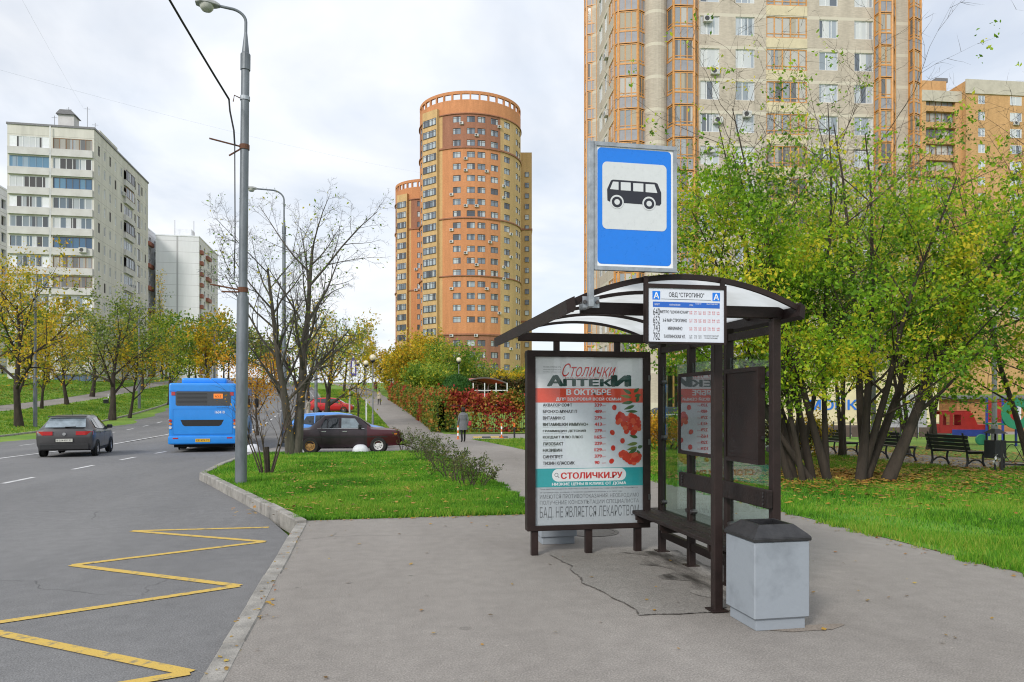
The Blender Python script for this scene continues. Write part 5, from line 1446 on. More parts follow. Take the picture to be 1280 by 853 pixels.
# shrubby yellow thicket below the towers
SH = dict(levels=3, n=[9, 6, 4], start=[.1, .15, .15], ang=[38, 42, 45], ratio=[.6, .5, .5], wob=[.08, .12, .16, .2], trop=[.03, .05, .02, 0], rr=.55, tip=.2)
for i, (px, Z, h, lm, lab) in enumerate([(490, 112, 7.5, LEAF_YEL, 'golden bush at the left end of the thicket'), (512, 104, 8.5, LEAF_YEL, 'tallest golden bush of the thicket below the towers'), (533, 112, 10.5, LEAF_YEL, 'amber bush under the smaller tower'), (556, 100, 9.0, LEAF_MIX, 'grey green bush in the middle of the thicket'),
                                         (588, 108, 6.6, LEAF_MIX, 'thin olive bush behind the clipped ball'), (524, 88, 5.4, LEAF_MIX, 'low green bush behind the creeper hedge'), (548, 86, 5.0, LEAF_MIX, 'low yellow green bush left of the clipped ball'), (612, 98, 4.4, LEAF_GRN, 'bare brown bush right of the clipped ball'), (640, 92, 4.4, LEAF_YEL, 'yellow bush beside the poster frame'), (660, 100, 4.6, LEAF_MIX, 'bush behind the poster frame')]):
    x, y = place(px, Z); Tn = Tree(180 + i)
    for k in range(4):
        a = k * 1.6 + i; Tn.grow((.5 * math.cos(a), .5 * math.sin(a), 0), (.35 * math.cos(a), .35 * math.sin(a), 1), h * .62, .09, 0, SH)
    tree_obj('thicket_bush', lab, (x, y, hz(x, y)), Tn, M_BARK2, lm, 6 if i not in (4, 7) else 3, .4, .33, None, 'bushes of the thicket below the towers', 'bush')
# small hazel by the lamp pole: bare rods
hzl = Tree(200)
for k in range(9):
    a = k * 2.39; hzl.grow((.12 * math.cos(a), .12 * math.sin(a), -.05), (.28 * math.cos(a), .28 * math.sin(a), 1), 2.0 + .3 * math.sin(k * 3), .02, 0, dict(levels=2, n=[6, 4], start=[.35, .2], ang=[30, 35], ratio=[.45, .5], wob=[.05, .1, .12], trop=[.02, .03, 0], rr=.5, tip=.25, flare=1.1))
x, y = place(333, 17.6)
tree_obj('bare_shrub', 'small bare shrub of thin upright rods beside the lamp pole', (x, y, hz(x, y) + .03), hzl, M_TWIG, LEAF_ORG, .35, .05, .07, None, None, 'shrub')
MB().tube([(.02, .05, 0), (.0, .06, .62)], [.07, .06], 7).build('stump', M_BARK, bpy.context.scene.objects['bare_shrub'])
# low privet strip along the footpath edge of the island lawn
for i, (px, py, h) in enumerate([(517, 566, .95), (528, 575, .9), (541, 578, .7), (551, 590, .85), (562, 598, .75), (573, 604, .8), (584, 610, .7), (597, 612, .6), (536, 568, .8), (505, 562, .9)]):
    x, y = ground_at(px, py, -.03); Tn = Tree(220 + i)
    for k in range(6):
        a = k * 1.1 + i; Tn.grow((.1 * math.cos(a), .1 * math.sin(a), -.02), (.5 * math.cos(a), .5 * math.sin(a), 1), h * .75, .012, 0, dict(levels=2, n=[5, 3], start=[.2, .2], ang=[35, 40], ratio=[.5, .5], wob=[.1, .15, .15], trop=[.02, .03, 0], rr=.6, tip=.3))
    ord_ = ('first', 'second', 'third', 'fourth', 'fifth', 'sixth', 'seventh', 'eighth', 'ninth', 'tenth')
    rank = [9, 0, 8, 1, 2, 3, 4, 5, 6, 7].index(i) if False else {9: 0, 0: 1, 8: 2, 1: 3, 2: 4, 3: 5, 4: 6, 5: 7, 6: 8, 7: 9}[i]
    tree_obj('privet_bush', 'low straggly privet on the lawn edge, %s counting from the dark sedan' % ord_[rank], (x, y, hz(x, y) + .02), Tn, M_TWIG, leafmat('privet', [(.05, .09, .02), (.09, .13, .03), (.16, .17, .04)], .3, .3, 3) if i == 0 else bpy.data.materials['privet'], 3.2, .04, .055, None, 'privets along the lawn edge', 'bush')
# second trees strip visible through the glass: low orange hedge bushes
for i, (px, Z, h, lm, lab) in enumerate([(836, 27, 1.6, LEAF_ORG, 'rounded orange bush seen through the shelter glass'), (822, 27.5, 1.5, LEAF_YEL, 'olive yellow bush seen through the shelter glass left of the orange one'), (1000, 24, 1.5, LEAF_YEL, 'yellow brown bush behind the maple stems'), (985, 23.5, 1.3, LEAF_DARK, 'dark low bush behind the shelter post')]):
    x, y = place(px, Z); Tn = Tree(240 + i)
    for k in range(7):
        a = k * .9; Tn.grow((.2 * math.cos(a), .2 * math.sin(a), 0), (.6 * math.cos(a), .6 * math.sin(a), 1), h * .7, .02, 0, dict(SH, levels=2, n=[7, 5]))
    tree_obj('park_bush', lab, (x, y, hz(x, y)), Tn, M_TWIG, lm, 9, .09, .09, None, 'bushes in the park', 'bush')

# ---------------------------------------------------------------- creeper hedge on a railing
def scatter_box(rng, n, L, w, h, bulge=.12):
    u = rng.uniform(0, L, n); v = rng.uniform(0, 1, n) ** .9 * h; side = rng.integers(0, 3, n)
    t = rng.uniform(-w, w, n); endm = rng.uniform(size=n) < .05; u = np.where(endm, rng.choice([0.0, L], n) + rng.normal(0, bulge, n), u); t = np.where(side == 0, -w + rng.normal(0, bulge * .5, n) - np.abs(rng.normal(0, bulge, n)), np.where(side == 1, w + rng.normal(0, bulge, n), t))
    v = np.where(side == 2, h + rng.normal(0, bulge, n), v)
    t = np.where(endm, rng.uniform(-w * 1.1, w * 1.1, n), t); v = np.where(endm, rng.uniform(0, h, n), v)
    return u, t, v
def hedge(name, label, pts, h0, h1, n, w=.35, thin=None, seed=1, lm=LEAF_HEDGE, size=.19):
    rng = np.random.default_rng(seed); P = []; hd = thing(name, label, 'hedge', (pts[0][0], pts[0][1], hz(*pts[0])), 0)
    o = np.array([pts[0][0], pts[0][1], hz(*pts[0])])
    Ls = [math.dist(a, b) for a, b in zip(pts[:-1], pts[1:])]; tot = sum(Ls); acc = 0
    core = MB()
    for a, b, L in zip(pts[:-1], pts[1:], Ls):
        k = int(n * L / tot); u, t, v = scatter_box(rng, k, L, w, 1.0)
        d = np.array([(b[0] - a[0]) / L, (b[1] - a[1]) / L]); nn = np.array([d[1], -d[0]])
        s = (acc + u) / tot; hh = h0 + (h1 - h0) * s + .14 * np.sin((acc + u) * 1.9) + .1 * np.sin((acc + u) * 4.7 + 1)
        x = a[0] + d[0] * u + nn[0] * t; y = a[1] + d[1] * u + nn[1] * t
        z = H(x, y) + v * hh
        q = np.stack([x, y, z], 1) - o
        if thin:
            keep = rng.uniform(size=k) < thin(u / L, v); q = q[keep]
        P.append(q); acc += L
        if not thin:
            m = 8; e_ = 1.0 / L
            for i in range(m):
                p0, p1 = max(i / m, e_ if acc - L < .01 else 0), min((i + 1) / m, 1 - e_ if acc > tot - .01 else 1)
                A_ = [(a[0] + (b[0] - a[0]) * p, a[1] + (b[1] - a[1]) * p) for p in (p0, p1)]
                c = [(x_ + nn[0] * sg_ * w * .6 - o[0], y_ + nn[1] * sg_ * w * .6 - o[1], hz(x_, y_) - o[2]) for (x_, y_) in A_ for sg_ in (-1, 1)]
                hh_ = (h0 + (h1 - h0) * (acc - L * .5) / tot) * .86
                top = [(c_[0], c_[1], c_[2] + hh_) for c_ in c]
                core.face([c[0], c[2], top[2], top[0]]); core.face([c[1], c[3], top[3], top[1]]); core.face([top[0], top[2], top[3], top[1]])
    link('foliage', leaves_mesh('foliage', np.concatenate(P), size, lm, rng, aspect=.75), hd)
    if core.f: core.build('inner_stems', M_BARK, hd)
    return hd
sp = lambda y, x: (x + float(S(y)), y)
hedge('creeper_hedge', 'long hedge of red and green creeper running up beside the footpath', [sp(48, 4.75), sp(60, 4.95), sp(72, 5.0), sp(86, 5.05), sp(97, 5.0)], 2.25, 1.75, 30000, .4)
fe = hedge('creeper_fence', 'iron railing thinly overgrown with reddish creeper facing the side road', [(5.15, 48), (9.4, 47.8), (14.2, 47.6)], 2.15, 2.05, 17000, .18, lambda u, v: np.where(v > .62, .95, .18 + .35 * (np.sin(u * 37) > .3) + .25 * (v < .12)), 5)
M_RAIL = mat('dark railing', (.03, .03, .03), .6)
rb = MB().box(-.012, .012, -.012, .012, .05, 1.9).mesh('railing_bar', M_RAIL)
for i in range(70): link('railing_bar', rb, fe, (i * .13, -.2 * i / 45 - .02, 0))
for z in (.25, 1.75): MB().box(0, 9.1, -.3, -.27, z, z + .04).build('railing_rail', M_RAIL, fe)
hedge('dark_hedge', 'dark clipped hedge behind the top of the creeper hedge', [sp(84, 9.5), sp(86, 14), sp(87, 20)], 2.6, 2.7, 9000, .6, None, 9, LEAF_DARK, .25)
# clipped ball
x, y = place(571, 68); tb_ = thing('topiary_ball', 'round clipped evergreen ball rising above the creeper hedge', 'topiary', (x, y, hz(x, y)))
rng = np.random.default_rng(3); q = rng.normal(size=(9000, 3)); q /= np.linalg.norm(q, axis=1)[:, None]; q *= (1.38 + rng.normal(0, .04, 9000))[:, None]; q[:, 2] = q[:, 2] * 1.05 + 2.5
link('crown', leaves_mesh('crown', q, .12, LEAF_TOPI, rng), tb_)
core = MB(); core.lathe([(0, 1.12), (.9, 1.5), (1.25, 2.3), (1.25, 2.7), (.9, 3.5), (0, 3.8)], 20); core.build('inner_crown', LEAF_TOPI, tb_, smooth=True)
MB().tube([(0, 0, -.1), (0, 0, 1.5)], .09, 7).build('trunk', M_BARK, tb_)

# ---------------------------------------------------------------- grass and fallen leaves
def blades(name, label, y0, y1, xl, xr, n, hgt, m, seed, zo=.03, fall=1.4, w=.0055, ragged=True):
    rng = np.random.default_rng(seed)
    # nearer ground gets more blades
    t = rng.uniform(size=n); a, b = max(y0, .5), y1
    y = 1 / (1 / a ** fall + t * (1 / b ** fall - 1 / a ** fall)); y = y ** (1 / fall)
    fxl = np.vectorize(xl) if callable(xl) else (lambda q: np.full_like(q, xl)); fxr = np.vectorize(xr) if callable(xr) else (lambda q: np.full_like(q, xr))
    L_, R_ = fxl(y), fxr(y)
    rag = .07 * (np.sin(y * 3.1) + np.sin(y * 7.7 + 1) + np.sin(y * 17.3)) * np.minimum(1, 12 / y); L_ = L_ - np.clip(rag, -.05, .12) * (1 if ragged else 0); R_ = R_ + np.clip(rag, -.05, .12) * (1 if ragged else 0)
    x = L_ + (R_ - L_) * rng.uniform(size=n)
    if name == 'avenue_grass':
        xs_ = x - S(y); lo = np.vectorize(LP0)(y); hi = np.vectorize(LP1)(y); off = (x > lo - .05) & (x < hi + .05); x = np.where(off, x + 3.6, x); off = (x > lo - .05) & (x < hi + .05); x = np.where(off, x + 3.6, x)
    keep = (np.sin(x * .9 + 2 * np.sin(y * .5)) + np.sin(y * 1.1 - x * .7) + np.sin(x * 2.7 + y * 1.9) > -1.9) | (rng.uniform(size=n) < .35)
    x, y = x[keep], y[keep]; n = len(x)
    z = np.maximum(H(x, y), H(x, y)) + zo
    dist = np.sqrt(x * x + y * y)
    cl = .65 + .5 * np.sin(x * 2.1 + np.sin(y * 1.7) * 2) * np.sin(y * 1.3 + x * .6)
    h = hgt * rng.uniform(.4, 1.3, n) * np.clip(cl + .35, .5, 1.4)
    ww = w * np.maximum(1, dist / 9) * rng.uniform(.7, 1.4, n)
    az = rng.uniform(0, 2 * PI, n); ca, sa = np.cos(az), np.sin(az)
    bend = rng.normal(0, .45, n) * h; bx2, by2 = rng.normal(0, .35, n) * h, rng.normal(0, .35, n) * h
    V = np.stack([np.stack([x - ca * ww, y - sa * ww, z - .01], 1), np.stack([x + ca * ww, y + sa * ww, z - .01], 1), np.stack([x + bx2, y + by2, z + h], 1)], 1).reshape(-1, 3)
    o = link(name, fast_mesh(name, V, np.arange(n * 3).reshape(-1, 3), m)); tag(o, label, 'grass', None, 'stuff'); return o
blades('lawn_grass', 'bright green grass of the lawn between road and footpath', 10.68, 27.1, lambda q: KX(q) + .15, lambda q: PL(q) + .04, 200000, .06, GRASS, 1, .012)
blades('park_grass', 'bright green grass of the park lawn right of the pavement', 5.2, 16.6, lambda q: PR(q) - .05, lambda q: PR(q) + 13, 290000, .062, GRASS, 2, .006, 1.0)
blades('playground_grass', 'leaf strewn grass round the benches and playground', 16.6, 39, lambda q: PR(q) + .02, lambda q: 14.7, 90000, .08, GRASS_DRY, 3, .006, 1.0)
blades('verge_grass', 'grass of the verge and far lawns along the avenue', 34.6, 120, lambda q: KX(q) + .3, lambda q: PL(q) - .05, 60000, .1, GRASS_DRY, 4, .02, .6)
blades('avenue_grass', 'grass of the bank beyond the avenue', 40, 120, lambda q: KL(q) - 28, lambda q: KL(q) - .2, 120000, .1, GRASS_DRY, 5, .02, .5)
def litter(name, label, n, fn, size, seed):
    rng = np.random.default_rng(seed); p = fn(rng, n)
    d = rng.normal(size=(n, 3)); d[:, 2] *= .15; d /= np.linalg.norm(d, axis=1)[:, None]
    up = np.array([0, 0, 1.]) + rng.normal(0, .25, (n, 3)); q = np.cross(up, d); q /= np.linalg.norm(q, axis=1)[:, None]
    s = (size * rng.uniform(.5, 1.3, n))[:, None]
    V = np.stack([p - d * s * .5, p + q * s * .38, p + d * s * .5, p - q * s * .38], 1); V[:, :, 2] = np.maximum(V[:, :, 2], p[:, 2:3] - .004)
    o = link(name, fast_mesh(name, V.reshape(-1, 3), np.arange(n * 4).reshape(-1, 4), LEAF_LITTER)); tag(o, label, 'leaves', None, 'stuff')
def onz(x, y, dz): return np.stack([x, y, H(x, y) + dz], 1)
def f_tree(rng, n):
    a = rng.uniform(0, 2 * PI, n); r = np.abs(rng.normal(0, 3.2, n)); x = g0[0] + .3 + 1.3 * r * np.cos(a); y = g0[1] + 1.2 + r * np.sin(a) * .8
    ok = x > 6.3; return onz(np.where(ok, x, 8 + rng.uniform(0, 4, n)), y, .06)
litter('maple_leaf_litter', 'brown and yellow leaves fallen round the maple stems', 9000, f_tree, .10, 11)
litter('bench_leaf_litter', 'fallen leaves drifted on the ground round the benches', 7000, lambda rng, n: onz(rng.uniform(8, 22, n), rng.uniform(15.8, 27, n), .04), .11, 12)
litter('lawn_leaf_litter', 'yellow leaves scattered thinly on the lawns', 1900, lambda rng, n: (lambda y: onz(np.where(rng.uniform(size=n) < .4, rng.uniform(-2, 2.2, n), rng.uniform(6.3, 14, n)), y, .07))(rng.uniform(10.8, 22, n)), .075, 13)
litter('pavement_leaf_litter', 'few dry leaves lying on the pavement and in the gutter', 420, lambda rng, n: onz(np.concatenate([rng.uniform(-.6, 6, n - 320), rng.normal(6.0, .1, 160), rng.uniform(-.8, 2.3, 80), rng.normal(-.86, .07, 80)]), np.concatenate([rng.uniform(4.2, 12, n - 320), rng.uniform(5, 13, 160), rng.normal(10.62, .05, 80), rng.uniform(4, 10.6, 80)]), .012), .04, 14)
litter('avenue_leaf_litter', 'yellow leaves fallen under the avenue trees', 5000, lambda rng, n: (lambda y: onz(rng.uniform(-48, -33, n) + S(y), y, .08))(rng.uniform(45, 100, n)), .2, 15)

# ================================================================== vehicles
def paint(name, col, metal=.3, rough=.35): return mat('car paint ' + name, col, rough, .08, 3, coat=.4, metal=metal)
M_TYRE = mat('tyre rubber', (.018, .018, .018), .85, .2, 20); M_RIM = mat('alloy rim', (.38, .38, .40), .35, .15, 10, metal=.7); M_HUB = mat('white hub cap', (.68, .68, .68), .4, .1, 10)
M_RUST = mat('rusty steel rim', (.36, .21, .07), .7, .3, 12); M_AUTO = mat('car glass', (.02, .025, .03), .04, spec=.9); M_TRIM = mat('black plastic trim', (.016, .016, .017), .5, .2, 10)
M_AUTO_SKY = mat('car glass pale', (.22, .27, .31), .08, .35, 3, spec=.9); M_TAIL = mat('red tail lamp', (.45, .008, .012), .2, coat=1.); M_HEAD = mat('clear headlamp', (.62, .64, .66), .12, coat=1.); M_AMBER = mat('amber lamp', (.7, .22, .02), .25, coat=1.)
M_PLATE = mat('number plate', (.55, .55, .5), .4, .1, 30); M_CHROME = mat('worn chrome', (.5, .5, .5), .25, metal=.9); M_UNDER = mat('underbody', (.01, .01, .01), .9)
class Car:
    """lofted body: stations (y, z_bottom, z_belt, z_top, half width at sill, belt, roof edge)"""
    def __init__(s, st): s.st = st
    def at(s, y):
        S_ = s.st; ys = [q[0] for q in S_]
        return [float(np.interp(y, ys, [q[i] for q in S_])) for i in range(1, 7)]
    def x(s, y, z):
        zb, zs, zt, wb, ws, wt = s.at(y)
        return float(np.interp(z, [zb, zb + .16, zs, max(zt - .05, zs + .01)], [wb * .93, wb, ws, wt]))
    def body(s, mats, parent, mfun=None):
        mb = MB(); rings = []
        ys = sorted(set([q[0] for q in s.st] + list(np.linspace(s.st[0][0], s.st[-1][0], 34))))
        for y in ys:
            zb, zs, zt, wb, ws, wt = s.at(y)
            h = [(wb * .93, zb), (wb, zb + .16), ((wb + ws) / 2 + .01, (zb + .16 + zs) / 2), (ws, zs - .03), (ws - .015, zs), (wt, max(zt - .05, zs + .01)), (wt * .88, zt), (0, zt + .012)]
            r = [(-a, y, b) for a, b in h] + [(a, y, b) for a, b in h[-2::-1]]
            rings.append(r)
        n = len(rings[0])
        for i, (A, B) in enumerate(zip(rings[:-1], rings[1:])):
            for k in range(n - 1): mb.face([A[k], A[k + 1], B[k + 1], B[k]], mfun(ys[i], k) if mfun else 0)
            mb.face([A[n - 1], A[0], B[0], B[n - 1]], 0)
        mb.face(rings[0]); mb.face(rings[-1], mfun(ys[-1], 0) if mfun else 0)
        me = mb.mesh('body', mats); import bmesh
        bm = bmesh.new(); bm.from_mesh(me); bmesh.ops.remove_doubles(bm, verts=bm.verts, dist=.0005); bmesh.ops.recalc_face_normals(bm, faces=bm.faces); bm.to_mesh(me); bm.free()
        o = link('body', me, parent); smooth_angle(o, 38); return o
    def skin(s, name, poly, m, parent, side=1, off=.012):
        P = []
        for (a, b) in zip(poly, poly[1:] + poly[:1]):
            for t in (0, .25, .5, .75): P.append((a[0] + (b[0] - a[0]) * t, a[1] + (b[1] - a[1]) * t))
        mb = MB(); mb.face([(side * (s.x(y, z) + off), y, z) for y, z in P])
        return mb.build(name, m, parent)
    def end_glass(s, name, y0, z0, y1, z1, k, m, parent, out, inset=.05):
        (_, _, _, _, _, w0), (_, _, _, _, _, w1) = s.at(y0), s.at(y1)
        w0, w1 = w0 * k, w1 * k; L_ = math.hypot(y1 - y0, z1 - z0); nv = (-(z1 - z0) / L_, (y1 - y0) / L_)
        if nv[1] < 0: nv = (-nv[0], -nv[1])
        d = out; mb = MB(); pts = []
        for u in np.linspace(-1, 1, 9): pts.append((w0 * u, y0 + nv[0] * d, z0 + nv[1] * d))
        for u in np.linspace(1, -1, 9): pts.append((w1 * u, y1 + nv[0] * d, z1 + nv[1] * d + .012 * (1 - u * u)))
        mb.face(pts); return mb.build(name, m, parent)
    def wheels(s, parent, axles, r, w, rim, front=None):
        for i, y in enumerate(axles):
            for sd_ in (-1, 1):
                x = s.at(y)[3]
                ar = MB(); ar.lathe([(0, .004), (r * 1.2, .004)], 24, (0, 0, 0), 'x'); 
                a_ = ar.build('wheel_arch', M_UNDER, parent, (sd_ * (s.x(y, r * 1.0) + .006) - (.004), y, r * 1.02))
                t = MB(); t.lathe([(r * .62, -w / 2), (r * .93, -w / 2), (r, -w * .32), (r, w * .32), (r * .93, w / 2), (r * .62, w / 2)], 24, (0, 0, 0), 'x')
                wl2 = t.build('wheel', M_TYRE, parent, (sd_ * (x - w / 2 + .035), y, r), smooth=False); smooth_angle(wl2, 40)
                c = MB(); q = sd_ * (w / 2 - .02)
                c.lathe([(0, q), (r * .18, q), (r * .2, q - sd_ * .02), (r * .5, q - sd_ * .03), (r * .56, q), (r * .63, q - sd_ * .005)], 20, (0, 0, 0), 'x')
                c.build('rim', rim if not (front and i == len(axles) - 1) else front, wl2)
                h = MB()
                for k in range(7):
                    a = 2 * PI * k / 7; h.lathe([(0, .002), (r * .06, .002)], 8, (q + sd_ * .0, r * .4 * math.cos(a), r * .4 * math.sin(a)), 'x')
                h.build('rim_hole', M_UNDER, wl2)['kind'] = 'stuff'

def line(car, pts, m, parent, side, w=.012, name='door_seam', off=.010):
    mb = MB()
    for (a, b) in zip(pts[:-1], pts[1:]):
        n = 6; d = math.hypot(b[0] - a[0], b[1] - a[1]); nx_, nz_ = -(b[1] - a[1]) / d * w / 2, (b[0] - a[0]) / d * w / 2
        for i in range(n):
            q = [(a[0] + (b[0] - a[0]) * t, a[1] + (b[1] - a[1]) * t) for t in (i / n, (i + 1) / n)]
            P = [(q[0][0] - nx_, q[0][1] - nz_), (q[1][0] - nx_, q[1][1] - nz_), (q[1][0] + nx_, q[1][1] + nz_), (q[0][0] + nx_, q[0][1] + nz_)]
            mb.face([(side * (car.x(y, z) + off), y, z) for y, z in P])
    return mb.build(name, m, parent)

def make_sedan(label, loc, rz):
    t = thing('dark_sedan', label, 'car', loc, rz)
    st = [(-2.05, .42, .74, .78, .70, .74, .66), (-1.98, .32, .82, .87, .76, .79, .68), (-1.3, .24, .87, .92, .78, .80, .68), (-1.2, .24, .88, .97, .78, .80, .64), (-.72, .22, .885, 1.375, .79, .80, .55), (-.2, .22, .885, 1.405, .79, .80, .56), (.35, .22, .885, 1.375, .79, .80, .55), (.5, .22, .885, 1.31, .79, .80, .56), (.98, .22, .88, .935, .79, .80, .66), (1.9, .28, .83, .86, .77, .79, .70), (2.02, .36, .78, .81, .74, .77, .70), (2.06, .42, .72, .75, .70, .75, .68)]
    c = Car(st); MR = paint('maroon', (.075, .010, .018)); DK = mat('faded aubergine paint', (.022, .011, .017), .5, .35, 4, coat=.3); RF = mat('grey roof highlight', (.20, .19, .2), .5, .2, 3)  # the roof's grey highlight is painted into its colour
    b = c.body([DK, MR, RF], t, lambda y, k: 1 if y > .72 else (2 if (k in (6, 7) and -.75 < y < .5) else 0))
    for sd_ in (1, -1):
        c.skin('side_window', [(-.86, .93), (-.60, .93), (-.60, 1.26), (-.68, 1.26)], M_AUTO, t, sd_)
        c.skin('side_window', [(-.57, .93), (-.20, .93), (-.20, 1.29), (-.57, 1.27)], M_AUTO, t, sd_)
        c.skin('side_window', [(-.10, .93), (.62, .93), (.38, 1.27), (-.10, 1.29)], M_AUTO_SKY, t, sd_)
        line(c, [(-.15, .34), (-.15, 1.3)], M_UNDER, b, sd_); line(c, [(.74, .34), (.74, .86)], M_UNDER, b, sd_); line(c, [(-.92, .93), (-.8, .6), (-.78, .36)], M_UNDER, b, sd_)
        line(c, [(-1.9, .60), (1.98, .60)], M_TRIM, b, sd_, .035, 'rubbing_strip', .014)
        line(c, [(-.95, .905), (.72, .905)], M_CHROME, b, sd_, .018, 'window_trim', .014)
        for y in (-.72, .02): 
            h = c.x(y, .8); MB().box(sd_ * (h + .012) - .012, sd_ * (h + .012) + .012, y - .08, y + .08, .785, .82, b=.004).build('door_handle', M_CHROME, t)
        x = c.x(.55, .95); MB().box(sd_ * (x + .09) - .07, sd_ * (x + .09) + .07, .5, .62, .93, 1.06, b=.02).build('wing_mirror', M_TRIM, t)
        MB().box(sd_ * .55 - .13, sd_ * .55 + .13, 2.055, 2.085, .6, .74, b=.01).build('headlight', M_HEAD, t)
        MB().box(sd_ * .6 - .12, sd_ * .6 + .12, -2.075, -2.045, .6, .76, b=.01).build('tail_light', M_TAIL, t)
        x = c.x(1.85, .7); MB().box(sd_ * (x + .005) - .01, sd_ * (x + .005) + .01, 1.8, 1.9, .68, .73).build('indicator', M_AMBER, t)
    c.end_glass('rear_window', -1.17, 1.0, -.75, 1.345, .86, M_AUTO, t, .012); c.end_glass('windscreen', .94, .98, .52, 1.30, .86, M_AUTO_SKY, t, .012)
    MB().box(-.78, .78, 2.07, 2.16, .40, .52, b=.02).build('front_bumper', M_TRIM, t); MB().box(-.78, .78, -2.16, -2.07, .40, .52, b=.02).build('rear_bumper', M_TRIM, t)
    MB().box(-.45, .45, 2.062, 2.08, .6, .73).build('grille', M_TRIM, t); MB().box(-.26, .26, 2.162, 2.17, .41, .51).build('number_plate', M_PLATE, t)
    c.wheels(t, (-1.2, 1.22), .29, .17, M_RUST, M_HUB)
    return t
def make_hatch(name, label, loc, rz, col, group=None, plate_t=None):
    t = thing(name, label, 'car', loc, rz, group)
    st = [(-2.14, .42, .80, .86, .76, .80, .66), (-2.08, .30, .93, 1.00, .86, .87, .70), (-1.95, .26, .97, 1.06, .88, .89, .68), (-1.62, .23, .98, 1.36, .89, .895, .62), (-1.45, .22, .975, 1.44, .89, .895, .61), (-.8, .2, .96, 1.495, .89, .895, .61), (0, .2, .945, 1.50, .89, .895, .60), (.55, .2, .935, 1.42, .89, .89, .60), (1.35, .2, .92, .98, .89, .885, .70), (1.9, .24, .82, .86, .87, .85, .68), (2.1, .3, .70, .74, .80, .78, .62), (2.2, .38, .60, .64, .68, .66, .54)]
    c = Car(st); b = c.body([col], t)
    for sd_ in (1, -1):
        c.skin('side_window', [(-1.42, 1.06), (-.95, 1.0), (-.95, 1.37), (-1.25, 1.35)], M_AUTO, t, sd_); c.skin('side_window', [(-.9, 1.0), (-.1, .985), (-.1, 1.41), (-.9, 1.385)], M_AUTO, t, sd_); c.skin('side_window', [(-.04, .985), (.98, .97), (.48, 1.36), (-.04, 1.41)], M_AUTO, t, sd_)
        line(c, [(-.07, .3), (-.07, 1.0)], M_UNDER, b, sd_); line(c, [(1.0, .3), (1.02, .95)], M_UNDER, b, sd_); line(c, [(-1.0, .98), (-.92, .7), (-.98, .42)], M_UNDER, b, sd_); line(c, [(-.95, .28), (1.0, .28)], M_TRIM, b, sd_, .08, 'sill', .012)
        for y in (-.75, .15): 
            h = c.x(y, .86); MB().box(sd_ * (h + .012) - .012, sd_ * (h + .012) + .012, y - .09, y + .09, .845, .875, b=.004).build('door_handle', col, t)
        x = c.x(.9, 1.0); MB().box(sd_ * (x + .1) - .1, sd_ * (x + .1) + .1, .82, .95, .97, 1.11, b=.03).build('wing_mirror', M_TRIM, t)
        # wrap-round tail lamp and head lamp
        mb = MB(); xo = c.x(-2.05, .85)
        mb.prism([(sd_ * (xo + .015), -1.86), (sd_ * (xo + .012), -2.06), (sd_ * .66, -2.155), (sd_ * .36, -2.165), (sd_ * .36, -2.1), (sd_ * .6, -2.0)], .80, .935, 'z'); mb.build('tail_light', M_TAIL, t)
        mb = MB(); mb.prism([(sd_ * .80, 1.85), (sd_ * .80, 2.0), (sd_ * .6, 2.17), (sd_ * .42, 2.2), (sd_ * .45, 1.95)], .62, .765, 'z'); mb.build('headlight', M_HEAD, t)
        MB().box(sd_ * .58 - .1, sd_ * .58 + .1, -2.16, -2.12, .36, .40).build('reflector', M_TAIL, t)
    c.end_glass('rear_window', -2.0, 1.06, -1.60, 1.385, .93, M_AUTO_SKY, t, .022); c.end_glass('windscreen', 1.3, 1.0, .57, 1.42, .9, M_AUTO, t, .015)
    mb = MB(); mb.box(-.6, .6, -1.72, -1.5, 1.44, 1.475, b=.01); mb.build('roof_spoiler', col, t)
    MB().box(-.78, .78, -2.19, -2.06, .28, .50, b=.03).build('rear_bumper', M_TRIM, t)
    MB().box(-.3, .3, -2.168, -2.12, .56, .69, b=.01).build('plate_recess', M_TRIM, t)
    np_ = MB().box(-.26, .26, -2.178, -2.169, .565, .675).build('number_plate', M_PLATE, t)
    if plate_t: text('lettering', plate_t, K_BLACK, np_, -.23, .59, .46, .06, -2.181)
    MB().lathe([(0, 2.185), (.055, 2.185), (.06, 2.16)], 14, (0, 0, .84), 'y').build('badge', M_CHROME, t)
    MB().tube([(0, -2.02, 1.085), (.34, -2.035, 1.10)], .012, 5).build('wiper', M_TRIM, t)
    MB().tube([(0, -.9, 1.49), (0, -1.02, 1.68)], .008, 5).build('aerial', M_TRIM, t)
    MB().box(-.5, .5, 2.1, 2.21, .38, .56, b=.02).build('grille', M_TRIM, t)
    c.wheels(t, (-1.32, 1.3), .315, .2, M_RIM)
    return t
x, y = place(431, 27.7)
make_sedan('weathered dark maroon sedan with mismatched wheels parked across the driveway', (x, y + .1, hz(x, y) - .05), R(-90))
x, y = place(80, 26.3)
make_hatch('grey_hatchback', 'dark grey hatchback driving away in the middle lane', (-10.85, 30.9, hz(-10.4, 30.6) - .13), R(8), paint('graphite', (.07, .068, .07), .45, .38), None, 'В 214 КХ 77')
x, y = place(423, 31.6)
make_hatch('blue_hatchback', 'light blue hatchback parked behind the dark sedan', (x, y, hz(x, y) - .05), R(-90), paint('sky blue', (.10, .29, .72), .1))
x, y = place(414, 74)
make_hatch('red_hatchback', 'bright red hatchback parked on the apron farther up the verge', (x, y, hz(x, y) - .05), R(-94), paint('red', (.50, .018, .02), .1))
x, y = place(829, 58)
make_hatch('grey_parked_car', 'grey car parked in the courtyard, seen through the shelter glass', (x, y, hz(x, y) + .01), R(60), paint('slate', (.07, .08, .09), .3))
x, y = place(318, 126)
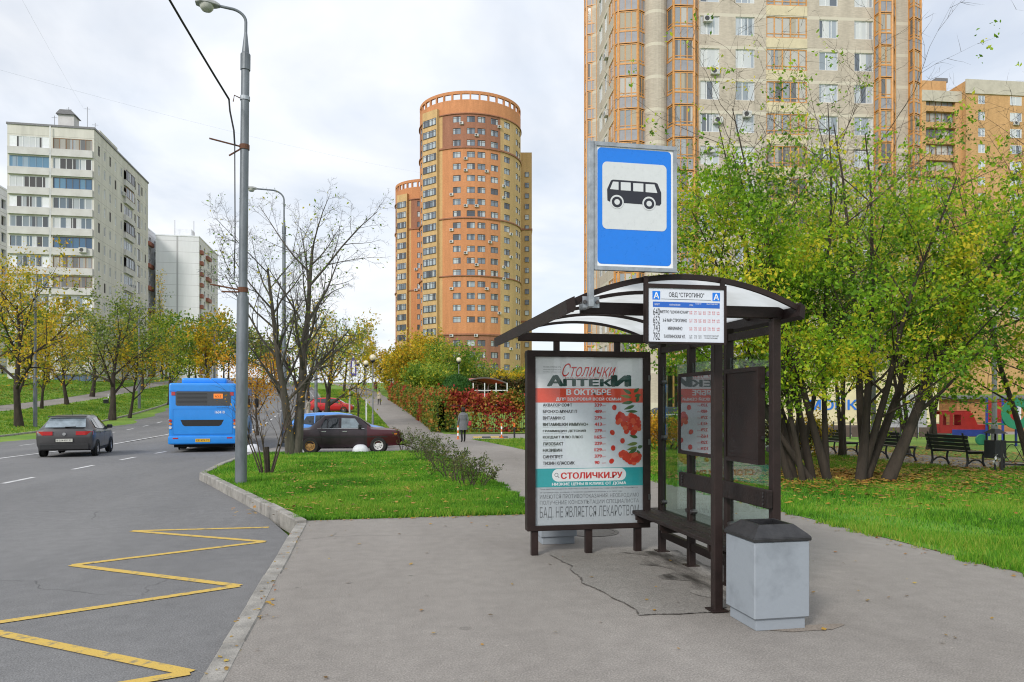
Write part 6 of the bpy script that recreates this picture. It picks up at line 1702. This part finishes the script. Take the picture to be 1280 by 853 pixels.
make_hatch('silver_car', 'silver car coming down the far top of the avenue', (x, y, hz(x, y) - .13), R(176), paint('silver', (.45, .47, .5), .4))
x, y = place(285, 122)
make_hatch('white_car', 'white car on the far side of the avenue beside the trees', (x, y, hz(x, y) - .1), R(176), paint('white', (.7, .7, .7), .0))

# ---------------------------------------------------------------- city bus
M_BUS = mat('bus blue paint', (.016, .26, .78), .35, .06, 2, coat=.4); M_BUSD = mat('bus blue shade strip', (.012, .20, .64), .4, .05, 2)
bus = thing('city_bus', 'bright blue city bus seen from behind in the kerb lane', 'bus', (-6.48, 31.4, hz(-6.5, 32) - .13), R(5.5))
import bmesh
def rounded(name, x0, x1, y0, y1, z0, z1, r, m, parent, seg=4, vertical_only=False):
    me = MB().box(x0, x1, y0, y1, z0, z1).mesh(name, m)
    bm = bmesh.new(); bm.from_mesh(me)
    ed = [e for e in bm.edges if not vertical_only or abs(e.verts[0].co.z - e.verts[1].co.z) > .01]
    bmesh.ops.bevel(bm, geom=ed, offset=r, segments=seg, profile=.6, affect='EDGES'); bm.to_mesh(me); bm.free()
    o = link(name, me, parent); smooth_angle(o, 40); return o
body = rounded('body', -1.25, 1.25, 0, 11.8, .32, 2.76, .11, M_BUS, bus)
rounded('roof_pod', -.85, .85, .5, 4.2, 2.72, 2.98, .09, M_BUS, bus, 3); rounded('roof_hatch', -.45, .45, 5.4, 6.6, 2.72, 2.9, .06, M_BUS, bus, 3)
mb = MB(); mb.box(-1.22, 1.22, -.006, .02, 2.4, 2.46); mb.build('roof_seam', M_BUSD, bus)
rw = MB(); rw.face([(x_, -.008, z_) for x_, z_ in rrect(-1.0, 1.04, 1.86, 2.43, .07)]); rw = rw.build('rear_window', M_AUTO, bus)
for i in range(9): MB().box(-.94, .16, -.014, -.0085, 1.92 + i * .052, 1.938 + i * .052).build('window_slat', M_TRIM, rw)
M_LED = mat('orange led', (.85, .22, .03), .4, emit=.35)
MB().box(.40, .74, -.018, -.009, 2.15, 2.34).build('route_display', M_LED, rw)
text('lettering', '652', K_BLACK, rw, .46, 2.19, .22, .11, -.021)
mb = MB(); mb.face([(x_, -.010, z_) for x_, z_ in rrect(-1.1, 1.12, .72, 1.74, .06)]); eng = mb.build('engine_door', M_BUSD, bus)
mb = MB(); mb.face([(x_, -.013, z_) for x_, z_ in rrect(-1.075, 1.095, .745, 1.715, .05)]); mb.build('engine_door_skin', M_BUS, eng)
mb = MB(); mb.face([(-.82, -.017, 1.30), (.78, -.017, 1.30), (.68, -.017, 1.09), (.6, -.017, 1.05), (-.66, -.017, 1.05), (-.74, -.017, 1.10)]); gr = mb.build('vent_grille', M_TRIM, eng)
text('lettering', '160410', K_WHITE, bus, .45, 1.55, .36, .11, -.02, bold=.01); text('lettering', 'МОСГОРТРАНС', K_BLACK, bus, .52, 1.765, .42, .035, -.014)
rounded('rear_bumper', -1.27, 1.27, -.06, .4, .34, .66, .05, M_BUS, bus, 3)
MB().box(-.27, .27, -.075, -.062, .42, .55).build('number_plate', mat('yellow plate', (.72, .42, .03), .4), bus)
text('lettering', 'ЕЕ 973 77', K_BLACK, bus, -.23, .45, .46, .07, -.079)
for sd_ in (-1, 1):
    for z, m in ((1.27, M_TAIL), (1.14, M_AMBER), (1.0, M_HEAD)): MB().lathe([(0, .03), (.055, .03), (.06, 0)], 12, (sd_ * 1.19, .0, z), 'y').build('rear_lamp', m, bus)
    MB().box(sd_ * 1.08 - .07, sd_ * 1.08 + .07, -.02, .0, 2.27, 2.41).build('marker_lamp', M_TAIL, bus)
    MB().box(sd_ * 1.0 - .1, sd_ * 1.0 + .1, -.07, -.061, .55, .6).build('reflector', M_TAIL, bus)
    for i in range(6):
        a = 1.0 + i * 1.72; MB().box(sd_ * 1.256 - .006, sd_ * 1.256 + .006, a, a + 1.6, 1.35, 2.4).build('side_window', M_AUTO, bus)
    for y_ in (2.9, 9.0):
        t_ = MB(); t_.lathe([(.28, -.14), (.44, -.14), (.48, -.1), (.48, .1), (.44, .14), (.28, .14)], 24, (0, 0, 0), 'x'); w_ = t_.build('wheel', M_TYRE, bus, (sd_ * 1.1, y_, .48)); 
        MB().lathe([(0, sd_ * .1), (.28, sd_ * .12)], 20, (0, 0, 0), 'x').build('rim', M_RIM, w_)
        MB().lathe([(0, 0), (.56, 0)], 24, (0, 0, 0), 'x').build('wheel_arch', M_UNDER, bus, (sd_ * 1.2535, y_, .5))
MB().box(-1.1, 1.1, .3, 11.3, .2, .34).build('chassis', M_UNDER, bus)
mm = MB(); mm.tube([(1.2, 11.75, 2.5), (1.42, 12.0, 2.5), (1.5, 12.0, 2.2)], .025, 6); mm = mm.build('mirror_arm', M_TRIM, bus); rounded('mirror', 1.38, 1.6, 11.94, 12.04, 1.75, 2.25, .04, M_TRIM, bus, 2)
for b_ in (-.7, .9): MB().box(b_ - .45, b_ + .45, 2.6, 3.1, .1, .5).build('rear_axle', M_UNDER, bus)

# ================================================================== street lamps, poles and cable
M_POLE = mat('galvanised lamp pole', (.17, .19, .21), .5, .25, 5, .15, 30, metal=.35, stretch=(1, 1, .3)); M_RUSTY = mat('rusty bracket', (.13, .055, .03), .8, .3, 15); M_CABLE = mat('black cable', (.012, .012, .012), .6)
M_LAMPH = mat('lamp housing', (.34, .35, .34), .5, .15, 9); M_LAMPG = mat('lamp glass', (.5, .5, .46), .3, .15, 8)
def head(parent, at_, az, s=1.):
    hd = MB(); prof = [(-.02, .05, .05), (.06, .10, .09), (.2, .15, .11), (.34, .15, .10), (.44, .08, .05)]
    rings = []
    for (l, w, h) in prof: rings.append([(l, w * math.cos(a), h * max(math.sin(a), -.15) ) for a in np.linspace(0, 2 * PI, 13)[:-1]])
    for A_, B_ in zip(rings[:-1], rings[1:]):
        for k in range(12): hd.face([A_[k], A_[(k + 1) % 12], B_[(k + 1) % 12], B_[k]])
    hd.face(rings[0]); hd.face(rings[-1])
    h = hd.build('lamp_head', M_LAMPH, parent, at_, az, smooth=True); h.scale = (s, s, s)
    g = MB(); g.lathe([(0, -.13), (.09, -.12), (.13, -.07), (.14, -.012)], 14, (.23, 0, 0)); g.build('lamp_bowl', M_LAMPG, h, smooth=True)
def street_lamp(name, label, x, y, hgt, az, reach, r0=.1, r1=.065, joint=3.8, group=None, arm_r=.03, rise=.9):
    t = thing(name, label, 'street lamp', (x, y, hz(x, y)), 0, group)
    zs_ = hgt - rise
    mb = MB(); mb.tube([(0, 0, -.1), (0, 0, joint - .06), (0, 0, joint)], [r0, r0, r0 * .97], 16); smooth_angle(mb.build('lower_pole', M_POLE, t), 50)
    mb = MB(); mb.tube([(0, 0, joint - .005), (0, 0, joint + .12), (0, 0, zs_)], [r1 * 1.05, r1, r1 * .92], 14); smooth_angle(mb.build('upper_pole', M_POLE, t), 50)
    mb = MB(); mb.tube([(0, 0, zs_ - .32), (0, 0, zs_), (0, 0, zs_ + .03), (0, 0, zs_ + .45)], [r1 * 1.12, r1 * 1.12, r1 * .85, arm_r], 14); mb.build('collar', M_POLE, t)
    c, s_ = math.cos(az), math.sin(az); rad = min(.55, reach * .6)
    P = [(0, 0, zs_ + .4)] + [(c * rad * (1 - math.cos(a)), s_ * rad * (1 - math.cos(a)), hgt - rad * .75 + rad * .75 * math.sin(a)) for a in np.linspace(0, PI / 2, 8)] + [(c * reach, s_ * reach, hgt + .02)]
    mb = MB(); mb.tube(P, arm_r, 8); smooth_angle(mb.build('arm', M_POLE, t), 60)
    head(t, (c * reach, s_ * reach, hgt + .01), az); return t
x, y = ground_at(301, 603, .03)
SLN = street_lamp('street_lamp', 'tall galvanised street lamp with rusty brackets on the near lawn corner', x, y, 9.70, R(180 + 4), .52, .118, .088, 3.85, 'street lamps')
SLN.rotation_euler.y = R(.6)
LX, LY_, LZ_ = x, y, hz(x, y)
for zb_, pts in ((6.9, [((0, 0), (-.66, .1)), ((0, -.06), (-.28, -.22))]), (3.98, [((0, 0), (-.62, .08)), ((0, -.05), (-.4, -.06))])):
    for (a, b) in pts:
        mb = MB(); mb.tube([(a[0] - .08, -.05, zb_ + a[1]), (b[0], -.1, zb_ + b[1])], .018, 5); mb.build('bracket', M_RUSTY, SLN)
    MB().lathe([(.094 if zb_ > 5 else .094, zb_ - .05), (.1, zb_ - .05), (.1, zb_ + .05), (.094, zb_ + .05)], 14).build('band', M_RUSTY, SLN)
MB().lathe([(.092, 7.86), (.098, 7.86), (.098, 7.94), (.092, 7.94)], 14).build('band', M_GALV, SLN)
mb = MB(); mb.tube([(-.09, 0, 7.9), (-.2, -.05, 7.93), (-.22, -.05, 7.8)], .012, 5); mb.build('cable_hook', M_RUSTY, SLN)
cb = thing('overhead_cable', 'black twisted overhead cable sagging to the near lamp pole from above', 'cable', (LX, LY_, LZ_))
def sag(p, q, s, n=16): return [tuple(Vector(p).lerp(Vector(q), t) - Vector((0, 0, s * 4 * t * (1 - t)))) for t in np.linspace(0, 1, n)]
far = Vector((-3.6 - 1.2, -11.0, 9.9 + 1.2)) * 1.0
far = (-2.40, -10.2, 11.30)
MB().tube(sag((-.22, -.05, 7.84), far, .25), .022, 6).build('span', M_CABLE, cb)
MB().tube([(-.22, -.05, 7.84), (-.2, -.06, 7.6), (-.12, -.08, 7.2), (-.1, -.1, 6.9)], .018, 5).build('drop', M_CABLE, cb)
MB().tube([(-.1, -.1, 6.9), (-.09, -.12, 5), (-.11, -.12, 4.2)], .012, 5).build('down_lead', M_CABLE, cb)
x, y = place(355, 33.0)
street_lamp('street_lamp', 'second street lamp standing behind the bare tree, arm over the road', x, y, 11.3, R(180), 1.15, .11, .08, 4.4, 'street lamps', .035, 1.6)
x, y = place(44, 51); street_lamp('street_lamp', 'grey street lamp on the far verge in front of the yellow tree', x, y, 9.6, R(8), 1.6, .13, .09, 3.5, 'street lamps', .04, 1.2)
x, y = place(174, 75); street_lamp('street_lamp', 'street lamp on the far verge beyond the olive tree', x, y, 10.2, R(8), 2.2, .14, .1, 3.5, 'street lamps', .05, 1.2)
x, y = place(268, 112); street_lamp('street_lamp', 'farthest street lamp on the verge, above the bus roof', x, y, 9.6, R(8), 2.2, .16, .12, 3.5, 'street lamps', .06, 1.2)
x, y = place(395, 66); street_lamp('street_lamp', 'far street lamp behind the yellow tree near the red hatchback', x, y, 10.4, R(180), 1.8, .14, .1, 4, 'street lamps', .05, 1.4)
M_GLOBE = mat('opal globe', (.75, .68, .5), .3); M_POST = mat('park lamp post', (.20, .21, .22), .5, .15, 8)
def globe_lamp(label, px, Z, h, r=.24):
    x, y = place(px, Z); t = thing('globe_lamp', label, 'park lamp', (x, y, hz(x, y)), 0, 'globe lamps along the footpath')
    MB().tube([(0, 0, -.1), (0, 0, .9), (0, 0, 1.0), (0, 0, h - .25)], [.09, .085, .055, .045], 10).build('post', M_POST, t)
    MB().lathe([(.04, h - .3), (.2, h - .12), (.17, h - .02), (0, h - .02)], 14).build('cup', M_TRIM, t)
    MB().lathe([(r * math.sin(a), h + r * .55 - r * math.cos(a)) for a in np.linspace(.3, PI, 10)], 16).build('globe', M_GLOBE, t, smooth=True)
globe_lamp('nearest globe lamp on the left edge of the footpath, beside the sedan bonnet', 466, 55, 5.0); globe_lamp('second globe lamp up the footpath', 457.5, 69, 4.8); globe_lamp('third globe lamp up the footpath', 447.5, 84, 4.8)
globe_lamp('globe lamp standing behind the clipped evergreen ball', 573.5, 72, 5.2)
x, y = place(437, 60); bn = thing('banner_post', 'white post carrying a narrow violet banner sign beside the footpath', 'sign', (x, y, hz(x, y)))
MB().tube([(0, 0, 0), (0, 0, 5.2)], .07, 8).build('post', mat('pale post', (.5, .5, .5), .5), bn); bb = MB().box(.08, .55, -.03, .03, 3.75, 5.25).build('banner', mat('violet banner', (.10, .08, .35), .5, .3, 4), bn); MB().box(.2, .42, -.036, -.031, 4.0, 5.0).build('banner_stripe', K_WHITE, bb)
for px, Z, lab in ((458, 62, 'low white post on the verge beside the banner post'),):
    x, y = place(px, Z); t = thing('white_post', lab, 'post', (x, y, hz(x, y))); MB().tube([(0, 0, 0), (0, 0, 2.0)], .06, 8).build('shaft', K_WHITE, t); MB().lathe([(0, 2.05), (.07, 2.0)], 8).build('cap', M_TRIM, t)

# ---------------------------------------------------------------- delineators, domes
M_OR = mat('orange plastic', (.72, .16, .02), .5, .08, 9)
for px, py, lab in ((572.5, 549, 'orange and white flexible post just left of the walker'), (627, 547, 'orange and white flexible post between walker and poster panel')):
    x, y = ground_at(px, py, -.2); t = thing('delineator_post', lab, 'traffic post', (x, y, hz(x, y) - .02), 0, 'flexible posts at the side road')
    MB().lathe([(0, 0), (.12, 0), (.12, .04), (.05, .05)], 12).build('base', M_OR, t)
    for i in range(5): MB().lathe([(.042, .05 + i * .15), (.042, .05 + (i + 1) * .15 - .002)], 12).build('sleeve', M_OR if i % 2 == 0 else K_WHITE, t)
    MB().lathe([(.042, .798), (.03, .83), (0, .835)], 12).build('cap', M_OR, t)
x, y = ground_at(643, 548, -.2); t = thing('marker_post', 'short dark post with red cap close to the poster panel', 'post', (x, y, hz(x, y))); MB().tube([(0, 0, 0), (0, 0, .62)], .05, 8).build('shaft', M_TRIM, t); MB().tube([(0, 0, .621), (0, 0, .85)], [.055, .05], 8).build('cap', M_OR, t)
x, y = place(600, 42.5); sb = thing('speed_bump', 'yellow and grey speed bump across the side road entrance', 'speed bump', (x, y, hz(x, y) - .02), R(-2))
for i in range(4): MB().prism([(-.2, 0), (.2, 0), (.12, .05), (-.12, .05)], i * .5 - .4, i * .5 + .09, 'x').build('segment', M_YELLOW if i % 2 == 0 else M_TRIM, sb)
M_DOME = mat('whitewashed concrete', (.68, .70, .74), .7, .12, 6, .2, 40)
for px, Z, r, lab in ((450.5, 27.0, .29, 'white concrete dome on the lawn edge beside the sedan front wheel'), (316, 27.6, .27, 'white concrete dome at the kerb behind the lamp pole'), (377, 26.9, .2, 'small white concrete dome under the sedan rear')):
    x, y = place(px, Z); t = thing('concrete_dome', lab, 'bollard', (x, y, hz(x, y) + .02), 0, 'white concrete domes along the driveway')
    o = MB().lathe([(r, 0), (r, .03), (r * .93, .11), (r * .75, .19), (r * .45, .245), (0, .26)], 20).build('dome', M_DOME, t, smooth=True); MB().lathe([(r * 1.04, -.03), (r * 1.04, .012), (r, .014)], 20).build('base', M_DOME, t)

# ================================================================== people
M_SKIN = mat('skin', (.42, .24, .17), .6); 
def person(label, loc, yaw, h, coat, legs, hair, bag=None, stride=.16, coat_len=.45):
    k = h / 1.75
    V = [(0, 0, .95), (0, .0, 1.15), (0, .01, 1.38), (0, .02, 1.5), (0, .025, 1.6), (0, .03, 1.70)]
    Rr = [(.15, .11), (.15, .10), (.17, .11), (.055, .055), (.085, .095), (.075, .085)]
    E = [(0, 1), (1, 2), (2, 3), (3, 4), (4, 5)]
    for s in (-1, 1):
        f = s * stride; n = len(V)
        V += [(s * .09, .0, .88), (s * .095, f * .45 + .02, .48), (s * .1, f * 1.0 - .03, .09), (s * .105, f * 1.0 + .12, .035)]; Rr += [(.085, .09), (.06, .065), (.042, .045), (.04, .03)]; E += [(0, n), (n, n + 1), (n + 1, n + 2), (n + 2, n + 3)]
        n = len(V); V += [(s * .19, .0, 1.40), (s * .235, -f * .3 - .02, 1.13), (s * .24, -f * .7 + .06, .9), (s * .24, -f * .75 + .09, .82)]; Rr += [(.06, .06), (.05, .05), (.04, .04), (.03, .045)]; E += [(2, n), (n, n + 1), (n + 1, n + 2), (n + 2, n + 3)]
    me = bpy.data.meshes.new('body'); me.from_pydata([tuple(c * k for c in v) for v in V], E, [])
    o = bpy.data.objects.new('body', me); COL.objects.link(o)
    md = o.modifiers.new('s', 'SKIN'); sv = me.skin_vertices[0].data
    for i, r in enumerate(Rr): sv[i].radius = (r[0] * k, r[1] * k); sv[i].use_root = (i == 0)
    md2 = o.modifiers.new('u', 'SUBSURF'); md2.levels = 1; md2.render_levels = 1
    dg = bpy.context.evaluated_depsgraph_get(); bm_ = bpy.data.meshes.new_from_object(o.evaluated_get(dg)); bpy.data.objects.remove(o)
    bm_.materials.clear()
    for m in (coat, legs, M_SKIN, hair, M_TRIM): bm_.materials.append(m)
    for p in bm_.polygons:
        z = p.center.z / k; ax = abs(p.center.x) / k
        p.material_index = 4 if z < .09 else 1 if (z < .86 and ax < .2) else (2 if z < .86 else 0 if z < 1.5 else 2)
        if z > 1.5 and (p.center.y / k < .05 or z > 1.68): p.material_index = 3
        p.use_smooth = True
    t = thing('person', label, 'person', loc, yaw)
    link('body', bm_, t)
    c = MB(); pr = [(.125, 1.44), (.19, 1.38), (.185, 1.2), (.165, 1.08), (.185, .95), (.2, .95 - coat_len)]
    n = 16; rings = [[(r * k * 1.12 * math.cos(a), r * k * .78 * math.sin(a), z * k) for a in np.linspace(0, 2 * PI, n + 1)[:-1]] for r, z in pr]
    for A_, B_ in zip(rings[:-1], rings[1:]):
        for i in range(n): c.face([A_[i], A_[(i + 1) % n], B_[(i + 1) % n], B_[i]])
    c.build('coat', coat, t, smooth=True)
    hm = MB(); hm.lathe([(.0, 1.775), (.06, 1.765), (.1, 1.7), (.1, 1.63), (.075, 1.56)], 14, (0, -.005, 0)); ho = hm.build('hair', hair, t, smooth=True); ho.scale = (k, k, k)
    if bag:
        b = MB().box(.25 * k, .42 * k, -.08, .14, .82 * k, 1.06 * k, b=.03).build('handbag', bag, t); MB().tube([(.3 * k, .03, 1.05 * k), (.22 * k, .02, 1.42 * k)], .012, 5).build('strap', bag, b)
    return t
W_COAT = mat('grey tweed coat', (.16, .165, .175), .9, .25, 40); W_DARK = mat('black trousers', (.015, .015, .017), .9); W_HAIR = mat('dark hair', (.02, .014, .011), .7); W_BEIGE = mat('beige jacket', (.42, .37, .30), .9, .15, 10); W_MAR = mat('maroon coat', (.12, .03, .05), .9); W_RED = mat('red leather', (.5, .03, .04), .5)
x, y = ground_at(579, 552.5, -.2); person('person in grey coat with red bag walking away past the creeper hedge', (x, y, hz(x, y) - .02), R(10), 1.72, W_COAT, W_DARK, W_HAIR, W_RED, .1, .33)
x, y = place(474, 86); person('person in pale jacket walking far up the footpath', (x, y, hz(x, y)), R(170), 1.72, W_BEIGE, W_DARK, W_HAIR, None, .18, .2)
x, y = place(469.5, 112); person('person in maroon coat highest up the footpath', (x, y, hz(x, y)), R(0), 1.75, W_MAR, W_DARK, W_HAIR, None, .15, .5)
x, y = place(385.5, 66); person('person with dark hair in beige coat on the verge beside the red hatchback', (x, y, hz(x, y)), R(60), 1.7, W_BEIGE, W_BEIGE, W_HAIR, None, .05, .55)

# ================================================================== park furniture
M_BENCH = mat('black bench slats', (.022, .024, .026), .45, .25, 8); M_CAST = mat('black cast iron', (.02, .022, .024), .5, .2, 12)
def make_bench(label, x, y, rz):
    t = thing('park_bench', label, 'bench', (x, y, hz(x, y)), rz, 'park benches beside the maples')     # seat looks along local +x, length along y
    for i in range(5): MB().box(.06 + i * .092, .14 + i * .092, -.72, .72, .425, .455, b=.005).build('seat_slat', M_BENCH, t)
    for i in range(4):
        z = .50 + i * .1; o = MB().box(-.02, .012, -.72, .72, z, z + .088, b=.005).build('back_slat', M_BENCH, t); o.location.x = .04 - i * .03; o.rotation_euler.y = R(-14); o.location.x += .14 * 1; 
        o.location.x = .02 - i * .028 + (z * math.sin(R(14)))
    for s in (-1, 1):
        yy = s * .6; leg = MB()
        leg.tube([(.0, yy, 0), (.05, yy, .2), (.03, yy, .42), (-.05, yy, .66), (-.11, yy, .92)], [.035, .03, .028, .026, .022], 7); leg.build('rear_leg', M_CAST, t)
        leg = MB(); leg.tube([(.58, yy, 0), (.5, yy, .16), (.5, yy, .3), (.53, yy, .41)], [.035, .03, .028, .03], 7); leg.build('front_leg', M_CAST, t)
        leg = MB(); leg.tube([(.06, yy, .14), (.18, yy, .22), (.28, yy, .235), (.38, yy, .22), (.5, yy, .14)], .022, 6); leg.build('stretcher', M_CAST, t)
        leg = MB(); leg.tube([(.02, yy, .405), (.54, yy, .405)], .022, 6); leg.build('seat_bearer', M_CAST, t)
make_bench('black park bench nearest the lamp urn, back turned', 14.92, 17.0, 0); make_bench('black park bench in the middle of the row, partly behind the thick maple stem', 15.05, 19.6, 0); make_bench('black park bench farthest along the row, seen between the thin stems', 15.2, 22.4, 0)
x, y = place(1244, 18.6); u = thing('litter_urn', 'black iron litter urn with small pitched hood beside the bench', 'litter bin', (x, y, hz(x, y)))
MB().box(-.17, .17, -.17, .17, .3, .75, b=.01).build('bucket', M_CAST, u)
for a in (-.13, .13):
    for b in (-.13, .13): MB().box(a - .015, a + .015, b - .015, b + .015, .0 if b < 0 else .75, .29 if b < 0 else .95).build('leg', M_CAST, u); MB().box(a - .012, a + .012, -.142, -.118, .75, .92).build('hood_post', M_CAST, u)
mb = MB(); 
for i in range(4):
    c4 = [(-.19, -.19), (.19, -.19), (.19, .19), (-.19, .19)]; a, b = c4[i], c4[(i + 1) % 4]; mb.face([(*a, .92), (*b, .92), (b[0] * .3, b[1] * .3, 1.04), (a[0] * .3, a[1] * .3, 1.04)])
mb.face([(-.057, -.057, 1.04), (.057, -.057, 1.04), (.057, .057, 1.04), (-.057, .057, 1.04)]); mb.build('hood', M_CAST, u)
bg_ = MB(); random.seed(8)
for i in range(14):
    a = random.uniform(0, 6.28); p = Vector((.13 * math.cos(a), .13 * math.sin(a) - .1, random.uniform(.18, .4))); d = Vector((random.uniform(-1, 1), random.uniform(-1, 1), random.uniform(-1, 1))).normalized() * .06; e = d.cross(Vector((.3, .2, 1))).normalized() * .03
    bg_.face([p - d, p + e, p + d, p - e])
x2, y2 = place(1246, 18.3); tg = thing('dry_flowers', 'bunch of dried white flower heads in front of the litter urn', 'plant', (x2, y2, hz(x2, y2))); bg_.build('flower_heads', K_WHITE, tg)['kind'] = 'stuff'; MB().tube([(0, -.1, 0), (0, -.1, .25)], .02, 5).build('stem', M_TWIG, tg)
# playground lorry
x, y = place(1174, 32); tk = thing('playground_lorry', 'red wooden playground lorry with blue sill and green wheel', 'play equipment', (x, y, hz(x, y)), -YAW - R(12))
M_PR = mat('red play panel', (.46, .025, .025), .45, .12, 4); M_PB = mat('blue play panel', (.03, .06, .36), .45, .12, 4); M_PG = mat('green play wheel', (.02, .22, .12), .5, .1, 4)
def lorry_side(y0, name):
    mb = MB(); fn = lambda u, v, d: (u, y0 - d, v)
    facade(mb, fn, .02, 1.18, .5, 1.42, [(.14, .42, .84, 1.3), (.54, .86, .84, 1.3)], .05); facade(mb, fn, 1.18, 1.92, .5, .86, [], .05)
    mb.face([fn(a, b, 0) for a, b in ((1.18, .86), (1.5, .86), (1.3, 1.36), (1.18, 1.42))]); 
    return mb.build(name, M_PR, tk)
lorry_side(0, 'side_panel'); lorry_side(.8, 'side_panel')
mb = MB(); mb.box(.1, 1.25, .0, .8, 1.42, 1.47, b=.01); mb.build('roof', M_PR, tk); MB().box(1.2, 1.9, .02, .78, .84, .88, b=.01).build('bonnet', M_PR, tk); MB().box(1.9, 1.95, 0, .8, .5, .86, b=.01).build('front_panel', M_PR, tk)
MB().box(-.1, .02, .0, .8, .5, .9, b=.01).build('tail_step', M_PR, tk); MB().box(.5, 1.96, -.03, -.002, .38, .66, b=.005).build('sill', M_PB, tk); MB().box(.1, 1.0, .1, .7, .5, .56).build('seat', M_PB, tk)
for cx in (.38, 1.62): MB().lathe([(0, .07), (.2, .07), (.24, .05), (.24, .03)], 20, (cx, 0, .24), 'y').build('wheel', M_PG, tk)
MB().tube([(.9, .1, 1.0), (1.05, .3, 1.05), (.9, .5, 1.0)], .02, 6).build('steering_wheel', mat('yellow play rail', (.7, .45, .03), .5), tk)
x, y = place(1262, 30); pf = thing('play_frame', 'green and blue climbing frame beside the right picture edge', 'play equipment', (x, y, hz(x, y)), -YAW)
for a in (-.6, .6):
    for b in (-.5, .5): MB().tube([(a, b, 0), (a, b, 2.0)], .05, 7).build('post', M_PB, pf)
MB().box(-.65, .65, -.55, .55, .9, .96).build('platform', M_PG, pf); MB().lathe([(.62, 0), (.62, .05), (.3, .05), (.3, 0)], 18, (-.1, -.56, 1.35), 'y').build('ring_panel', M_PG, pf); MB().box(-.6, .6, .5, .54, 1.0, 1.9).build('back_panel', M_PR, pf)
# low ornamental railing and two poles
x, y = place(1268, 17.8); rl = thing('park_railing', 'low black ornamental railing running out of the right edge', 'railing', (x, y, hz(x, y)), -YAW - R(25))
for xx in (-.25, 1.25, 2.7): MB().box(xx - .025, xx + .025, -.025, .025, 0, .78).build('post', M_CAST, rl)
for z in (.2, .74): MB().box(-.22, 2.68, -.012, .012, z - .02, z + .02).build('rail', M_CAST, rl)
for i in range(9):
    for s in (1, -1):
        P = [(-.2 + i * .3 + .3 * t, 0, .47 + s * .22 * math.sin(PI * t)) for t in np.linspace(0, 1, 7)]; MB().tube(P, .008, 4).build('scroll', M_CAST, rl)
for px, Z, h, r, lab in ((1092, 19.8, 4.6, .065, 'dark green lamp post standing among the maple stems'), (1243, 24, 4.4, .08, 'grey lamp post behind the litter urn')):
    x, y = place(px, Z); t = thing('park_lamp_post', lab, 'park lamp', (x, y, hz(x, y)))
    MB().tube([(0, 0, -.05), (0, 0, 1.0), (0, 0, 1.05), (0, 0, h)], [r * 1.3, r * 1.3, r, r * .8], 10).build('post', M_POST, t); MB().lathe([(.05, h), (.2, h + .1), (.17, h + .35), (0, h + .42)], 14).build('lantern', M_GLOBE, t); MB().lathe([(.22, h + .36), (0, h + .55)], 14).build('hat', M_TRIM, t)
# low fence by the car wash and the white bench on the left bank
x, y = place(1000, 40); fn_ = thing('low_fence', 'low dark fence in front of the cream pavilion', 'fence', (x, y, hz(x, y)), -YAW)
for i in range(12): MB().box(i * .9 - .03, i * .9 + .03, -.03, .03, 0, .95).build('post', M_RAIL, fn_)
for z in (.3, .85): MB().box(0, 9.9, -.045, -.031, z - .02, z + .02).build('rail', M_RAIL, fn_)
for i in range(11): MB().box(i * .9 + .06, i * .9 + .84, -.05, -.046, .1, .62).build('panel', mat('brown fence sheet', (.10, .07, .06), .8, .2, 4), fn_)
x, y = place(129, 77); wb_ = thing('white_bench', 'small pale bench beside the left footpath under the trees', 'bench', (x, y, hz(x, y) + .02), R(-70))
for i in range(3): MB().box(-.75, .75, i * .14, i * .14 + .12, .42, .46).build('seat_slat', K_WHITE, wb_); MB().box(-.75, .75, .45, .48, .55 + i * .14, .66 + i * .14).build('back_slat', K_WHITE, wb_)
for a in (-.6, .6): MB().box(a - .03, a + .03, .02, .46, 0, .415).build('leg', M_CAST, wb_); MB().box(a - .03, a + .03, .485, .52, 0, .95).build('back_post', M_CAST, wb_)
# thin wires high across the sky
for i, (a, b, s) in enumerate((((-60, 60, 34), (20, 190, 60), 2.0), ((-40, 116, 44), (-20, 10, 40), 1.5))):
    t = thing('sky_wire', ('thin wire strung high across the sky towards the round tower', 'thin wire leaving the balcony block roof')[i], 'wire', a)
    MB().tube(sag((0, 0, 0), tuple(np.subtract(b, a)), s, 24), .006, 4).build('strand', M_POST, t)
